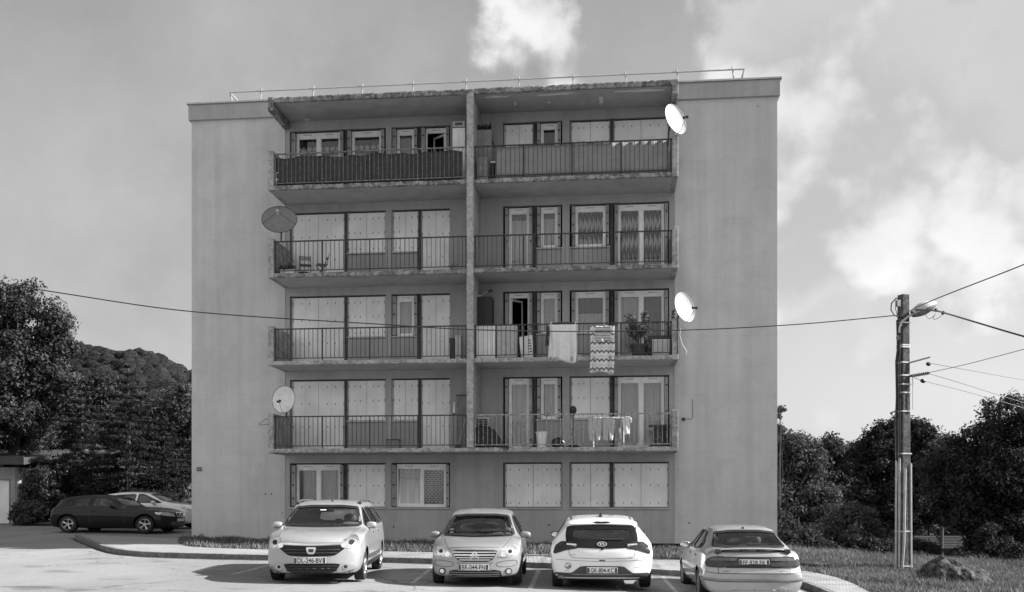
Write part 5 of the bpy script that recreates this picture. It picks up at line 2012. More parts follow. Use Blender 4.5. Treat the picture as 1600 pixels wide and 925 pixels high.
for sg in (1, -1):
    hl = rpoly([(.30, .60), (.34, .71), (.70, .78), (.80, .74), (.76, .66), (.55, .61)], .18, 2)
    h_ = BM.patch('headlight', 'lens', 'F', hl if sg > 0 else mirror(hl), .008)
    BM.patch('lamp', 'lens_bright', 'F', circ(sg * .56, .685, .05), .012, h_, rim=.003)
    kd = rpoly([(.03, .60), (.22, .60), (.24, .74), (.03, .74)], .2, 2)
    BM.patch('grille', 'slot', 'F', kd if sg > 0 else mirror(kd), .010)
    BM.line('grille_frame', 'F', kd if sg > 0 else mirror(kd), .022, 'chrome', .02, True)
    hs = rpoly([(2.05, .665), (1.80, .75), (1.62, .775), (1.72, .68)], .2, 1)
    BM.patch('headlight', 'lens', 'L' if sg > 0 else 'Q', hs, .008)
    tl = rpoly([(-2.02, .90), (-1.80, .92), (-1.84, .80), (-2.03, .78)], .2, 1)
    BM.patch('tail_light', 'lens_red', 'L' if sg > 0 else 'Q', tl, .008)
BM.patch('lower_grille', 'slot', 'F', rpoly([(-.5, .42), (.5, .42), (.45, .26), (-.45, .26)], .15, 1), .008)
BM.plate('F', 0, .47, None, .50, .10)
BM.interior(.62, -.25, -1.1, .40, 1.0, .36, 1)
BM.finish_body(); BM.wheels(5)
BM.mirrors(.22, .84, .99, (.09, .10, .065), M['dark_car'])

# ---- white hatchback partly behind the corner of the block
WH = Car('parked_car', 'white hatchback half hidden behind the black hatchback and the corner of the block', -14.95, 39.6, R(-5), [
    (2.00, .32, .60, .36, .70, .46, .70, .56, .60, .62, .64),
    (1.97, .24, .70, .33, .80, .50, .78, .68, .68, .74, .77),
    (1.75, .19, .74, .34, .84, .56, .81, .80, .66, .88, .91),
    (1.35, .18, .76, .35, .86, .62, .82, .92, .64, .98, 1.01),
    (.95, .18, .76, .36, .86, .66, .82, .97, .62, 1.05, 1.08),
    (.45, .18, .76, .36, .86, .68, .82, .98, .59, 1.31, 1.35),
    (.05, .18, .76, .36, .86, .68, .82, .99, .57, 1.42, 1.47),
    (-.5, .18, .76, .36, .86, .68, .82, 1.0, .56, 1.44, 1.50),
    (-1.2, .18, .76, .36, .86, .68, .81, 1.01, .55, 1.38, 1.43),
    (-1.65, .19, .76, .37, .85, .68, .80, 1.0, .55, 1.22, 1.26),
    (-1.9, .24, .74, .38, .83, .66, .78, .92, .62, .98, 1.0),
    (-2.0, .34, .66, .40, .76, .56, .74, .68, .64, .72, .74)], M['white_car'], (1.22, -1.28), .74, .31, .19, 1.14, (.32, 2.4, .85))
WH.mirror_z = 1.3
WH.glaze('F', rpoly([(-.64, 1.07), (.64, 1.07), (.53, 1.41), (-.53, 1.41)], .15), 'car_glass', .04, 'black', 'windscreen', (-.1, 1.3))
for v in 'LQ':
    WH.glaze(v, rpoly([(.85, 1.02), (-.10, 1.03), (-.10, 1.40), (.12, 1.385), (.40, 1.24)], .12, 1), 'dark_glass', .03, 'black', 'side_window')
    WH.glaze(v, rpoly([(-.18, 1.03), (-1.15, 1.06), (-1.0, 1.35), (-.18, 1.40)], .12, 1), 'dark_glass', .03, 'black', 'side_window')
    WH.line('door_gap', v, [(.80, .36), (.82, .98)]); WH.line('door_gap', v, [(-.14, .36), (-.14, 1.0)])
    WH.patch('side_moulding', 'white_car', v, [(.8, .50), (-.85, .50), (-.85, .56), (.8, .56)], .012)
    hs = rpoly([(1.90, .72), (1.62, .86), (1.48, .88), (1.58, .76)], .2, 1)
    WH.patch('headlight', 'lens', v, hs, .008)
WH.interior(.85, -.05, -.95, .42, 1.06, .35, 1)
WH.finish_body(); WH.wheels(9, 'mid')
WH.mirrors(.55, .83, 1.05, (.09, .10, .07), M['white_car'])
# ------------------------------------------------------------------ things on the balconies
FZ = [0] + [ZS[k] + SLT + .004 for k in range(4)]     # balcony floor heights 1..4


def bthing(name, label, cat, s, d, z, rz=0., group=None):
    return thing(name, label, cat, bw_(s, d, z), -BT + rz, group)


def btag(o, s, d, z, label, cat, rz=0., group=None):
    o.location = bw_(s, d, z); o.rotation_euler = (0, 0, -BT + rz)
    return tag(o, label, cat, group)


def dish(label, u, v, d, rw, rh, direction, mat, pole, feed='arm', tripod=False, roll=0., rimmat='mid'):
    s, z = L(u, v, d)
    t = bthing('satellite_dish', label, 'satellite dish', s, d, z)
    dv = Vector(direction).normalized()
    q = dv.to_track_quat('Z', 'Y') @ Euler((0, 0, roll)).to_quaternion()
    mtx = q.to_matrix()
    m = MB()
    n, rings = 40, 7
    dep = .11 * (rw + rh) / .9
    vs, fs = [], []
    for side in (0, 1):
        for i in range(rings + 1):
            r = i / rings
            for k in range(n):
                a = 2 * math.pi * k / n
                p = Vector((rw * r * math.cos(a), rh * r * math.sin(a), dep * (r * r - 1) - (.012 if side else 0)))
                vs.append(mtx @ p)
    o = (rings + 1) * n
    for side in (0, 1):
        for i in range(rings):
            for k in range(n):
                f = (side * o + i * n + k, side * o + i * n + (k + 1) % n, side * o + (i + 1) * n + (k + 1) % n, side * o + (i + 1) * n + k)
                fs.append(f)
    for k in range(n):
        fs.append((rings * n + k, rings * n + (k + 1) % n, o + rings * n + (k + 1) % n, o + rings * n + k))
    m.add(vs, fs)
    m.build('reflector', M[mat], t, smooth=True, angle=70)
    m = MB()
    m.tube([mtx @ Vector((rw * 1.0 * math.cos(2 * math.pi * k / n), rh * 1.0 * math.sin(2 * math.pi * k / n), .0)) for k in range(n + 1)], .010, 6, cap=False)
    m.build('rim', M[rimmat], t, smooth=True)
    m = MB()
    bk = mtx @ Vector((0, -rh * .15, -dep - .05))
    m.tube([bk, bk + mtx @ Vector((0, 0, -.08)), Vector(pole[0])], .028, 8)
    m.tube([Vector(p) for p in pole], .024, 8)
    m.build('mount', M['dark'], t, smooth=True)
    fl = mtx @ Vector((0, -rh * .35 if not tripod else 0, .55 * (rw + rh) * .75))
    m = MB()
    if tripod:
        for a in (R(200), R(340), R(90)):
            m.tube([mtx @ Vector((rw * math.cos(a) * .98, rh * math.sin(a) * .98, 0)), fl], .008, 5)
    else:
        m.tube([mtx @ Vector((0, -rh * .97, -.01)), mtx @ Vector((0, -rh * .95, .1)), fl], .012, 6)
        m.tube([mtx @ Vector((rw * .55, -rh * .80, 0)), fl], .006, 5)
    m.build('feed_arm', M['light'] if not tripod else M['dark'], t, smooth=True)
    m = MB()
    ax = (fl * -1).normalized()
    m.tube([fl - ax * .07, fl - ax * .02, fl + ax * .05, fl + ax * .08], [.028, .03, .03, .045], 10)
    m.obox(fl - ax * .06, (.07, .06, .06), (0, .3, 0))
    m.build('receiver_head', M['black'] if feed == 'arm' else M[feed], t, smooth=True)
    return t


def pl(u, v, d, s0, z0, dd):
    s, z = L(u, v, d)
    return (s - s0, d - dd, z - z0)


s0, z0 = L(436.5, 342.7, BF - .05)
dish('dark mesh satellite dish with a central feed on three struts, beside the third floor shutters', 436.5, 342.7, BF - .05, .53, .455, (.22, -1, .30), 'dish_dark',
     [(0.02, .12, -.40), (.02, .10, -.68)], 'light', True, 0, 'dark')
dish('pale grey satellite dish facing forward, lowest one, on the end of the first floor balcony', 443, 624, BF + .02, .375, .43, (-.10, -1, .16), 'dish_grey',
     [(.05, .15, -.36), (.05, .10, -.56)], 'arm', False, .08, 'mid')
dish('white satellite dish turned sideways, highest one, under the end of the roof canopy', 1055.6, 186, BF - .10, .42, .465, (.64, -.68, .22), 'dish_white',
     [(-.20, .14, -.36), (-.20, .12, -.74)], 'arm', False, 0, 'light')
dish('white satellite dish turned sideways beside the second floor laundry, cable hanging from it', 1070, 480, BF - .10, .42, .445, (.66, -.68, .20), 'dish_white',
     [(-.20, .10, -.30), (-.20, .02, -1.35)], 'arm', False, 0, 'light')
# hanging aerial cable
s0, z0 = L(1064, 500, BF - .08)
m = MB(); m.tube([pl(u, v, BF - .08, s0, z0, BF - .08) for u, v in ((1060, 500), (1064, 511), (1062, 523), (1066, 538), (1073, 549), (1072, 555), (1066, 553), (1062, 556))], .009, 5)
btag(m.build('aerial_cable', M['light'], smooth=True), s0, BF - .08, z0, 'loose white cable looping down below the second floor dish', 'cable')


def screen(label, u0, u1, zb_, zt_, k, mat, seed, sag):
    a, b = LS(u0, BF + .1), LS(u1, BF + .1)
    rr = random.Random(seed)
    ph = [rr.uniform(0, 6) for _ in range(4)]
    m = MB()
    def f(x, y):
        top = zt_ - sag * (abs(math.sin(x * 9 + ph[0])) * .6 + .4 * math.sin(x * 23 + ph[1]) ** 2)
        return (a + (b - a) * x, .012 * math.sin(x * (b - a) * 21 + ph[2]) + .006 * math.sin(x * 90), zb_ + (top - zb_) * y)
    m.grid(160, 5, f)
    # give the cloth a thickness
    o = m.build('privacy_screen', mat, None, smooth=True, fix=False)
    so = o.modifiers.new('cloth', 'SOLIDIFY'); so.thickness = .006
    return btag(o, 0, BF + .115, FZ[k], label, 'screen')


M['screen_dark'] = pm('dark_reed_screen', .05, .9, var=.15, scale=4, fine=.3)
M['screen_pale'] = pm('pale_balcony_cloth', .25, .9, var=.08, scale=3, fine=.08)
screen('dark wind screen tied inside the top left balcony railing, sagging along its top edge', 431, 723, .02, .95, 4, M['screen_dark'], 3, .10)
screen('pale grey wind screen tied inside the top right balcony railing', 775, 1043.5, .02, .98, 4, M['screen_pale'], 8, .03)


def cupboard(name, label, cat, u0, u1, vtop, d0, d1, k, mat, door='seam', handles=True, legs=.0):
    a, zt = L(u0, vtop, d0); b = LS(u1, d0)
    w, h = b - a, zt - FZ[k]
    t = bthing(name, label, cat, (a + b) / 2, (d0 + d1) / 2, FZ[k])
    dp = (d1 - d0)
    m = MB(); m.box(-w / 2, w / 2, -dp / 2, dp / 2, legs, h)
    m.build('carcass', M[mat], t, bevel=.01)
    n = 2 if w > .35 else 1
    for i in range(n):
        m = MB(); m.box(-w / 2 + .015 + i * (w - .02) / n, -w / 2 + .005 + (i + 1) * (w - .02) / n, -dp / 2 - .014, -dp / 2 - .001, legs + .04, h - .02)
        o = m.build('door', M[mat], t, bevel=.004)
        if handles:
            m = MB(); x = -w / 2 + .01 + (w - .02) / n * (1 if i == 0 and n == 2 else (i + .15)) - (.05 if i == 0 and n == 2 else -.02)
            m.box(x - .006, x + .006, -dp / 2 - .035, -dp / 2 - .015, h * .45, h * .6); m.build('handle', M['light'], o)
    return t


cupboard('cupboard', 'white cupboard against the dividing wall on the top left balcony', 'cupboard', 707, 727, 200, -.75, -.30, 4, 'white')
s, z = L(717, 195, -.6)
t = bthing('crate', 'small open crate on top of the white top floor cupboard', 'crate', s, -.52, L(717, 199.5, -.6)[1] + .008)
m = MB()
for bx in ((-.19, .19, -.13, -.118, 0, .17), (-.19, -.178, -.118, .13, 0, .17), (.178, .19, -.118, .13, 0, .17), (-.178, .178, .118, .13, 0, .17), (-.178, .178, -.118, .118, 0, .012)):
    m.box(*bx)
m.build('box', M['light'], t); m = MB(); m.box(-.12, .12, -.137, -.1305, .05, .13); m.build('opening', M['slot'], t)
cupboard('wardrobe', 'tall dark grey wardrobe beside the dividing wall on the top right balcony', 'wardrobe', 743.5, 768.5, 203, -.85, -.35, 4, 'mid', handles=False)
cupboard('cupboard', 'low slatted grey cupboard in front of the top floor wardrobe', 'cupboard', 744.5, 763, 245, -1.3, -.95, 4, 'mid')
s, zz = L(770.5, 253, -1.2)
t = bthing('bin', 'black bin with a white lid beside the pale top floor wind screen', 'bin', s, -1.2, FZ[4])
m = MB(); h = zz - FZ[4]; m.lathe([(0, 0), (.065, 0), (.078, h - .04), (0, h - .04)], 16); m.build('body', M['black'], t, smooth=True)
m = MB(); m.lathe([(.0, h), (.07, h), (.084, h - .015), (.084, h - .045), (.0, h - .045)], 16); m.build('lid', M['white'], t, smooth=True)
# rumpled cover thrown over the wardrobe
a, zt = L(743, 202, -.6); b = LS(775, -.6)
m = MB()
rr = random.Random(4)


def cov(x, y):
    xx = (a + (b - a) * x)
    zz = zt + .03 + .05 * abs(math.sin(x * 17 + y * 5)) + .02 * math.sin(y * 20)
    if x > .78:
        zz -= (x - .78) * 2.6 + .03 * math.sin(y * 12)
        xx = a + (b - a) * (.80 + .12 * math.sin(x * 40) * .3 + (x - .78) * .3)
    return (xx - a, -.55 * y + .02 * math.sin(x * 30), zz - zt)


m.grid(60, 14, cov)
o = m.build('cover', M['mid'], None, smooth=True, fix=False); so = o.modifiers.new('cloth', 'SOLIDIFY'); so.thickness = .012
btag(o, a, -.32, zt, 'rumpled cloth thrown over the top of the dark wardrobe', 'cloth')
# white folded chair frame by the end panel
s, z = L(433.5, 288, BF + .3)
t = bthing('folding_chair', 'white folded tube chair behind the bars at the top left balcony end', 'chair', s, BF + .09, FZ[4])
m = MB()
for dx, sc_ in ((-.06, 1.), (.04, .93)):
    m.tube([(dx, 0, .02), (dx - .01, 0, .42 * sc_), (dx + .02, 0, .46 * sc_), (dx + .06, 0, .45 * sc_)], .011, 6)
m.build('frame', M['white'], t, smooth=True); m = MB(); m.box(-.07, .09, -.004, .01, .20, .23); m.build('cross_bar', M['white'], t)

# third floor left
s, z = L(451, 418, BF + .5)
t = bthing('planter', 'white trough planter with low plants on the third floor balcony', 'planter', s, BF + .45, FZ[3])
m = MB(); m.prism([(-.20, 0), (.20, 0), (.25, .20), (-.25, .20)], -.10, .10); m.build('trough', M['white'], t, bevel=.012)
m = MB(); m.box(-.235, .235, -.09, .09, .19, .205); m.build('compost', M['soil'], t)
M['potplant'] = leaf_mat('pot_plant_leaf', .10, .3, 4)


def leafy(name, par, centers, n, size, seed, mat='potplant', up=.3, spread=.05):
    rg = np.random.default_rng(seed)
    C = np.array(centers)
    idx = rg.integers(0, len(C), n)
    p = C[idx, :3] + rg.normal(size=(n, 3)) * (C[idx, 3:4] if C.shape[1] > 3 else spread)
    nn = rg.normal(size=(n, 3)); nn[:, 2] += up; nn /= np.linalg.norm(nn, axis=1)[:, None]
    a = np.cross(nn, rg.normal(size=(n, 3))); a /= np.linalg.norm(a, axis=1)[:, None]
    b = np.cross(nn, a)
    sz = size * (.6 + .8 * rg.random(n))[:, None]
    v = np.stack([p - a * sz * .6, p + b * sz * .28 + nn * sz * .06, p + a * sz * .6, p - b * sz * .28 + nn * sz * .06], 1).reshape(-1, 3)
    return np_mesh(name, v, np.arange(4 * n).reshape(n, 4), M[mat], np.repeat(.6 + .8 * rg.random(n), 4), par)


leafy('plant', t, [(x, y, .24 + .05 * math.sin(x * 20)) + (.05,) for x in (-.18, -.08, .04, .14) for y in (-.04, .04)], 260, .07, 1)
for (u0, lab) in ((477, 'slatted metal folding chair beside the trough planter on the third floor'), (503, 'thin wire chair in front of the shutter on the third floor')):
    s, z = L(u0, 424, -.75)
    t = bthing('metal_chair', lab, 'chair', s, -.75, FZ[3], R(20 if u0 < 490 else -60))
    m = MB()
    for sx in (-.17, .17):
        m.tube([(sx, -.18, 0), (sx, .12, .40), (sx, .2, .74)], .010, 6); m.tube([(sx, .2, 0), (sx, -.16, .40)], .010, 6)
    m.build('frame', M['dark'], t, smooth=True)
    m = MB()
    for q in range(6):
        m.box(-.17, .17, -.16 + q * .055, -.125 + q * .055, .395, .407)
    m.build('seat', M['mid'] if u0 < 490 else M['dark'], t)
    m = MB()
    for q in range(3 if u0 < 490 else 1):
        m.box(-.17, .17, .165 + q * .02, .175 + q * .02, .60 + q * .05, .635 + q * .05)
    m.build('backrest', M['mid'] if u0 < 490 else M['dark'], t)
s, z = L(474, 422, BF + .3)
m = MB(); m.ball((0, 0, .05), (.20, .08, .055), 14, 8); o = m.build('sack', M['black'], None, smooth=True); btag(o, s, BF + .30, FZ[3], 'flat black sack lying by the third floor metal chair', 'bag')
s, z = L(706, 416, BF + .3)
t = bthing('flower_pot', 'small pot with a few dry twigs at the third floor railing', 'plant', s, BF + .30, FZ[3])
m = MB(); m.lathe([(0, 0), (.05, 0), (.065, .10), (0, .10)], 14); m.build('pot', M['mid'], t, smooth=True)
m = MB()
for q in range(5):
    m.tube([(0, 0, .08), (.06 * math.cos(q), .02, .16), (.16 * math.cos(q * 1.3), .03, .20 + .05 * math.sin(q * 2))], .006, 4)
m.build('twigs', M['dark'], t)

# second floor left
for (u0, u1, vt, d, mt, lab) in ((703.5, 710.5, 529, -.5, 'dark', 'narrow dark box standing near the second floor dividing wall'),
                                 (712, 721.5, 525, -.9, 'light', 'pale upright box by the second floor dividing wall')):
    a, zt = L(u0, vt, d); b = LS(u1, d)
    t = bthing('storage_box', lab, 'box', (a + b) / 2, d, FZ[2])
    m = MB(); m.box(-(b - a) / 2, (b - a) / 2, -.12, .12, 0, zt - FZ[2] - .03); m.build('box', M[mt], t, bevel=.008)
    m = MB(); m.box(-(b - a) / 2 - .008, (b - a) / 2 + .008, -.128, .128, zt - FZ[2] - .029, zt - FZ[2]); m.build('lid', M[mt], t, bevel=.006)

# second floor right
cupboard('wardrobe', 'tall black wardrobe beside the dividing wall on the second floor balcony', 'wardrobe', 744, 769, 464, -.75, -.25, 2, 'black', handles=False)
s, zt = L(756, 463, -.6)
t = bthing('work_lamp', 'bent metal lamp lying on top of the black second floor wardrobe', 'lamp', s, -.5, zt + .012)
m = MB(); m.tube([(-.20, 0, .03), (-.05, 0, .05), (.02, 0, .12), (.16, 0, .16)], .018, 6); m.build('arm', M['light'], t, smooth=True)
m = MB(); m.tube([(.12, 0, .15), (.20, 0, .18), (.26, 0, .19)], [.03, .05, .02], 8); m.build('head', M['dark'], t, smooth=True)
m = MB(); m.box(-.24, -.08, -.05, .05, 0, .03); m.build('base', M['white'], t, bevel=.006)
a, zt = L(744.5, 508, BF + .25); b = LS(774, BF + .25)
t = bthing('board', 'stack of pale boards leaning behind the second floor bars', 'board', (a + b) / 2, BF + .22, FZ[2])
for q in range(4):
    w = (b - a) / 4
    m = MB(); m.box(-(b - a) / 2 + q * w + .004, -(b - a) / 2 + (q + 1) * w - .004, -.012 + .004 * (q % 2), .012 + .004 * (q % 2), 0, zt - FZ[2] - .02 * (q % 2)); m.build('plank', M['white'], t)
cupboard('cupboard', 'mid grey low cupboard between the pale boards and the paper bag', 'cupboard', 776, 807.5, 508, BF + .3, BF + .7, 2, 'light')
# paper bag
s, z = L(823.5, 555, BF + .3); zt = L(823, 524, BF + .3)[1]
t = bthing('paper_bag', 'white printed paper carrier bag leaning on the second floor railing', 'bag', s, BF + .28, FZ[2], R(6))
h = zt - FZ[2]
m = MB(); m.add([(-.17, -.09, 0), (.19, -.09, 0), (.19, .09, 0), (-.17, .09, 0), (-.24, -.08, h * .9), (.16, -.07, h), (.16, .07, h), (-.24, .08, h * .9)],
                [(0, 1, 5, 4), (1, 2, 6, 5), (2, 3, 7, 6), (3, 0, 4, 7), (3, 2, 1, 0)])
m.build('bag', M['cloth_white'], t)
m = MB()
for q in range(5):
    zz = h * (.25 + q * .12); xx = .08 - .012 * q
    m.add([(xx, -.0935, zz), (xx + .07, -.0935 + .001, zz + .01), (xx + .07, -.091, zz + .045), (xx, -.0915, zz + .035)], [(0, 1, 2, 3)])
m.build('print', M['dark'], t)


def hung(name, label, u0, u1, vt, vb, d, mat, seed, fringe=True, slope=0., waves=4, cat='towel'):
    a, zt = L(u0, vt, d); b, zb_ = L(u1, vb, d)
    rr = random.Random(seed); p1, p2 = rr.uniform(0, 6), rr.uniform(0, 6)
    w = b - a
    m = MB()
    def f(x, y):
        # y: 0 bottom .. 1 top, then over the rail and down inside
        bot = (zb_ - zt) + slope * (1 - x) + .03 * math.sin(x * 7 + p1)
        xx = w * x + .02 * math.sin(y * 5 + p2) * (1 - y)
        am = .085 * (1 - y * .8) * (.6 + .4 * math.sin(x * 11 + p2))
        return (xx, am * math.sin(x * waves * 6.28 + p1 + y * .8) - .015 * (1 - y) - .01, bot * (1 - y))
    m.grid(60, 24, f)
    m.grid(60, 6, lambda x, y: (w * x, .0 + y * .09 + .004 * math.sin(x * 30), .012 * math.sin(math.pi * min(1, y * 1.5)) - (.5 * y * y)))
    if fringe:
        for i in range(46):
            x = (i + .5) / 46
            p = f(x, 0)
            l_ = rr.uniform(.03, .06)
            m.add([(p[0] - .008, p[1], p[2] + .004), (p[0] + .008, p[1], p[2] + .004), (p[0] + rr.uniform(-.012, .012), p[1] - .005, p[2] - l_)], [(0, 1, 2)])
    o = m.build(name, mat, None, smooth=True, fix=False)
    so = o.modifiers.new('cloth', 'SOLIDIFY'); so.thickness = .005
    return btag(o, a, d, zt, label, cat)


t_ = NT('chevron_towel')
sp_ = t_.node('ShaderNodeSeparateXYZ'); t_.l.new(t_.tc.outputs['Object'], sp_.inputs[0])
tri = t_.math('ABSOLUTE', t_.math('SUBTRACT', t_.math('FRACT', t_.math('MULTIPLY', sp_.outputs[0], 7.5)), .5))
zz_ = t_.math('ADD', t_.math('MULTIPLY', sp_.outputs[2], 3.9), t_.math('MULTIPLY', tri, .50))
fr_ = t_.math('FRACT', zz_)
k_ = t_.math('MAXIMUM', t_.math('MULTIPLY', t_.ramp(fr_, .0, .02), t_.ramp(fr_, .24, .26, 1, 0)), t_.math('MULTIPLY', t_.math('MULTIPLY', t_.ramp(fr_, .50, .52), t_.ramp(fr_, .62, .64, 1, 0)), .45))
t_.bsdf(t_.mixf(k_, .66, .13), .95, 0, .05)
M['chevron'] = t_.m
t_ = NT('striped_cloth')
sp_ = t_.node('ShaderNodeSeparateXYZ'); t_.l.new(t_.tc.outputs['Object'], sp_.inputs[0])
t_.bsdf(t_.mixf(t_.ramp(t_.math('SINE', t_.math('MULTIPLY', sp_.outputs[2], 130.)), -.3, .3), .62, .10), .95, 0, .05)
M['striped'] = t_.m
hung('towel', 'plain white fringed cloth drying over the second floor railing', 857, 901, 507.5, 566, BF - .005, M['cloth_white'], 2, True, .14)
hung('towel', 'white towel with dark zigzag stripes drying over the second floor railing', 922.5, 960, 509, 582, BF - .005, M['chevron'], 6, True, .05, 3)
hung('striped_cloth', 'small folded cloth with thin stripes lying over the zigzag towel', 930, 954, 510, 534, BF - .055, M['striped'], 9, False, .02, 1, 'cloth')
s, z = L(880, 505, BF + .05)
m = MB(); m.ball((0, 0, 0), (.36, .07, .045), 20, 8); o = m.build('rolled_cloth', M['dark'], None, smooth=True); btag(o, s, BF + .06, z - .005, 'dark rolled cloth lying on the rail behind the white fringed cloth', 'cloth')
s, z = L(854.5, 526, BF + .02)
hung('dark_cloth', 'narrow dark cloth hanging left of the white fringed cloth', 853, 858.5, 509, 541, BF - .03, M['dark'], 12, False, .02, 1, 'cloth')
for uu in (861, 899):
    s, z = L(uu, 505, BF - .02)
    m = MB(); m.obox((-.006, 0, 0), (.012, .02, .10), (0, R(12 if uu < 880 else -12), 0)); m.obox((.010, 0, .01), (.010, .02, .09), (0, R(-8), 0))
    btag(m.build('clothes_peg', M['white'], None), s, BF - .015, z, 'clothes peg on the white fringed cloth, at its %s corner' % ('left' if uu < 880 else 'right'), 'peg')
# pot plant
s, z = L(998.5, 554, BF + .4)
t = bthing('pot_plant', 'tall leafy shrub in a dark pot on the second floor balcony', 'plant', s, BF + .38, FZ[2])
m = MB(); m.lathe([(0, 0), (.17, 0), (.20, .02), (.25, .30), (.275, .30), (.28, .37), (.25, .37), (.24, .34), (0, .33)], 24); m.build('pot', M['dark'], t, smooth=True)
m = MB(); rr = random.Random(5); tips = []
for q in range(11):
    a = rr.uniform(0, 6.28); r = rr.uniform(.1, .42); h = rr.uniform(.75, 1.32)
    p = [(0.02 * math.cos(a), .02 * math.sin(a), .32), (r * .35 * math.cos(a), r * .25 * math.sin(a), .32 + (h - .32) * .5), (r * math.cos(a) - .1, r * .5 * math.sin(a), h)]
    m.tube(p, [.010, .007, .004], 5)
    for f_ in (.35, .5, .62, .75, .88, 1.):
        b0, b1 = Vector(p[1]), Vector(p[2])
        tips.append(tuple(b0.lerp(b1, f_ * 1.15 - .15)) + (.055,))
m.build('stem', M['bark'], t, smooth=True)
leafy('foliage', t, tips, 900, .085, 4)
# dark trestle with boxes
a, zt = L(1013, 524, BF + .35); b = LS(1048, BF + .35)
t = bthing('trough', 'long dark planter trough beside the potted shrub on the second floor', 'planter', (a + b) / 2, BF + .5, FZ[2])
w = b - a; h = zt - FZ[2]
m = MB(); m.prism([(-w / 2 + .03, h - .17), (w / 2 - .03, h - .17), (w / 2, h), (-w / 2, h)], -.14, .14); m.build('trough', M['dark'], t, bevel=.012)
for sx in (-1, 1):
    m = MB(); m.box(sx * (w / 2 - .09) - .03, sx * (w / 2 - .09) + .03, -.12, .12, 0, h - .171); m.build('leg', M['dark'], t)
a, zt = L(1019, 531, BF + .2); b = LS(1046, BF + .2)
t = bthing('cardboard_box', 'pale box with worn side in front of the dark second floor trough', 'box', (a + b) / 2, BF + .22, FZ[2])
m = MB(); m.box(-(b - a) / 2, (b - a) / 2, -.08, .08, 0, zt - FZ[2] - .02); m.build('box', M['light'], t, bevel=.01)
m = MB(); m.box(-(b - a) / 2 - .004, (b - a) / 2 + .004, -.085, .085, zt - FZ[2] - .019, zt - FZ[2]); m.build('flap', M['white'], t)
s, z = L(1052.5, 499, BF + .3)
t = bthing('pot_plant', 'tiny plant standing on the end panel beside the second floor dish', 'plant', s, BF + .3, FZ[2] + 1.085)
m = MB(); m.lathe([(0, 0), (.05, 0), (.06, .07), (0, .07)], 12); m.build('pot', M['dark'], t, smooth=True)
leafy('foliage', t, [(0, 0, .12, .035), (0, 0, .20, .03), (.02, 0, .26, .02)], 90, .06, 8)
s, z = L(903, 553, BF + .2)
m = MB(); m.ball((0, 0, .035), (.10, .05, .035), 14, 8); m.ball((-.05, 0, .06), (.05, .045, .045), 10, 6)
btag(m.build('slipper', M['white'], None, smooth=True), s, BF + .15, FZ[2] + .002, 'white slipper on the second floor slab edge between the two towels', 'shoe')

# first floor left
s, z = L(410, 662, BF)
t = bthing('wall_bracket', 'thin bent wire bracket sticking out left of the lowest dish', 'bracket', LS(419, BF), BF + .05, L(419, 660, BF)[1])
m = MB(); m.tube([(0, 0, .13), (-.12, 0, .09), (-.30, 0, -.03), (-.32, 0, -.08), (-.02, 0, -.05)], .008, 5); m.build('wire', M['dark'], t, smooth=True)
m = MB(); m.box(-.012, .02, -.03, .03, -.10, .16); m.build('base', M['dark'], t)
a, zt = L(606, 687, -.7); b = LS(626, -.7)
t = bthing('storage_box', 'low grey open crate standing near the middle of the first floor balcony', 'crate', (a + b) / 2, -.8, FZ[1])
w, h = b - a, zt - FZ[1]
m = MB(); m.box(-w / 2, w / 2, -.15, .15, 0, h - .03); m.build('box', M['mid'], t, bevel=.01)
m = MB(); m.box(-w / 2 - .012, w / 2 + .012, -.162, .162, h - .029, h); m.build('rim', M['dark'], t, bevel=.006)
a, zt = L(712, 616, -.3); b = LS(728, -.3)
t = bthing('folded_panel', 'dark grey panel with a black top bar leaning against the first floor wall', 'panel', (a + b) / 2, -.12, FZ[1])
m = MB(); m.box(-(b - a) / 2, (b - a) / 2, -.02, .02, 0, zt - FZ[1] - .03); m.build('sheet', M['mid'], t)
m = MB(); m.box(-(b - a) / 2 - .02, (b - a) / 2 + .02, -.03, .03, zt - FZ[1] - .03, zt - FZ[1]); m.build('bar', M['black'], t)
t = bthing('broom', 'broom leaning in the corner of the first floor balcony by the dividing wall', 'broom', LS(722, -.8), -.8, FZ[1])
m = MB(); m.tube([(-.12, 0, .12), (.10, .05, .95)], .011, 6); m.build('handle', M['light'], t, smooth=True)
m = MB(); m.prism([(-.26, 0), (.0, 0), (-.06, .13), (-.18, .13)], -.03, .03); m.build('bristles', M['dark'], t)
t = bthing('flag_stick', 'short white stick standing on the first floor rail', 'stick', LS(709, BF + .06), BF + .06, FZ[1] + 1.0 - .004)
m = MB(); m.tube([(0, 0, 0), (.015, 0, .38)], [.018, .010], 6); m.build('stick', M['white'], t, smooth=True); m = MB(); m.ball((0, 0, .02), .035, 10, 6); m.build('clamp', M['black'], t, smooth=True)

# first floor right
a, zt = L(743, 652, -.75); b = LS(765, -.75)
t = bthing('air_conditioner', 'boxy fan unit behind the heap of netting on the first floor balcony', 'fan unit', (a + b) / 2, -.7, FZ[1])
w = b - a; h = zt - FZ[1]
m = MB(); m.box(-w / 2, w / 2, -.15, .15, .02, h); m.build('case', M['light'], t, bevel=.012)
m = MB()
for q in range(7): m.box(-w / 2 + .03, w / 2 - .03, -.158, -.1505, h - .40 + q * .05, h - .365 + q * .05)
m.build('grille', M['black'], t)
# heap of netting spilling through the bars
s, z = L(768, 700, BF + .25)
rr = random.Random(9)
m = MB()
hp = []
H0 = L(765, 666, BF + .25)[1] - FZ[1]


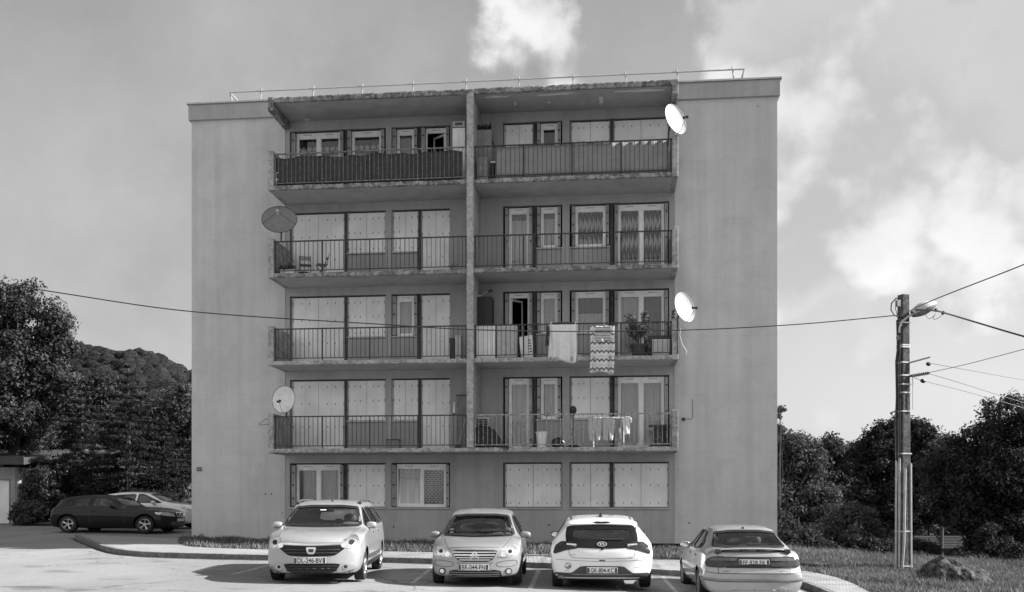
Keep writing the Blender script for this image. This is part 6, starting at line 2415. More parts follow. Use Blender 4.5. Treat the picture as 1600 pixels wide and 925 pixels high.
def heap(x, y):
    X = -.62 + 1.32 * x
    prof = H0 * math.exp(-((X + .20) / .52)**4) * (1.0 if X < -.18 else (1 - .45 * (X + .18)))
    yy = (y - .5) * 2
    zz = prof * math.sqrt(max(0, 1 - yy * yy)) + .025 * math.sin(x * 40 + y * 9) * (prof / H0 + .2) + .03 * math.sin(y * 22 + x * 13) * (prof / H0)
    return (X, yy * .16 + .015 * math.sin(x * 33), max(.004, zz))


m.grid(70, 22, heap)
M['net'] = pm('dark_netting', .03, .9, var=.5, scale=18, bump=.5, bscale=60)
o = m.build('tarpaulin', M['net'], None, smooth=True, fix=True, angle=50)
btag(o, s, BF + .25, FZ[1], 'dark heap of crumpled netting beside the dividing wall, first floor', 'tarpaulin')
m = MB()
for q in range(5):
    x = .30 + .05 * q; m.tube([(x, .05, .05), (x + .01, -.20, .03), (x + .03, -.225, -.03 - .03 * (q % 3)), (x + .02, -.22, -.10 - .05 * (q % 2))], [.03, .03, .025, .01], 6)
m.build('loose_end', M['net'], o, smooth=True)
# bucket with brush
s, z = L(846.5, 698, BF + .35); zt = L(846, 675, BF + .35)[1]
t = bthing('bucket', 'white plastic tub between the black bag and the netting heap', 'bucket', s, BF + .33, FZ[1])
h = zt - FZ[1]
m = MB(); m.lathe([(0, 0), (.13, 0), (.175, h), (.19, h), (.19, h - .03), (.17, h - .03), (.125, .02), (0, .02)], 24); m.build('tub', M['white'], t, smooth=True)
t = bthing('brush', 'long handled brush standing in the white tub on the first floor', 'brush', s + .02, BF + .33, FZ[1] + .06)
m = MB(); m.tube([(-.02, 0, 0), (.02, 0, h + .1), (.14, 0, h + .42)], .010, 6); m.build('handle', M['mid'], t, smooth=True)
m = MB(); m.tube([(.13, 0, h + .40), (.17, 0, h + .52)], [.03, .022], 8); m.build('head', M['black'], t, smooth=True)
s, z = L(872, 697, BF + .35)
m = MB(); m.grid(24, 12, lambda a, b: (.21 * math.cos(2 * math.pi * a) * math.sin(math.pi * b) * (1 + .1 * math.sin(a * 25)), .11 * math.sin(2 * math.pi * a) * math.sin(math.pi * b), max(.0, .13 - .15 * math.cos(math.pi * b) + .03 * math.sin(a * 20 + b * 7))))
btag(m.build('bin_bag', M['black'], None, smooth=True), s, BF + .35, FZ[1] + .003, 'crumpled black bin bag right of the white tub', 'bag')
# black stand
s, z = L(895.5, 698, BF + .3); zt = L(896, 634, BF + .3)[1]
t = bthing('stand_fan', 'black round headed stand on a thin pole, first floor railing', 'stand', s, BF + .3, FZ[1])
h = zt - FZ[1]
m = MB(); m.box(-.20, .20, -.14, .14, 0, .04); m.box(-.13, .13, -.09, .09, .04, .09); m.build('base', M['black'], t, bevel=.01)
m = MB(); m.tube([(0, 0, .09), (0, 0, h - .25)], .016, 8); m.build('pole', M['black'], t, smooth=True)
m = MB(); m.ball((0, 0, h - .13), (.105, .07, .13), 18, 12); m.tube([(0, 0, h - .32), (0, 0, h - .24), (0, 0, h - .2)], [.02, .055, .07], 10); m.build('head', M['black'], t, smooth=True)
# drying rack with clothes
s0_, zr_ = L(951, 652.5, BF + .35)
t = bthing('drying_rack', 'folding clothes rack standing behind the first floor railing', 'drying rack', s0_, BF + .42, FZ[1])
h = zr_ - FZ[1]
m = MB()
for y in (-.22, -.11, 0, .11, .22): m.tube([(-.62, y, h), (.62, y, h)], .006, 5)
for x in (-.62, .62): m.tube([(x, -.24, h), (x, .24, h)], .009, 5)
m.build('top_frame', M['white'], t, smooth=True)
for x in (-.45, .45):
    for sg in (1, -1):
        m = MB(); m.tube([(x, -.22 * sg, h), (x, .25 * sg, 0)], .010, 6); m.build('leg', M['white'], t, smooth=True)


def garment(name, label, pts, u0, u1, vt, vb, yoff, mat, seed, cat):
    a, zt = L(u0, vt, BF + .35); b, zb_ = L(u1, vb, BF + .35)
    w, hh = b - a, zt - zb_
    rr = random.Random(seed); p1 = rr.uniform(0, 6)
    poly = [(x * w, -y * hh) for x, y in pts]
    poly = dens(poly, .04)
    inner = [(x, y) for x in np.arange(.02, w, .04) for y in np.arange(-hh, 0, .05) if in_poly(x, y, poly) and min((x - q[0])**2 + (y - q[1])**2 for q in poly) > .0004]
    vo, eo, fo, *_ = delaunay_2d_cdt([Vector(q) for q in poly + inner], [], [list(range(len(poly)))], 1, 1e-6)
    m = MB(); m.add([(v.x, .022 * math.sin(v.x * 28 + p1 + v.y * 4) * min(1, -v.y * 3), v.y) for v in vo], fo)
    o = m.build(name, mat, None, smooth=True, fix=False)
    so = o.modifiers.new('cloth', 'SOLIDIFY'); so.thickness = .006
    return btag(o, a, BF + .42 + yoff, zt + .010, label, cat)


M['cloth_pale'] = pm('pale_cloth', .42, .95, var=.1); M['cloth_mid'] = pm('grey_cloth', .22, .95, var=.15)
TR = [(0, 0), (1, 0), (1.0, .45), (.86, 1), (.58, 1), (.52, .4), (.40, 1), (.05, 1), (0, .5)]
SH = [(.0, .12), (.25, 0), (.75, 0), (1, .12), (1, .38), (.82, .34), (.82, 1), (.18, 1), (.18, .34), (0, .38)]
garment('trousers', 'pale grey trousers hanging at the left end of the clothes rack', TR, 920, 940, 653, 690, -.225, M['cloth_pale'], 1, 'trousers')
garment('shirt', 'dark shirt hanging between the two pairs of trousers', SH, 937, 951, 653, 682, -.115, M['cloth_mid'], 2, 'shirt')
garment('trousers', 'grey trousers hanging in the middle of the clothes rack', TR, 942, 960, 653, 689, -.225, M['cloth_pale'], 3, 'trousers')
garment('shirt', 'mid grey top hanging right of the middle trousers', SH, 957, 973, 654, 690, -.005, M['cloth_mid'], 4, 'shirt')
garment('shirt', 'small white top hanging at the right end of the clothes rack', SH, 973, 987, 652, 680, -.225, M['cloth_white'], 5, 'shirt')
# dark pedestal table
a, zt = L(1016, 664, BF + .45); b = LS(1049, BF + .45)
t = bthing('pedestal', 'dark stone plinth with spread foot and flat top at the balcony end', 'table', (a + b) / 2 - .02, BF + .45, FZ[1])
h = zt - FZ[1]
m = MB(); m.box(-.33, .33, -.18, .18, h - .06, h); m.build('top', M['dark'], t, bevel=.015)
m = MB(); m.lathe([(.33, 0), (.30, .06), (.22, .14), (.17, .25), (.16, h - .2), (.22, h - .1), (.24, h - .06)], 20); m.build('column', pm('plinth_stone', .06, .9, var=.5, scale=14, bump=.6, bscale=30), t, smooth=True)
m = MB(); m.box(-.36, .36, -.22, .22, -.0, .03); m.build('foot', M['dark'], t, bevel=.01)
s, z = L(1076, 640, -.02)
t = bthing('wall_aerial', 'thin rod aerial on a bracket on the plain wall right of the first floor', 'aerial', LS(1068, -.05), -.06, L(1068, 655, -.05)[1])
m = MB(); m.tube([(0, .05, 0), (.0, -.03, 0), (.24, -.03, 0), (.27, -.03, .05), (.27, -.03, .62)], .010, 6); m.build('rod', M['dark'], t, smooth=True)
m = MB(); m.box(-.05, .05, .04, .058, -.05, .05); m.build('wall_plate', M['dark'], t)
# ------------------------------------------------------------------ trees, shrubs, hill
M['leaf'] = leaf_mat('foliage_mid', .055, .35, .5)
M['leaf_dark'] = leaf_mat('foliage_dark', .028, .35, .5)
M['leaf_pale'] = leaf_mat('foliage_pale', .078, .3, .5)
M['needle'] = leaf_mat('conifer_needles', .020, .35, .6)
M['forest'] = leaf_mat('forest_foliage', .032, .35, .05)


def leaf_cloud(name, C, Rr, per, size, seed, mat, par, flat=.75, shape=.5, tone=(.72, 1.28), up=.35, jit=.5):
    """leaves scattered in clumps: C (n,3) clump centres, Rr (n,) clump radii"""
    rg = np.random.default_rng(seed)
    n = len(C)
    k = np.repeat(np.arange(n), per)
    d = rg.normal(size=(len(k), 3)); d /= np.linalg.norm(d, axis=1)[:, None]
    r = rg.random(len(k)) ** .5
    off = d * (r * Rr[k])[:, None]
    off[:, 2] *= flat
    p = C[k] + off
    nn = d * .7 + rg.normal(size=d.shape) * jit; nn[:, 2] += up
    nn /= np.linalg.norm(nn, axis=1)[:, None]
    a = np.cross(nn, rg.normal(size=d.shape)); a /= np.linalg.norm(a, axis=1)[:, None] + 1e-9
    b = np.cross(nn, a)
    sz = (size * (.55 + .9 * rg.random(len(k))))[:, None]
    v = np.stack([p - a * sz * .5, p + b * sz * shape * .5 - nn * sz * .08, p + a * sz * .5, p - b * sz * shape * .5 - nn * sz * .08], 1).reshape(-1, 3)
    ct = tone[0] + (tone[1] - tone[0]) * rg.random(n)
    tn = ct[k] * (.8 + .4 * rg.random(len(k)))
    return np_mesh(name, v, np.arange(4 * len(k)).reshape(-1, 4), M[mat], np.repeat(tn, 4), par)


def crown_points(ell, nclump, seed, lo=.45):
    rg = np.random.default_rng(seed)
    E = np.array(ell)
    w = (E[:, 3] * E[:, 4] + E[:, 3] * E[:, 5]); w = w / w.sum()
    idx = rg.choice(len(E), nclump, p=w)
    d = rg.normal(size=(nclump, 3)); d /= np.linalg.norm(d, axis=1)[:, None]
    r = lo + (1 - lo) * rg.random(nclump) ** .6
    r *= 1 + .12 * np.sin(d[:, 0] * 5 + seed) * np.cos(d[:, 2] * 6 + seed)
    return E[idx, :3] + d * r[:, None] * E[idx, 3:6]


def trunk(par, h, r, ell, seed, mat='bark'):
    rr = random.Random(seed)
    m = MB()
    pts = [(0, 0, -.2)]
    for i in range(1, 6):
        pts.append((rr.uniform(-.08, .08) * i * r * 3, rr.uniform(-.08, .08) * i * r * 3, h * i / 5))
    m.tube(pts, [r * 1.25, r, r * .85, r * .7, r * .5, r * .2], 8)
    for e in ell:
        for q in range(3):
            a0 = Vector(pts[rr.randrange(2, 5)])
            tp = Vector((e[0] + rr.uniform(-.6, .6) * e[3], e[1] + rr.uniform(-.6, .6) * e[4], e[2] + rr.uniform(-.2, .7) * e[5]))
            mid = a0.lerp(tp, .5) + Vector((rr.uniform(-.3, .3), rr.uniform(-.3, .3), -.15 * (tp - a0).length))
            m.tube([a0, mid, tp], [r * .45, r * .28, r * .06], 6)
    return m.build('trunk', M[mat], par, smooth=True)


def tree(name, label, X, Y, ell, nclump, per, size, seed, mat, tr=.16, crad=(.35, .7), z=None, group=None, lo=.45, flat=.75, cat='tree', shape=.5):
    zz = g(X, Y) if z is None else z
    t = thing(name, label, cat, (X, Y, zz), 0, group)
    ell = [tuple(e[:2]) + (e[2] - zz,) + tuple(e[3:]) for e in ell]
    mr = (crad[0] + crad[1]) * .45
    ell2 = [tuple(e[:3]) + tuple(max(.15, q - mr) for q in e[3:]) for e in ell]
    C = crown_points(ell2, nclump, seed, lo)
    rg = np.random.default_rng(seed + 100)
    leaf_cloud('crown', C, crad[0] + (crad[1] - crad[0]) * rg.random(nclump), int(per * 1.9), size * .68, seed, mat, t, flat, shape)
    top = max(e[2] + e[5] * .5 for e in ell)
    trunk(t, max(.5, top), tr, ell, seed)
    return t


def E_(u, v, Y, X0, ru, rv, dep=None):
    """crown lobe seen at photo pixel (u, v) with radii in photo pixels, standing at depth Y"""
    p = P(u, v, Y)
    k = Y / FPX
    return (p.x - X0, 0, p.z, ru * k, (dep or ru * k), rv * k)


def base(u, Y):
    return (u - 800) / FPX * Y


# --- left side
Y_ = 47.; X_ = base(20, Y_)
tree('deciduous_tree', 'tall broad leafed tree with a dense rounded crown at the left edge', X_, Y_,
     [E_(20, 480, Y_, X_, 50, 50), E_(85, 510, Y_, X_, 40, 48), E_(-40, 520, Y_, X_, 70, 80), E_(40, 575, Y_, X_, 75, 70), E_(95, 600, Y_, X_, 38, 50), E_(20, 660, Y_, X_, 90, 60), E_(100, 545, Y_, X_, 30, 30), E_(45, 450, Y_, X_, 26, 20)], 760, 46, .26, 11, 'leaf', .3, (.35, .75))
Y_ = 52.; X_ = base(120, Y_)
tree('deciduous_tree', 'leafy tree with ragged crown between the tall left tree and the conifers', X_, Y_,
     [E_(125, 630, Y_, X_, 52, 64), E_(90, 690, Y_, X_, 55, 60), E_(158, 612, Y_, X_, 36, 44), E_(45, 720, Y_, X_, 50, 50)], 420, 44, .26, 12, 'leaf', .2, (.35, .7))


def conifer(label, X, Y, h, r, seed, mat='needle', z=None, n_whorl=22, group=None):
    zz = g(X, Y) if z is None else z
    t = thing('conifer', label, 'tree', (X, Y, zz), 0, group)
    rr = random.Random(seed)
    C, Rr = [], []
    m = MB()
    m.tube([(0, 0, -.2), (0, 0, h * .5), (0, 0, h * .98)], [.20, .12, .02], 8)
    for i in range(n_whorl):
        f = i / (n_whorl - 1)
        zc = .25 + (h - .4) * f
        rad = r * (1 - f) ** .8 * rr.uniform(.85, 1.1) + .12
        nb_ = max(5, int(11 * (1 - f) + 4))
        for q in range(nb_):
            a = rr.uniform(0, 6.28)
            ln = rad * rr.uniform(.75, 1.12)
            droop = -.25 * ln + .1
            tip = Vector((math.cos(a) * ln, math.sin(a) * ln, zc + droop + .12 * ln))
            if q % 2 == 0:
                m.tube([(0, 0, zc), (tip.x * .5, tip.y * .5, zc + droop * .4), tuple(tip)], [.03, .02, .006], 4)
            for s_ in np.arange(.25, 1.02, max(.09, .28 / max(.3, ln))):
                C.append((tip.x * s_ + rr.uniform(-.06, .06), tip.y * s_ + rr.uniform(-.06, .06), zc + (droop + .12 * ln) * s_ * s_ - .05)); Rr.append(.14 + .20 * (1 - s_ * .55) * min(1, ln))
    m.build('trunk', M['bark'], t, smooth=True)
    leaf_cloud('crown', np.array(C), np.array(Rr), 20, .20, seed, mat, t, .55, .22, (.55, 1.45), .15)
    return t


conifer('large dark conifer standing just behind the black hatchback', base(200, 43.5), 43.5, P(0, 566, 43.5).z - g(base(200, 43.5), 43.5), 3.0, 3)
conifer('dark conifer standing left of the largest conifer', base(128, 46), 46, P(0, 590, 46).z - g(base(128, 46), 46), 2.6, 5)
conifer('smaller dark conifer between the largest conifer and the block', base(255, 45), 45, P(0, 640, 45).z - g(base(255, 45), 45), 2.0, 8)
Y_ = 56.; X_ = base(268, Y_)
tree('deciduous_tree', 'paler leafy tree just left of the block, right of the conifers', X_, Y_,
     [E_(262, 640, Y_, X_, 38, 50), E_(292, 645, Y_, X_, 37, 56), E_(236, 672, Y_, X_, 36, 52), E_(215, 640, Y_, X_, 30, 40), E_(285, 730, Y_, X_, 40, 60), E_(320, 700, Y_, X_, 40, 70)], 420, 40, .26, 15, 'leaf_pale', .18, (.32, .62))
for (u, v, Y_, ru, rv, lab, sd, mt) in ((62, 765, 42.5, 34, 48, 'broad leafed shrub beside the garage', 21, 'leaf_pale'), (48, 796, 41.5, 30, 20, 'low leafy shrub at the foot of the garage wall', 22, 'leaf_pale'),
                                        (112, 752, 45, 46, 46, 'dark broad shrub behind the black hatchback, left of the conifers', 24, 'leaf_dark'), (92, 788, 43, 20, 26, 'dark low shrub between the garage shrub and the black hatchback', 23, 'leaf')):
    X_ = base(u, Y_)
    tree('shrub', lab, X_, Y_, [E_(u, v, Y_, X_, ru, rv), E_(u - 8, v + rv * .5, Y_, X_, ru * .9, rv * .6)], 110, 40, .24, sd, mt, .05, (.2, .42), cat='shrub', shape=.6)
# --- right side
RT = [
    ('deciduous_tree', 'bushy tree right beside the corner of the block', 42., 1240, [(1235, 715, 45, 52), (1265, 720, 36, 44), (1225, 790, 50, 60), (1270, 790, 48, 55), (1212, 690, 26, 40)], 520, .22, 'leaf', 31),
    ('deciduous_tree', 'round topped tree in the gap between the block and the pole', 50., 1310, [(1300, 700, 24, 30), (1325, 730, 30, 40), (1300, 770, 46, 50), (1345, 780, 40, 50)], 430, .24, 'leaf', 32),
    ('deciduous_tree', 'dark spreading tree standing right behind the wooden pole', 44., 1395, [(1395, 682, 46, 44), (1432, 677, 40, 36), (1368, 716, 50, 50), (1440, 730, 54, 58), (1385, 790, 70, 60), (1450, 790, 50, 50)], 640, .22, 'leaf_dark', 33),
    ('deciduous_tree', 'large dark tree filling the right edge of the view', 36., 1560, [(1575, 655, 60, 52), (1530, 690, 52, 44), (1490, 720, 40, 34), (1620, 700, 60, 90), (1570, 745, 90, 66), (1490, 770, 56, 60), (1600, 800, 70, 70), (1455, 735, 30, 40), (1540, 810, 70, 50)], 820, .19, 'leaf_dark', 34),
    ('shrub', 'thick dark bush at the meadow edge left of the wooden pole', 36., 1335, [(1330, 815, 46, 40), (1290, 835, 46, 30), (1365, 840, 34, 26)], 330, .18, 'leaf', 35),
    ('shrub', 'low dark bush at the meadow edge beside the silver saloon', 35., 1250, [(1245, 840, 40, 28), (1222, 825, 30, 36), (1275, 850, 30, 20)], 260, .17, 'leaf_dark', 36),
    ('shrub', 'dark bush at the meadow edge behind the boulder', 37., 1560, [(1550, 850, 50, 28), (1600, 855, 46, 34), (1500, 868, 26, 14)], 300, .18, 'leaf_dark', 37),
    ('shrub', 'small round bush under the tiled roof right of the pole', 36., 1448, [(1448, 862, 24, 18), (1428, 858, 18, 20)], 150, .16, 'leaf_dark', 38),
]
for (nm, lab, Y_, uc, lob, ncl, sz, mt, sd) in RT:
    X_ = base(uc, Y_)
    tree(nm, lab, X_, Y_, [E_(u, v, Y_, X_, a, b) for u, v, a, b in lob], ncl, 42, sz, sd, mt, .16 if nm != 'shrub' else .06, (.25, .55), cat='tree' if nm != 'shrub' else 'shrub')
for (u, Y_, tops, sd, lab) in ((1330, 60., [(1285, 715, 40, 30), (1330, 712, 40, 32), (1300, 760, 60, 40), (1360, 745, 40, 40)], 51, 'far tree filling the dip between the round topped tree and the pole'),
                             (1470, 58., [(1440, 700, 40, 34), (1480, 705, 40, 40), (1465, 760, 60, 44), (1510, 750, 50, 50)], 52, 'far tree between the pole and the large dark tree')):
    X_ = base(u, Y_)
    tree('deciduous_tree', lab, X_, Y_, [E_(a, b, Y_, X_, c, d) for a, b, c, d in tops], 360, 40, .28, sd, 'leaf', .16, (.3, .6))
for i, u in enumerate((1218, 1262, 1300, 1342, 1385, 1424, 1512, 1552, 1594, 1640)):
    Y_ = 33.6 + .5 * math.sin(i * 2.1); X_ = base(u, Y_)
    hv = 30 + 12 * math.sin(i * 1.9 + 1) - (14 if 1380 < u < 1520 else 0)
    vb = 872 + (u - 1250) * .04
    tree('shrub', 'dark bush in the unbroken row along the back of the meadow', X_, Y_, [E_(u - 8, vb - hv * .75, Y_, X_, 26, hv), E_(u + 16, vb - hv * .5, Y_, X_, 24, hv * .8), E_(u, vb - 2, Y_, X_, 34, 18)], 130, 26, .17, 300 + i, 'leaf_dark', .05, (.16, .36), None, 'bushes along the back of the meadow', cat='shrub')
# a thin sapling reaching up beside the corner of the block
Y_ = 40.; X_ = base(1219, Y_)
t = tree('sapling', 'thin sapling reaching above the bushy tree at the block corner', X_, Y_, [E_(1217, 660, Y_, X_, 9, 24), E_(1222, 640, Y_, X_, 6, 10)], 26, 14, .15, 41, 'leaf', .03, (.08, .2), cat='tree')

# --- wooded hill far behind on the left
HY = 260.


def hill_z(x, y):
    prof = interp(x, [(-600, 92), (-230, 66), (-176, 56), (-117, 44.5), (-86.7, 38.0), (-60, 29), (-20, 16), (60, 6), (140, 2), (600, 2)])
    k = math.exp(-((y - HY) / 70.)**2) if y < HY else 1.0
    return 3 + (prof - 3) * k + 1.2 * math.sin(x * .11) * k + .8 * math.sin(x * .31 + y * .05) * k


tag(sheet('hill', axis_steps([(-600, -260, 40), (-260, 0, 6), (0, 600, 60)]), axis_steps([(110, 300, 10), (300, 520, 60)]), lambda x, y: hill_z(x, y) - 4.0 - 22 * (1 - smooth(112, 165, y)) - 30 * smooth(-10, 60, x) * (1 - smooth(280, 330, y)), M['turf']), kind='structure')
rg = np.random.default_rng(77)
bm = bmesh.new(); bmesh.ops.create_icosphere(bm, subdivisions=2, radius=1.0)
IV = np.array([v.co[:] for v in bm.verts]); IF = np.array([[v.index for v in f.verts] for f in bm.faces]); bm.free()
vv, ff, tt = [], [], []
C, Rr = [], []
for _ in range(2600):
    x = rg.uniform(-190, -62); y = rg.uniform(195, 268)
    rad = rg.uniform(1.3, 2.7)
    c = np.array((x, y, hill_z(x, y) - 4.0 + rad * .5 - .4))
    ph = rg.random(3) * 6
    k = 1 + .16 * np.sin(IV[:, 0] * 4 + ph[0]) * np.sin(IV[:, 1] * 4.5 + ph[1]) + .12 * np.sin(IV[:, 2] * 5 + ph[2])
    ff.append(IF + len(vv) * len(IV)); vv.append(c + IV * k[:, None] * np.array((rad, rad, rad * .95)))
    tt.append(np.full(len(IV), rg.uniform(.75, 1.25)))
    C.append(c); Rr.append(rad * 1.12)
t_ = NT('forest_body')
at_ = t_.node('ShaderNodeAttribute', attribute_name='tone')
k_ = t_.math('MULTIPLY', t_.ramp(t_.noise(.9, 6, .7), .35, .65, .45, 1.5), at_.outputs['Fac'])
k_ = t_.math('MULTIPLY', k_, t_.ramp(t_.noise(.02, 3, .5), .35, .65, .75, 1.25))
t_.bsdf(t_.math('MULTIPLY', k_, .026), .95, 0, .05, bump=t_.noise(1.1, 6, .75), bstr=1.0, bdist=1.6)
M['forest_body'] = t_.m
fo_ = np_mesh('forest', np.concatenate(vv), np.concatenate(ff), M['forest_body'], np.concatenate(tt))
fo_.data.polygons.foreach_set('use_smooth', [True] * len(fo_.data.polygons))
tag(fo_, kind='stuff')
tag(leaf_cloud('forest_leaves', np.array(C), np.array(Rr), 110, .36, 78, 'forest', None, .95, .8, (.8, 1.2), .4, .25), kind='stuff')

# far wood closing the hollow on the right
rg = np.random.default_rng(91)
C, Rr, vv, ff, tt = [], [], [], [], []
for _ in range(330):
    x = rg.uniform(14, 120); y = rg.uniform(72, 100)
    rad = rg.uniform(1.4, 2.8)
    top = 1.0 + 3.4 * rg.random() ** 2 + 1.5 * math.sin(x * .21)
    c = np.array((x, y, top - rad - rg.uniform(0, 7.5)))
    ff.append(IF + len(vv) * len(IV)); vv.append(c + IV * (1 + .2 * np.sin(IV[:, 0:1] * 5 + rad * 9) * np.sin(IV[:, 2:3] * 5)) * rad * .9)
    tt.append(np.full(len(IV), rg.uniform(.6, 1.))); C.append(c); Rr.append(rad * 1.15)
tag(np_mesh('far_wood', np.concatenate(vv), np.concatenate(ff), M['leaf_dark'], np.concatenate(tt)), kind='stuff')
tag(leaf_cloud('far_wood_leaves', np.array(C), np.array(Rr), 220, .42, 92, 'leaf_dark', None, .95, .7), kind='stuff')
# ------------------------------------------------------------------ pole, cables, garage, far house, boulder
PY = 26.0
pb = P(1411.5, 893, PY)
ptop = P(1412, 461, PY).z - pb.z
PL = thing('utility_pole', 'tall weathered wooden pole with cable conduits strapped up its foot', 'pole', (pb.x, PY, pb.z), R(18))
M['pole'] = worn_concrete('pole_wood', .085, .6, 1.4)
m = MB()
sec = [(-.5, -.42), (-.42, -.5), (.42, -.5), (.5, -.42), (.5, .42), (.42, .5), (-.42, .5), (-.5, .42)]
nl = 12
for i in range(nl + 1):
    w = .31 - .085 * i / nl
    for a, b in sec:
        m.v.append((a * w, b * w, -.25 + (ptop + .25) * i / nl))
for i in range(nl):
    for k in range(8):
        m.f.append((i * 8 + k, i * 8 + (k + 1) % 8, i * 8 + 8 + (k + 1) % 8, i * 8 + 8 + k)); m.m.append(0)
m.f.append(tuple(range(nl * 8, nl * 8 + 8))); m.m.append(0)
m.build('shaft', M['pole'], PL)
cs_, sn_ = math.cos(R(-18)), math.sin(R(-18))


def pp(u, v, off):
    """pixel -> pole-local point off metres in front of the pole axis"""
    q = P(u, v, PY - off)
    dx, dy = q.x - pb.x, q.y - PY
    return (dx * cs_ - dy * sn_, dx * sn_ + dy * cs_, q.z - pb.z)


def ptube(name, pts, r, mat, off=.2):
    m = MB(); m.tube([pp(u, v, off) for u, v in pts], r, 8)
    return m.build(name, M[mat], PL, smooth=True)


M['conduit'] = pm('conduit_grey', .36, .5, var=.15)
ptube('conduit', [(1400.5, 720), (1399.5, 892)], .026, 'conduit', .16)
ptube('conduit', [(1405.5, 716), (1404.5, 892)], .026, 'conduit', .20)
ptube('conduit', [(1423, 724), (1423.5, 892)], .030, 'conduit', .10)
ptube('conduit', [(1414.5, 732), (1412.5, 850), (1409.5, 893)], .030, 'conduit', .24)
ptube('cable', [(1402, 500), (1403, 545), (1400.5, 565), (1401.5, 620), (1400, 660), (1401, 722)], .032, 'black', .15)
ptube('cable', [(1406, 505), (1405, 560), (1405.5, 650), (1405, 720)], .022, 'black', .17)
ptube('cable', [(1426, 590), (1426.5, 640)], .010, 'light', .12)
ptube('cable', [(1408, 466), (1400, 466), (1393, 474), (1392, 484), (1398, 493), (1406, 496), (1416, 497), (1428, 491)], .016, 'black', .19)
ptube('cable', [(1401, 472), (1399, 482), (1403, 495), (1405, 520)], .010, 'black', .18)
for v in (505, 540, 543, 567, 587, 601, 614, 643, 709, 830, 884):
    hw = .225 / 2 + .085 / 2 * (v - 461) / 432 + .012
    zz = P(0, v, PY).z - pb.z
    m = MB()
    for (x0, x1, y0, y1) in ((-hw, hw, -hw, -hw + .01), (-hw, hw, hw - .01, hw), (-hw, -hw + .01, -hw + .01, hw - .01), (hw - .01, hw, -hw + .01, hw - .01)):
        m.box(x0, x1, y0, y1, zz - .018, zz + .018)
    m.build('strap', M['galv'], PL)
m = MB(); a = pp(1403, 474, .16); m.box(a[0] - .06, a[0] + .06, a[1] - .04, a[1] + .04, a[2] - .09, a[2] + .09); m.build('junction_box', M['mid'], PL, bevel=.01)
m = MB(); a = pp(1403, 528, .16); m.ball(a, (.05, .04, .09), 12, 8); m.build('fuse_box', M['mid'], PL, smooth=True)
m = MB(); m.tube([pp(1420, 567, .1), pp(1453, 558, .1)], .026, 6); m.build('cross_arm', M['mid'], PL)
ca = MB(); ca.tube([pp(1420, 588, .1), pp(1452, 582.5, .1)], .030, 8)
ca = ca.build('cross_arm', M['dark'], PL)
m = MB()
for i in range(9):
    a, b = Vector(pp(1425 + i * 3, 587.2 - i * .52, .1)), Vector(pp(1426.4 + i * 3, 587 - i * .52, .1))
    m.tube([a, b], .046, 10)
m.build('insulator', M['mid'], ca)
# street lamp on the pole
LM = thing('street_lamp', 'street lamp with a boat shaped head on a bent arm at the pole top', 'street lamp', P(1406, 512, PY - .2), 0)
lb = LM.location.copy()
def lp(u, v, off=.2): return P(u, v, PY - off) - lb
m = MB(); m.tube([lp(1405, 520), lp(1406, 510), lp(1410, 502), lp(1420, 494), lp(1428, 490), lp(1436, 486)], .030, 8); m.build('arm', M['light'], LM, smooth=True)
m = MB()
ax0, ax1 = lp(1426, 491.5), lp(1463, 474)
n1 = 16
dirv_ = (ax1 - ax0)
nrm_ = Vector((-dirv_.z, 0, dirv_.x)).normalized()


def head(a, b, lower):
    t = a
    wv = .20 * math.sin(math.pi * min(1, t * .85 + .12)) ** .6
    hv = (.20 if not lower else .15) * math.sin(math.pi * min(.97, t * .8 + .14)) ** .8
    an = math.pi * b
    return ax0 + dirv_ * t + Vector((0, wv * math.cos(an), 0)) + nrm_ * hv * math.sin(an) * (-1 if lower else 1)


m.grid(n1, 12, lambda a, b: head(a, b, False)); hd = m.build('hood', M['light'], LM, smooth=True)
m = MB(); m.grid(n1, 12, lambda a, b: head(a, b, True)); m.build('bowl', M['mid'], LM, smooth=True)

# overhead cables
TO = PY - .18


def cable(label, pts, r, mat='black', name='overhead_cable'):
    m = MB()
    P3 = [Vector(p) for p in pts]
    P3 = chaikin(P3, 3)
    m.tube(P3, r, 5)
    o = m.build(name, M[mat], None, smooth=True)
    c0 = P3[0].copy()
    o.data.transform(Matrix.Translation(-c0)); o.location = c0
    return tag(o, label, 'cable')


def run(pix, Y0, Y1):
    n = len(pix) - 1
    return [P(u, v, Y0 + (Y1 - Y0) * i / n) for i, (u, v) in enumerate(pix)]


def catmull(pix, u0, u1, n=24):
    us = [p[0] for p in pix]; o = []
    ts = np.linspace(u0, u1, n)
    vs_ = pchip(us, [p[1] for p in pix], ts) if us[0] < us[-1] else None
    return list(zip(ts, vs_))


lc = catmull([(-500, 330), (-200, 402), (0, 443), (80, 455.5), (300, 487), (600, 507), (745, 515.5), (900, 518), (1060, 516), (1230, 508), (1403, 492.5)], -500, 1403, 40)
cable('long sagging cable strung from the pole across the front of the block', run(lc, 21.0, TO), .014)
cable('twisted cable rising from the pole top to the upper right', run([(1405, 495), (1440, 476), (1500, 452), (1600, 414), (1800, 330), (2100, 190)], TO, 17), .014)
cable('thick cable with black clamps dropping right from below the lamp head', run([(1428, 484), (1462, 485), (1480, 490), (1520, 502), (1600, 526), (1750, 566), (2100, 640)], TO, 17), .020)
cable('thin wire from the upper pole arm running into the right trees', run([(1450, 567), (1500, 576), (1600, 594), (1750, 620)], TO, 36), .008)
cable('thin wire rising right from the ribbed lower pole arm', run([(1450, 582.5), (1500, 572), (1600, 546), (1800, 490)], TO, 18), .008)
cable('thin wire dropping right from the end of the ribbed pole arm', run([(1452, 584), (1500, 598), (1600, 630), (1750, 672)], TO, 30), .008)
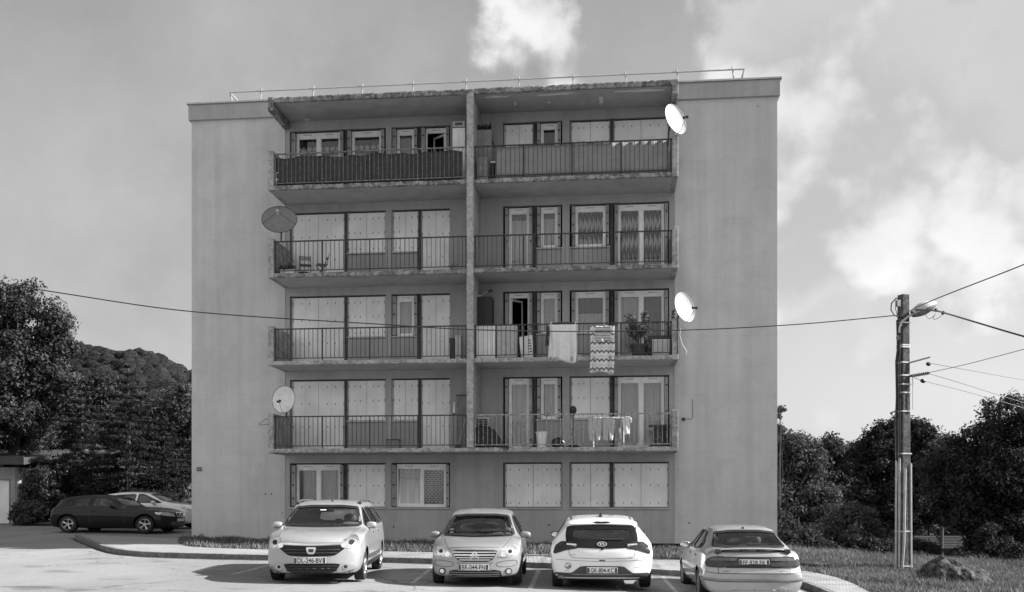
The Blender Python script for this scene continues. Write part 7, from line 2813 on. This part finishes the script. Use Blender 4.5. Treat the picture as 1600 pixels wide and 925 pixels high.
cable('lowest thin wire dropping right from beneath the ribbed pole arm', run([(1428, 590), (1445, 596), (1500, 609), (1600, 637), (1750, 690)], TO, 28), .008)
cable('slack loops of wire hanging under the lamp head', run([(1446, 491), (1450, 499), (1458, 496), (1463, 488), (1456, 500), (1468, 497), (1474, 488)], TO, TO), .007)
for (u, v, u2, v2, lab) in ((1460, 483, 1465, 486, 'black clamp on the thick cable nearest the lamp head'), (1471, 488, 1476, 489.5, 'black clamp on the thick cable, second from the lamp head'),
                            (1447, 568, 1454, 569.5, 'dark joint sleeve on the wire from the upper pole arm'), (1438, 594, 1446, 596.5, 'dark joint sleeve on the lowest pole wire')):
    a, b = P(u, v, TO - .02), P(u2, v2, TO - .02)
    m = MB(); m.tube([Vector(), (b - a) * .3, (b - a) * .7, b - a], [.02, .055, .055, .02], 8)
    o = m.build('cable_clamp', M['black'], None, smooth=True); o.location = a; tag(o, lab, 'clamp')
for dv in (0, 5):
    cable('thin distant wire in front of the wooded hill, the %s of two' % ('upper' if dv == 0 else 'lower'), run([(120, 606 + dv * 1.5), (215, 601 + dv), (300, 595.5 + dv * .6), (420, 590)], 70, 70), .03)

# garage at the left edge
gx, gy = base(29, 45), 45.0
gz = g(base(10, 45), 45) - .02
G_ = thing('garage', 'flat fronted grey garage with a white door at the left edge', 'garage', (gx, gy, gz), 0)
GW, GH = 6.4, P(0, 730, 45).z - gz
dw0 = base(16, 45) - gx
m = MB()
dh = P(0, 748.5, 45).z - gz
m.box(-GW, 0, .10, 6, 0, GH)
m.box(dw0, .0, 0, .10, 0, GH); m.box(-GW, dw0, 0, .10, dh, GH)
m.build('wall', pm('garage_render', .30, .9, var=.15, scale=1.2), G_)
m = MB(); m.box(base(26, 45) - gx - .06, base(26, 45) - gx + .06, -.05, -.001, 0, GH); m.build('downpipe', M['mid'], G_)
m = MB(); m.box(-GW + .3, dw0 - .05, .03, .09, 0.01, dh - .02)
gd = m.build('garage_door', M['shutter'], G_)
m = MB(); m.box(dw0 - .05, dw0 - .001, -.02, .06, 0, dh); m.box(-GW + .3, dw0 - .05, -.02, .06, dh - .06, dh); m.build('door_frame', M['mid'], gd)
m = MB()
e0 = P(0, 727, 45).z - gz
m.prism([(-.55, e0), (6.4, e0 + .9), (6.4, e0 + 1.1), (-.55, e0 + .32)], -GW - .2, .55, axis='X')
rf = m.build('roof', M['dark'], G_, bevel=.02)
m = MB(); m.box(-GW - .2, .55, -.60, -.552, e0 + .02, e0 + .40); m.build('fascia', M['dark'], rf)
# timber edging of the planting bed
b0, b1 = P(21, 818, 42), P(82, 817.5, 41.0)
m = MB()
n = 6
for i in range(n):
    pass
m.tube([Vector(), (b1 - b0)], .09, 4)
o = m.build('bed_edging', M['dark'], None); o.location = (b0.x, b0.y, g(b0.x, b0.y) + .05); tag(o, 'low dark edging beam in front of the shrubs beside the garage', 'edging')

# tiled house in the hollow on the right
hy = 62.
c = P(1465, 848, hy)
H_ = thing('house', 'low house with a tiled roof glimpsed through the trees behind the boulder', 'house', (c.x, hy, c.z - 3.2), 0)
hw = 95 * hy / FPX
m = MB(); m.box(-hw, hw * 1.2, 1.2, 7, -2, 2.75); m.build('wall', M['dark'], H_)
m = MB()
rz = P(0, 838, hy + 3).z - (c.z - 3.2); ez = P(0, 858, hy).z - (c.z - 3.2)
for i in range(8):
    a0, a1 = i / 8, (i + 1) / 8
    y0, y1 = .4 + 3.2 * a0, .4 + 3.2 * a1 + .08
    z0_, z1_ = ez + (rz - ez) * a0, ez + (rz - ez) * a1
    m.add([(-hw - .3, y0, z0_ + .04), (hw * 1.2, y0, z0_ + .04), (hw * 1.2, y1, z1_ + .005), (-hw - .3, y1, z1_ + .005), (-hw - .3, y0, z0_ - .05), (hw * 1.2, y0, z0_ - .05), (hw * 1.2, y1, z1_ - .05), (-hw - .3, y1, z1_ - .05)],
          [(0, 1, 2, 3), (7, 6, 5, 4), (0, 4, 5, 1), (3, 2, 6, 7), (0, 3, 7, 4), (1, 5, 6, 2)])
m.build('roof', M['tile_roof'], H_)
m = MB(); m.box(-1.2, 1.3, 1.14, 1.199, .6, 2.0); m.build('window', M['slot'], H_)

# boulder on the meadow
rb = Vector((BOULDER[0], BOULDER[1], 0))
rs = np.random.default_rng(4)
bm = bmesh.new()
bmesh.ops.create_icosphere(bm, subdivisions=5, radius=1.0)
from mathutils import noise as mnoise
PLN = []
for _ in range(22):
    pn = Vector((rnd.uniform(-1, 1), rnd.uniform(-1, .4), rnd.uniform(-.2, 1))).normalized()
    PLN.append((pn, rnd.uniform(.55, .9)))
for v in bm.verts:
    p = v.co.copy()
    n1 = mnoise.noise(p * 1.1 + Vector((3.1, 0, 0))); n2 = mnoise.noise(p * 2.7 + Vector((0, 5, 1))); n3 = mnoise.noise(p * 7)
    c_ = mnoise.cell(p * 2.2)
    k = 1 + .26 * n1 + .15 * n2 + .06 * n3 + .05 * c_
    q = p * k
    for pn, pd in PLN:
        e_ = q.dot(pn) - pd
        if e_ > 0: q -= pn * e_ * .6
    q *= 1 + .16 * mnoise.noise(p * 3.7 + Vector((7, 1, 2))) + .07 * mnoise.noise(p * 9.1)
    # wedge: high peak on the left, long slope down to the right
    top = .74 - .30 * (q.x + .25) if q.x > -.25 else .74 + .9 * (q.x + .25)
    q.z = min(q.z, max(top, .34) + .08 * n2 + .05 * n3)
    v.co = Vector((q.x * 1.0, q.y * .58, max(-.5, q.z * .95)))
me = bpy.data.meshes.new('boulder'); bm.to_mesh(me); bm.free()
me.materials.append(M['rock'])
o = bpy.data.objects.new('boulder', me); COL.objects.link(o)
o.location = (rb.x, rb.y, lawn_z(rb.x, rb.y) - .10); o.rotation_euler = (0, 0, R(-6))
tag(o, 'jagged dark boulder lying in the meadow grass right of the pole', 'boulder')
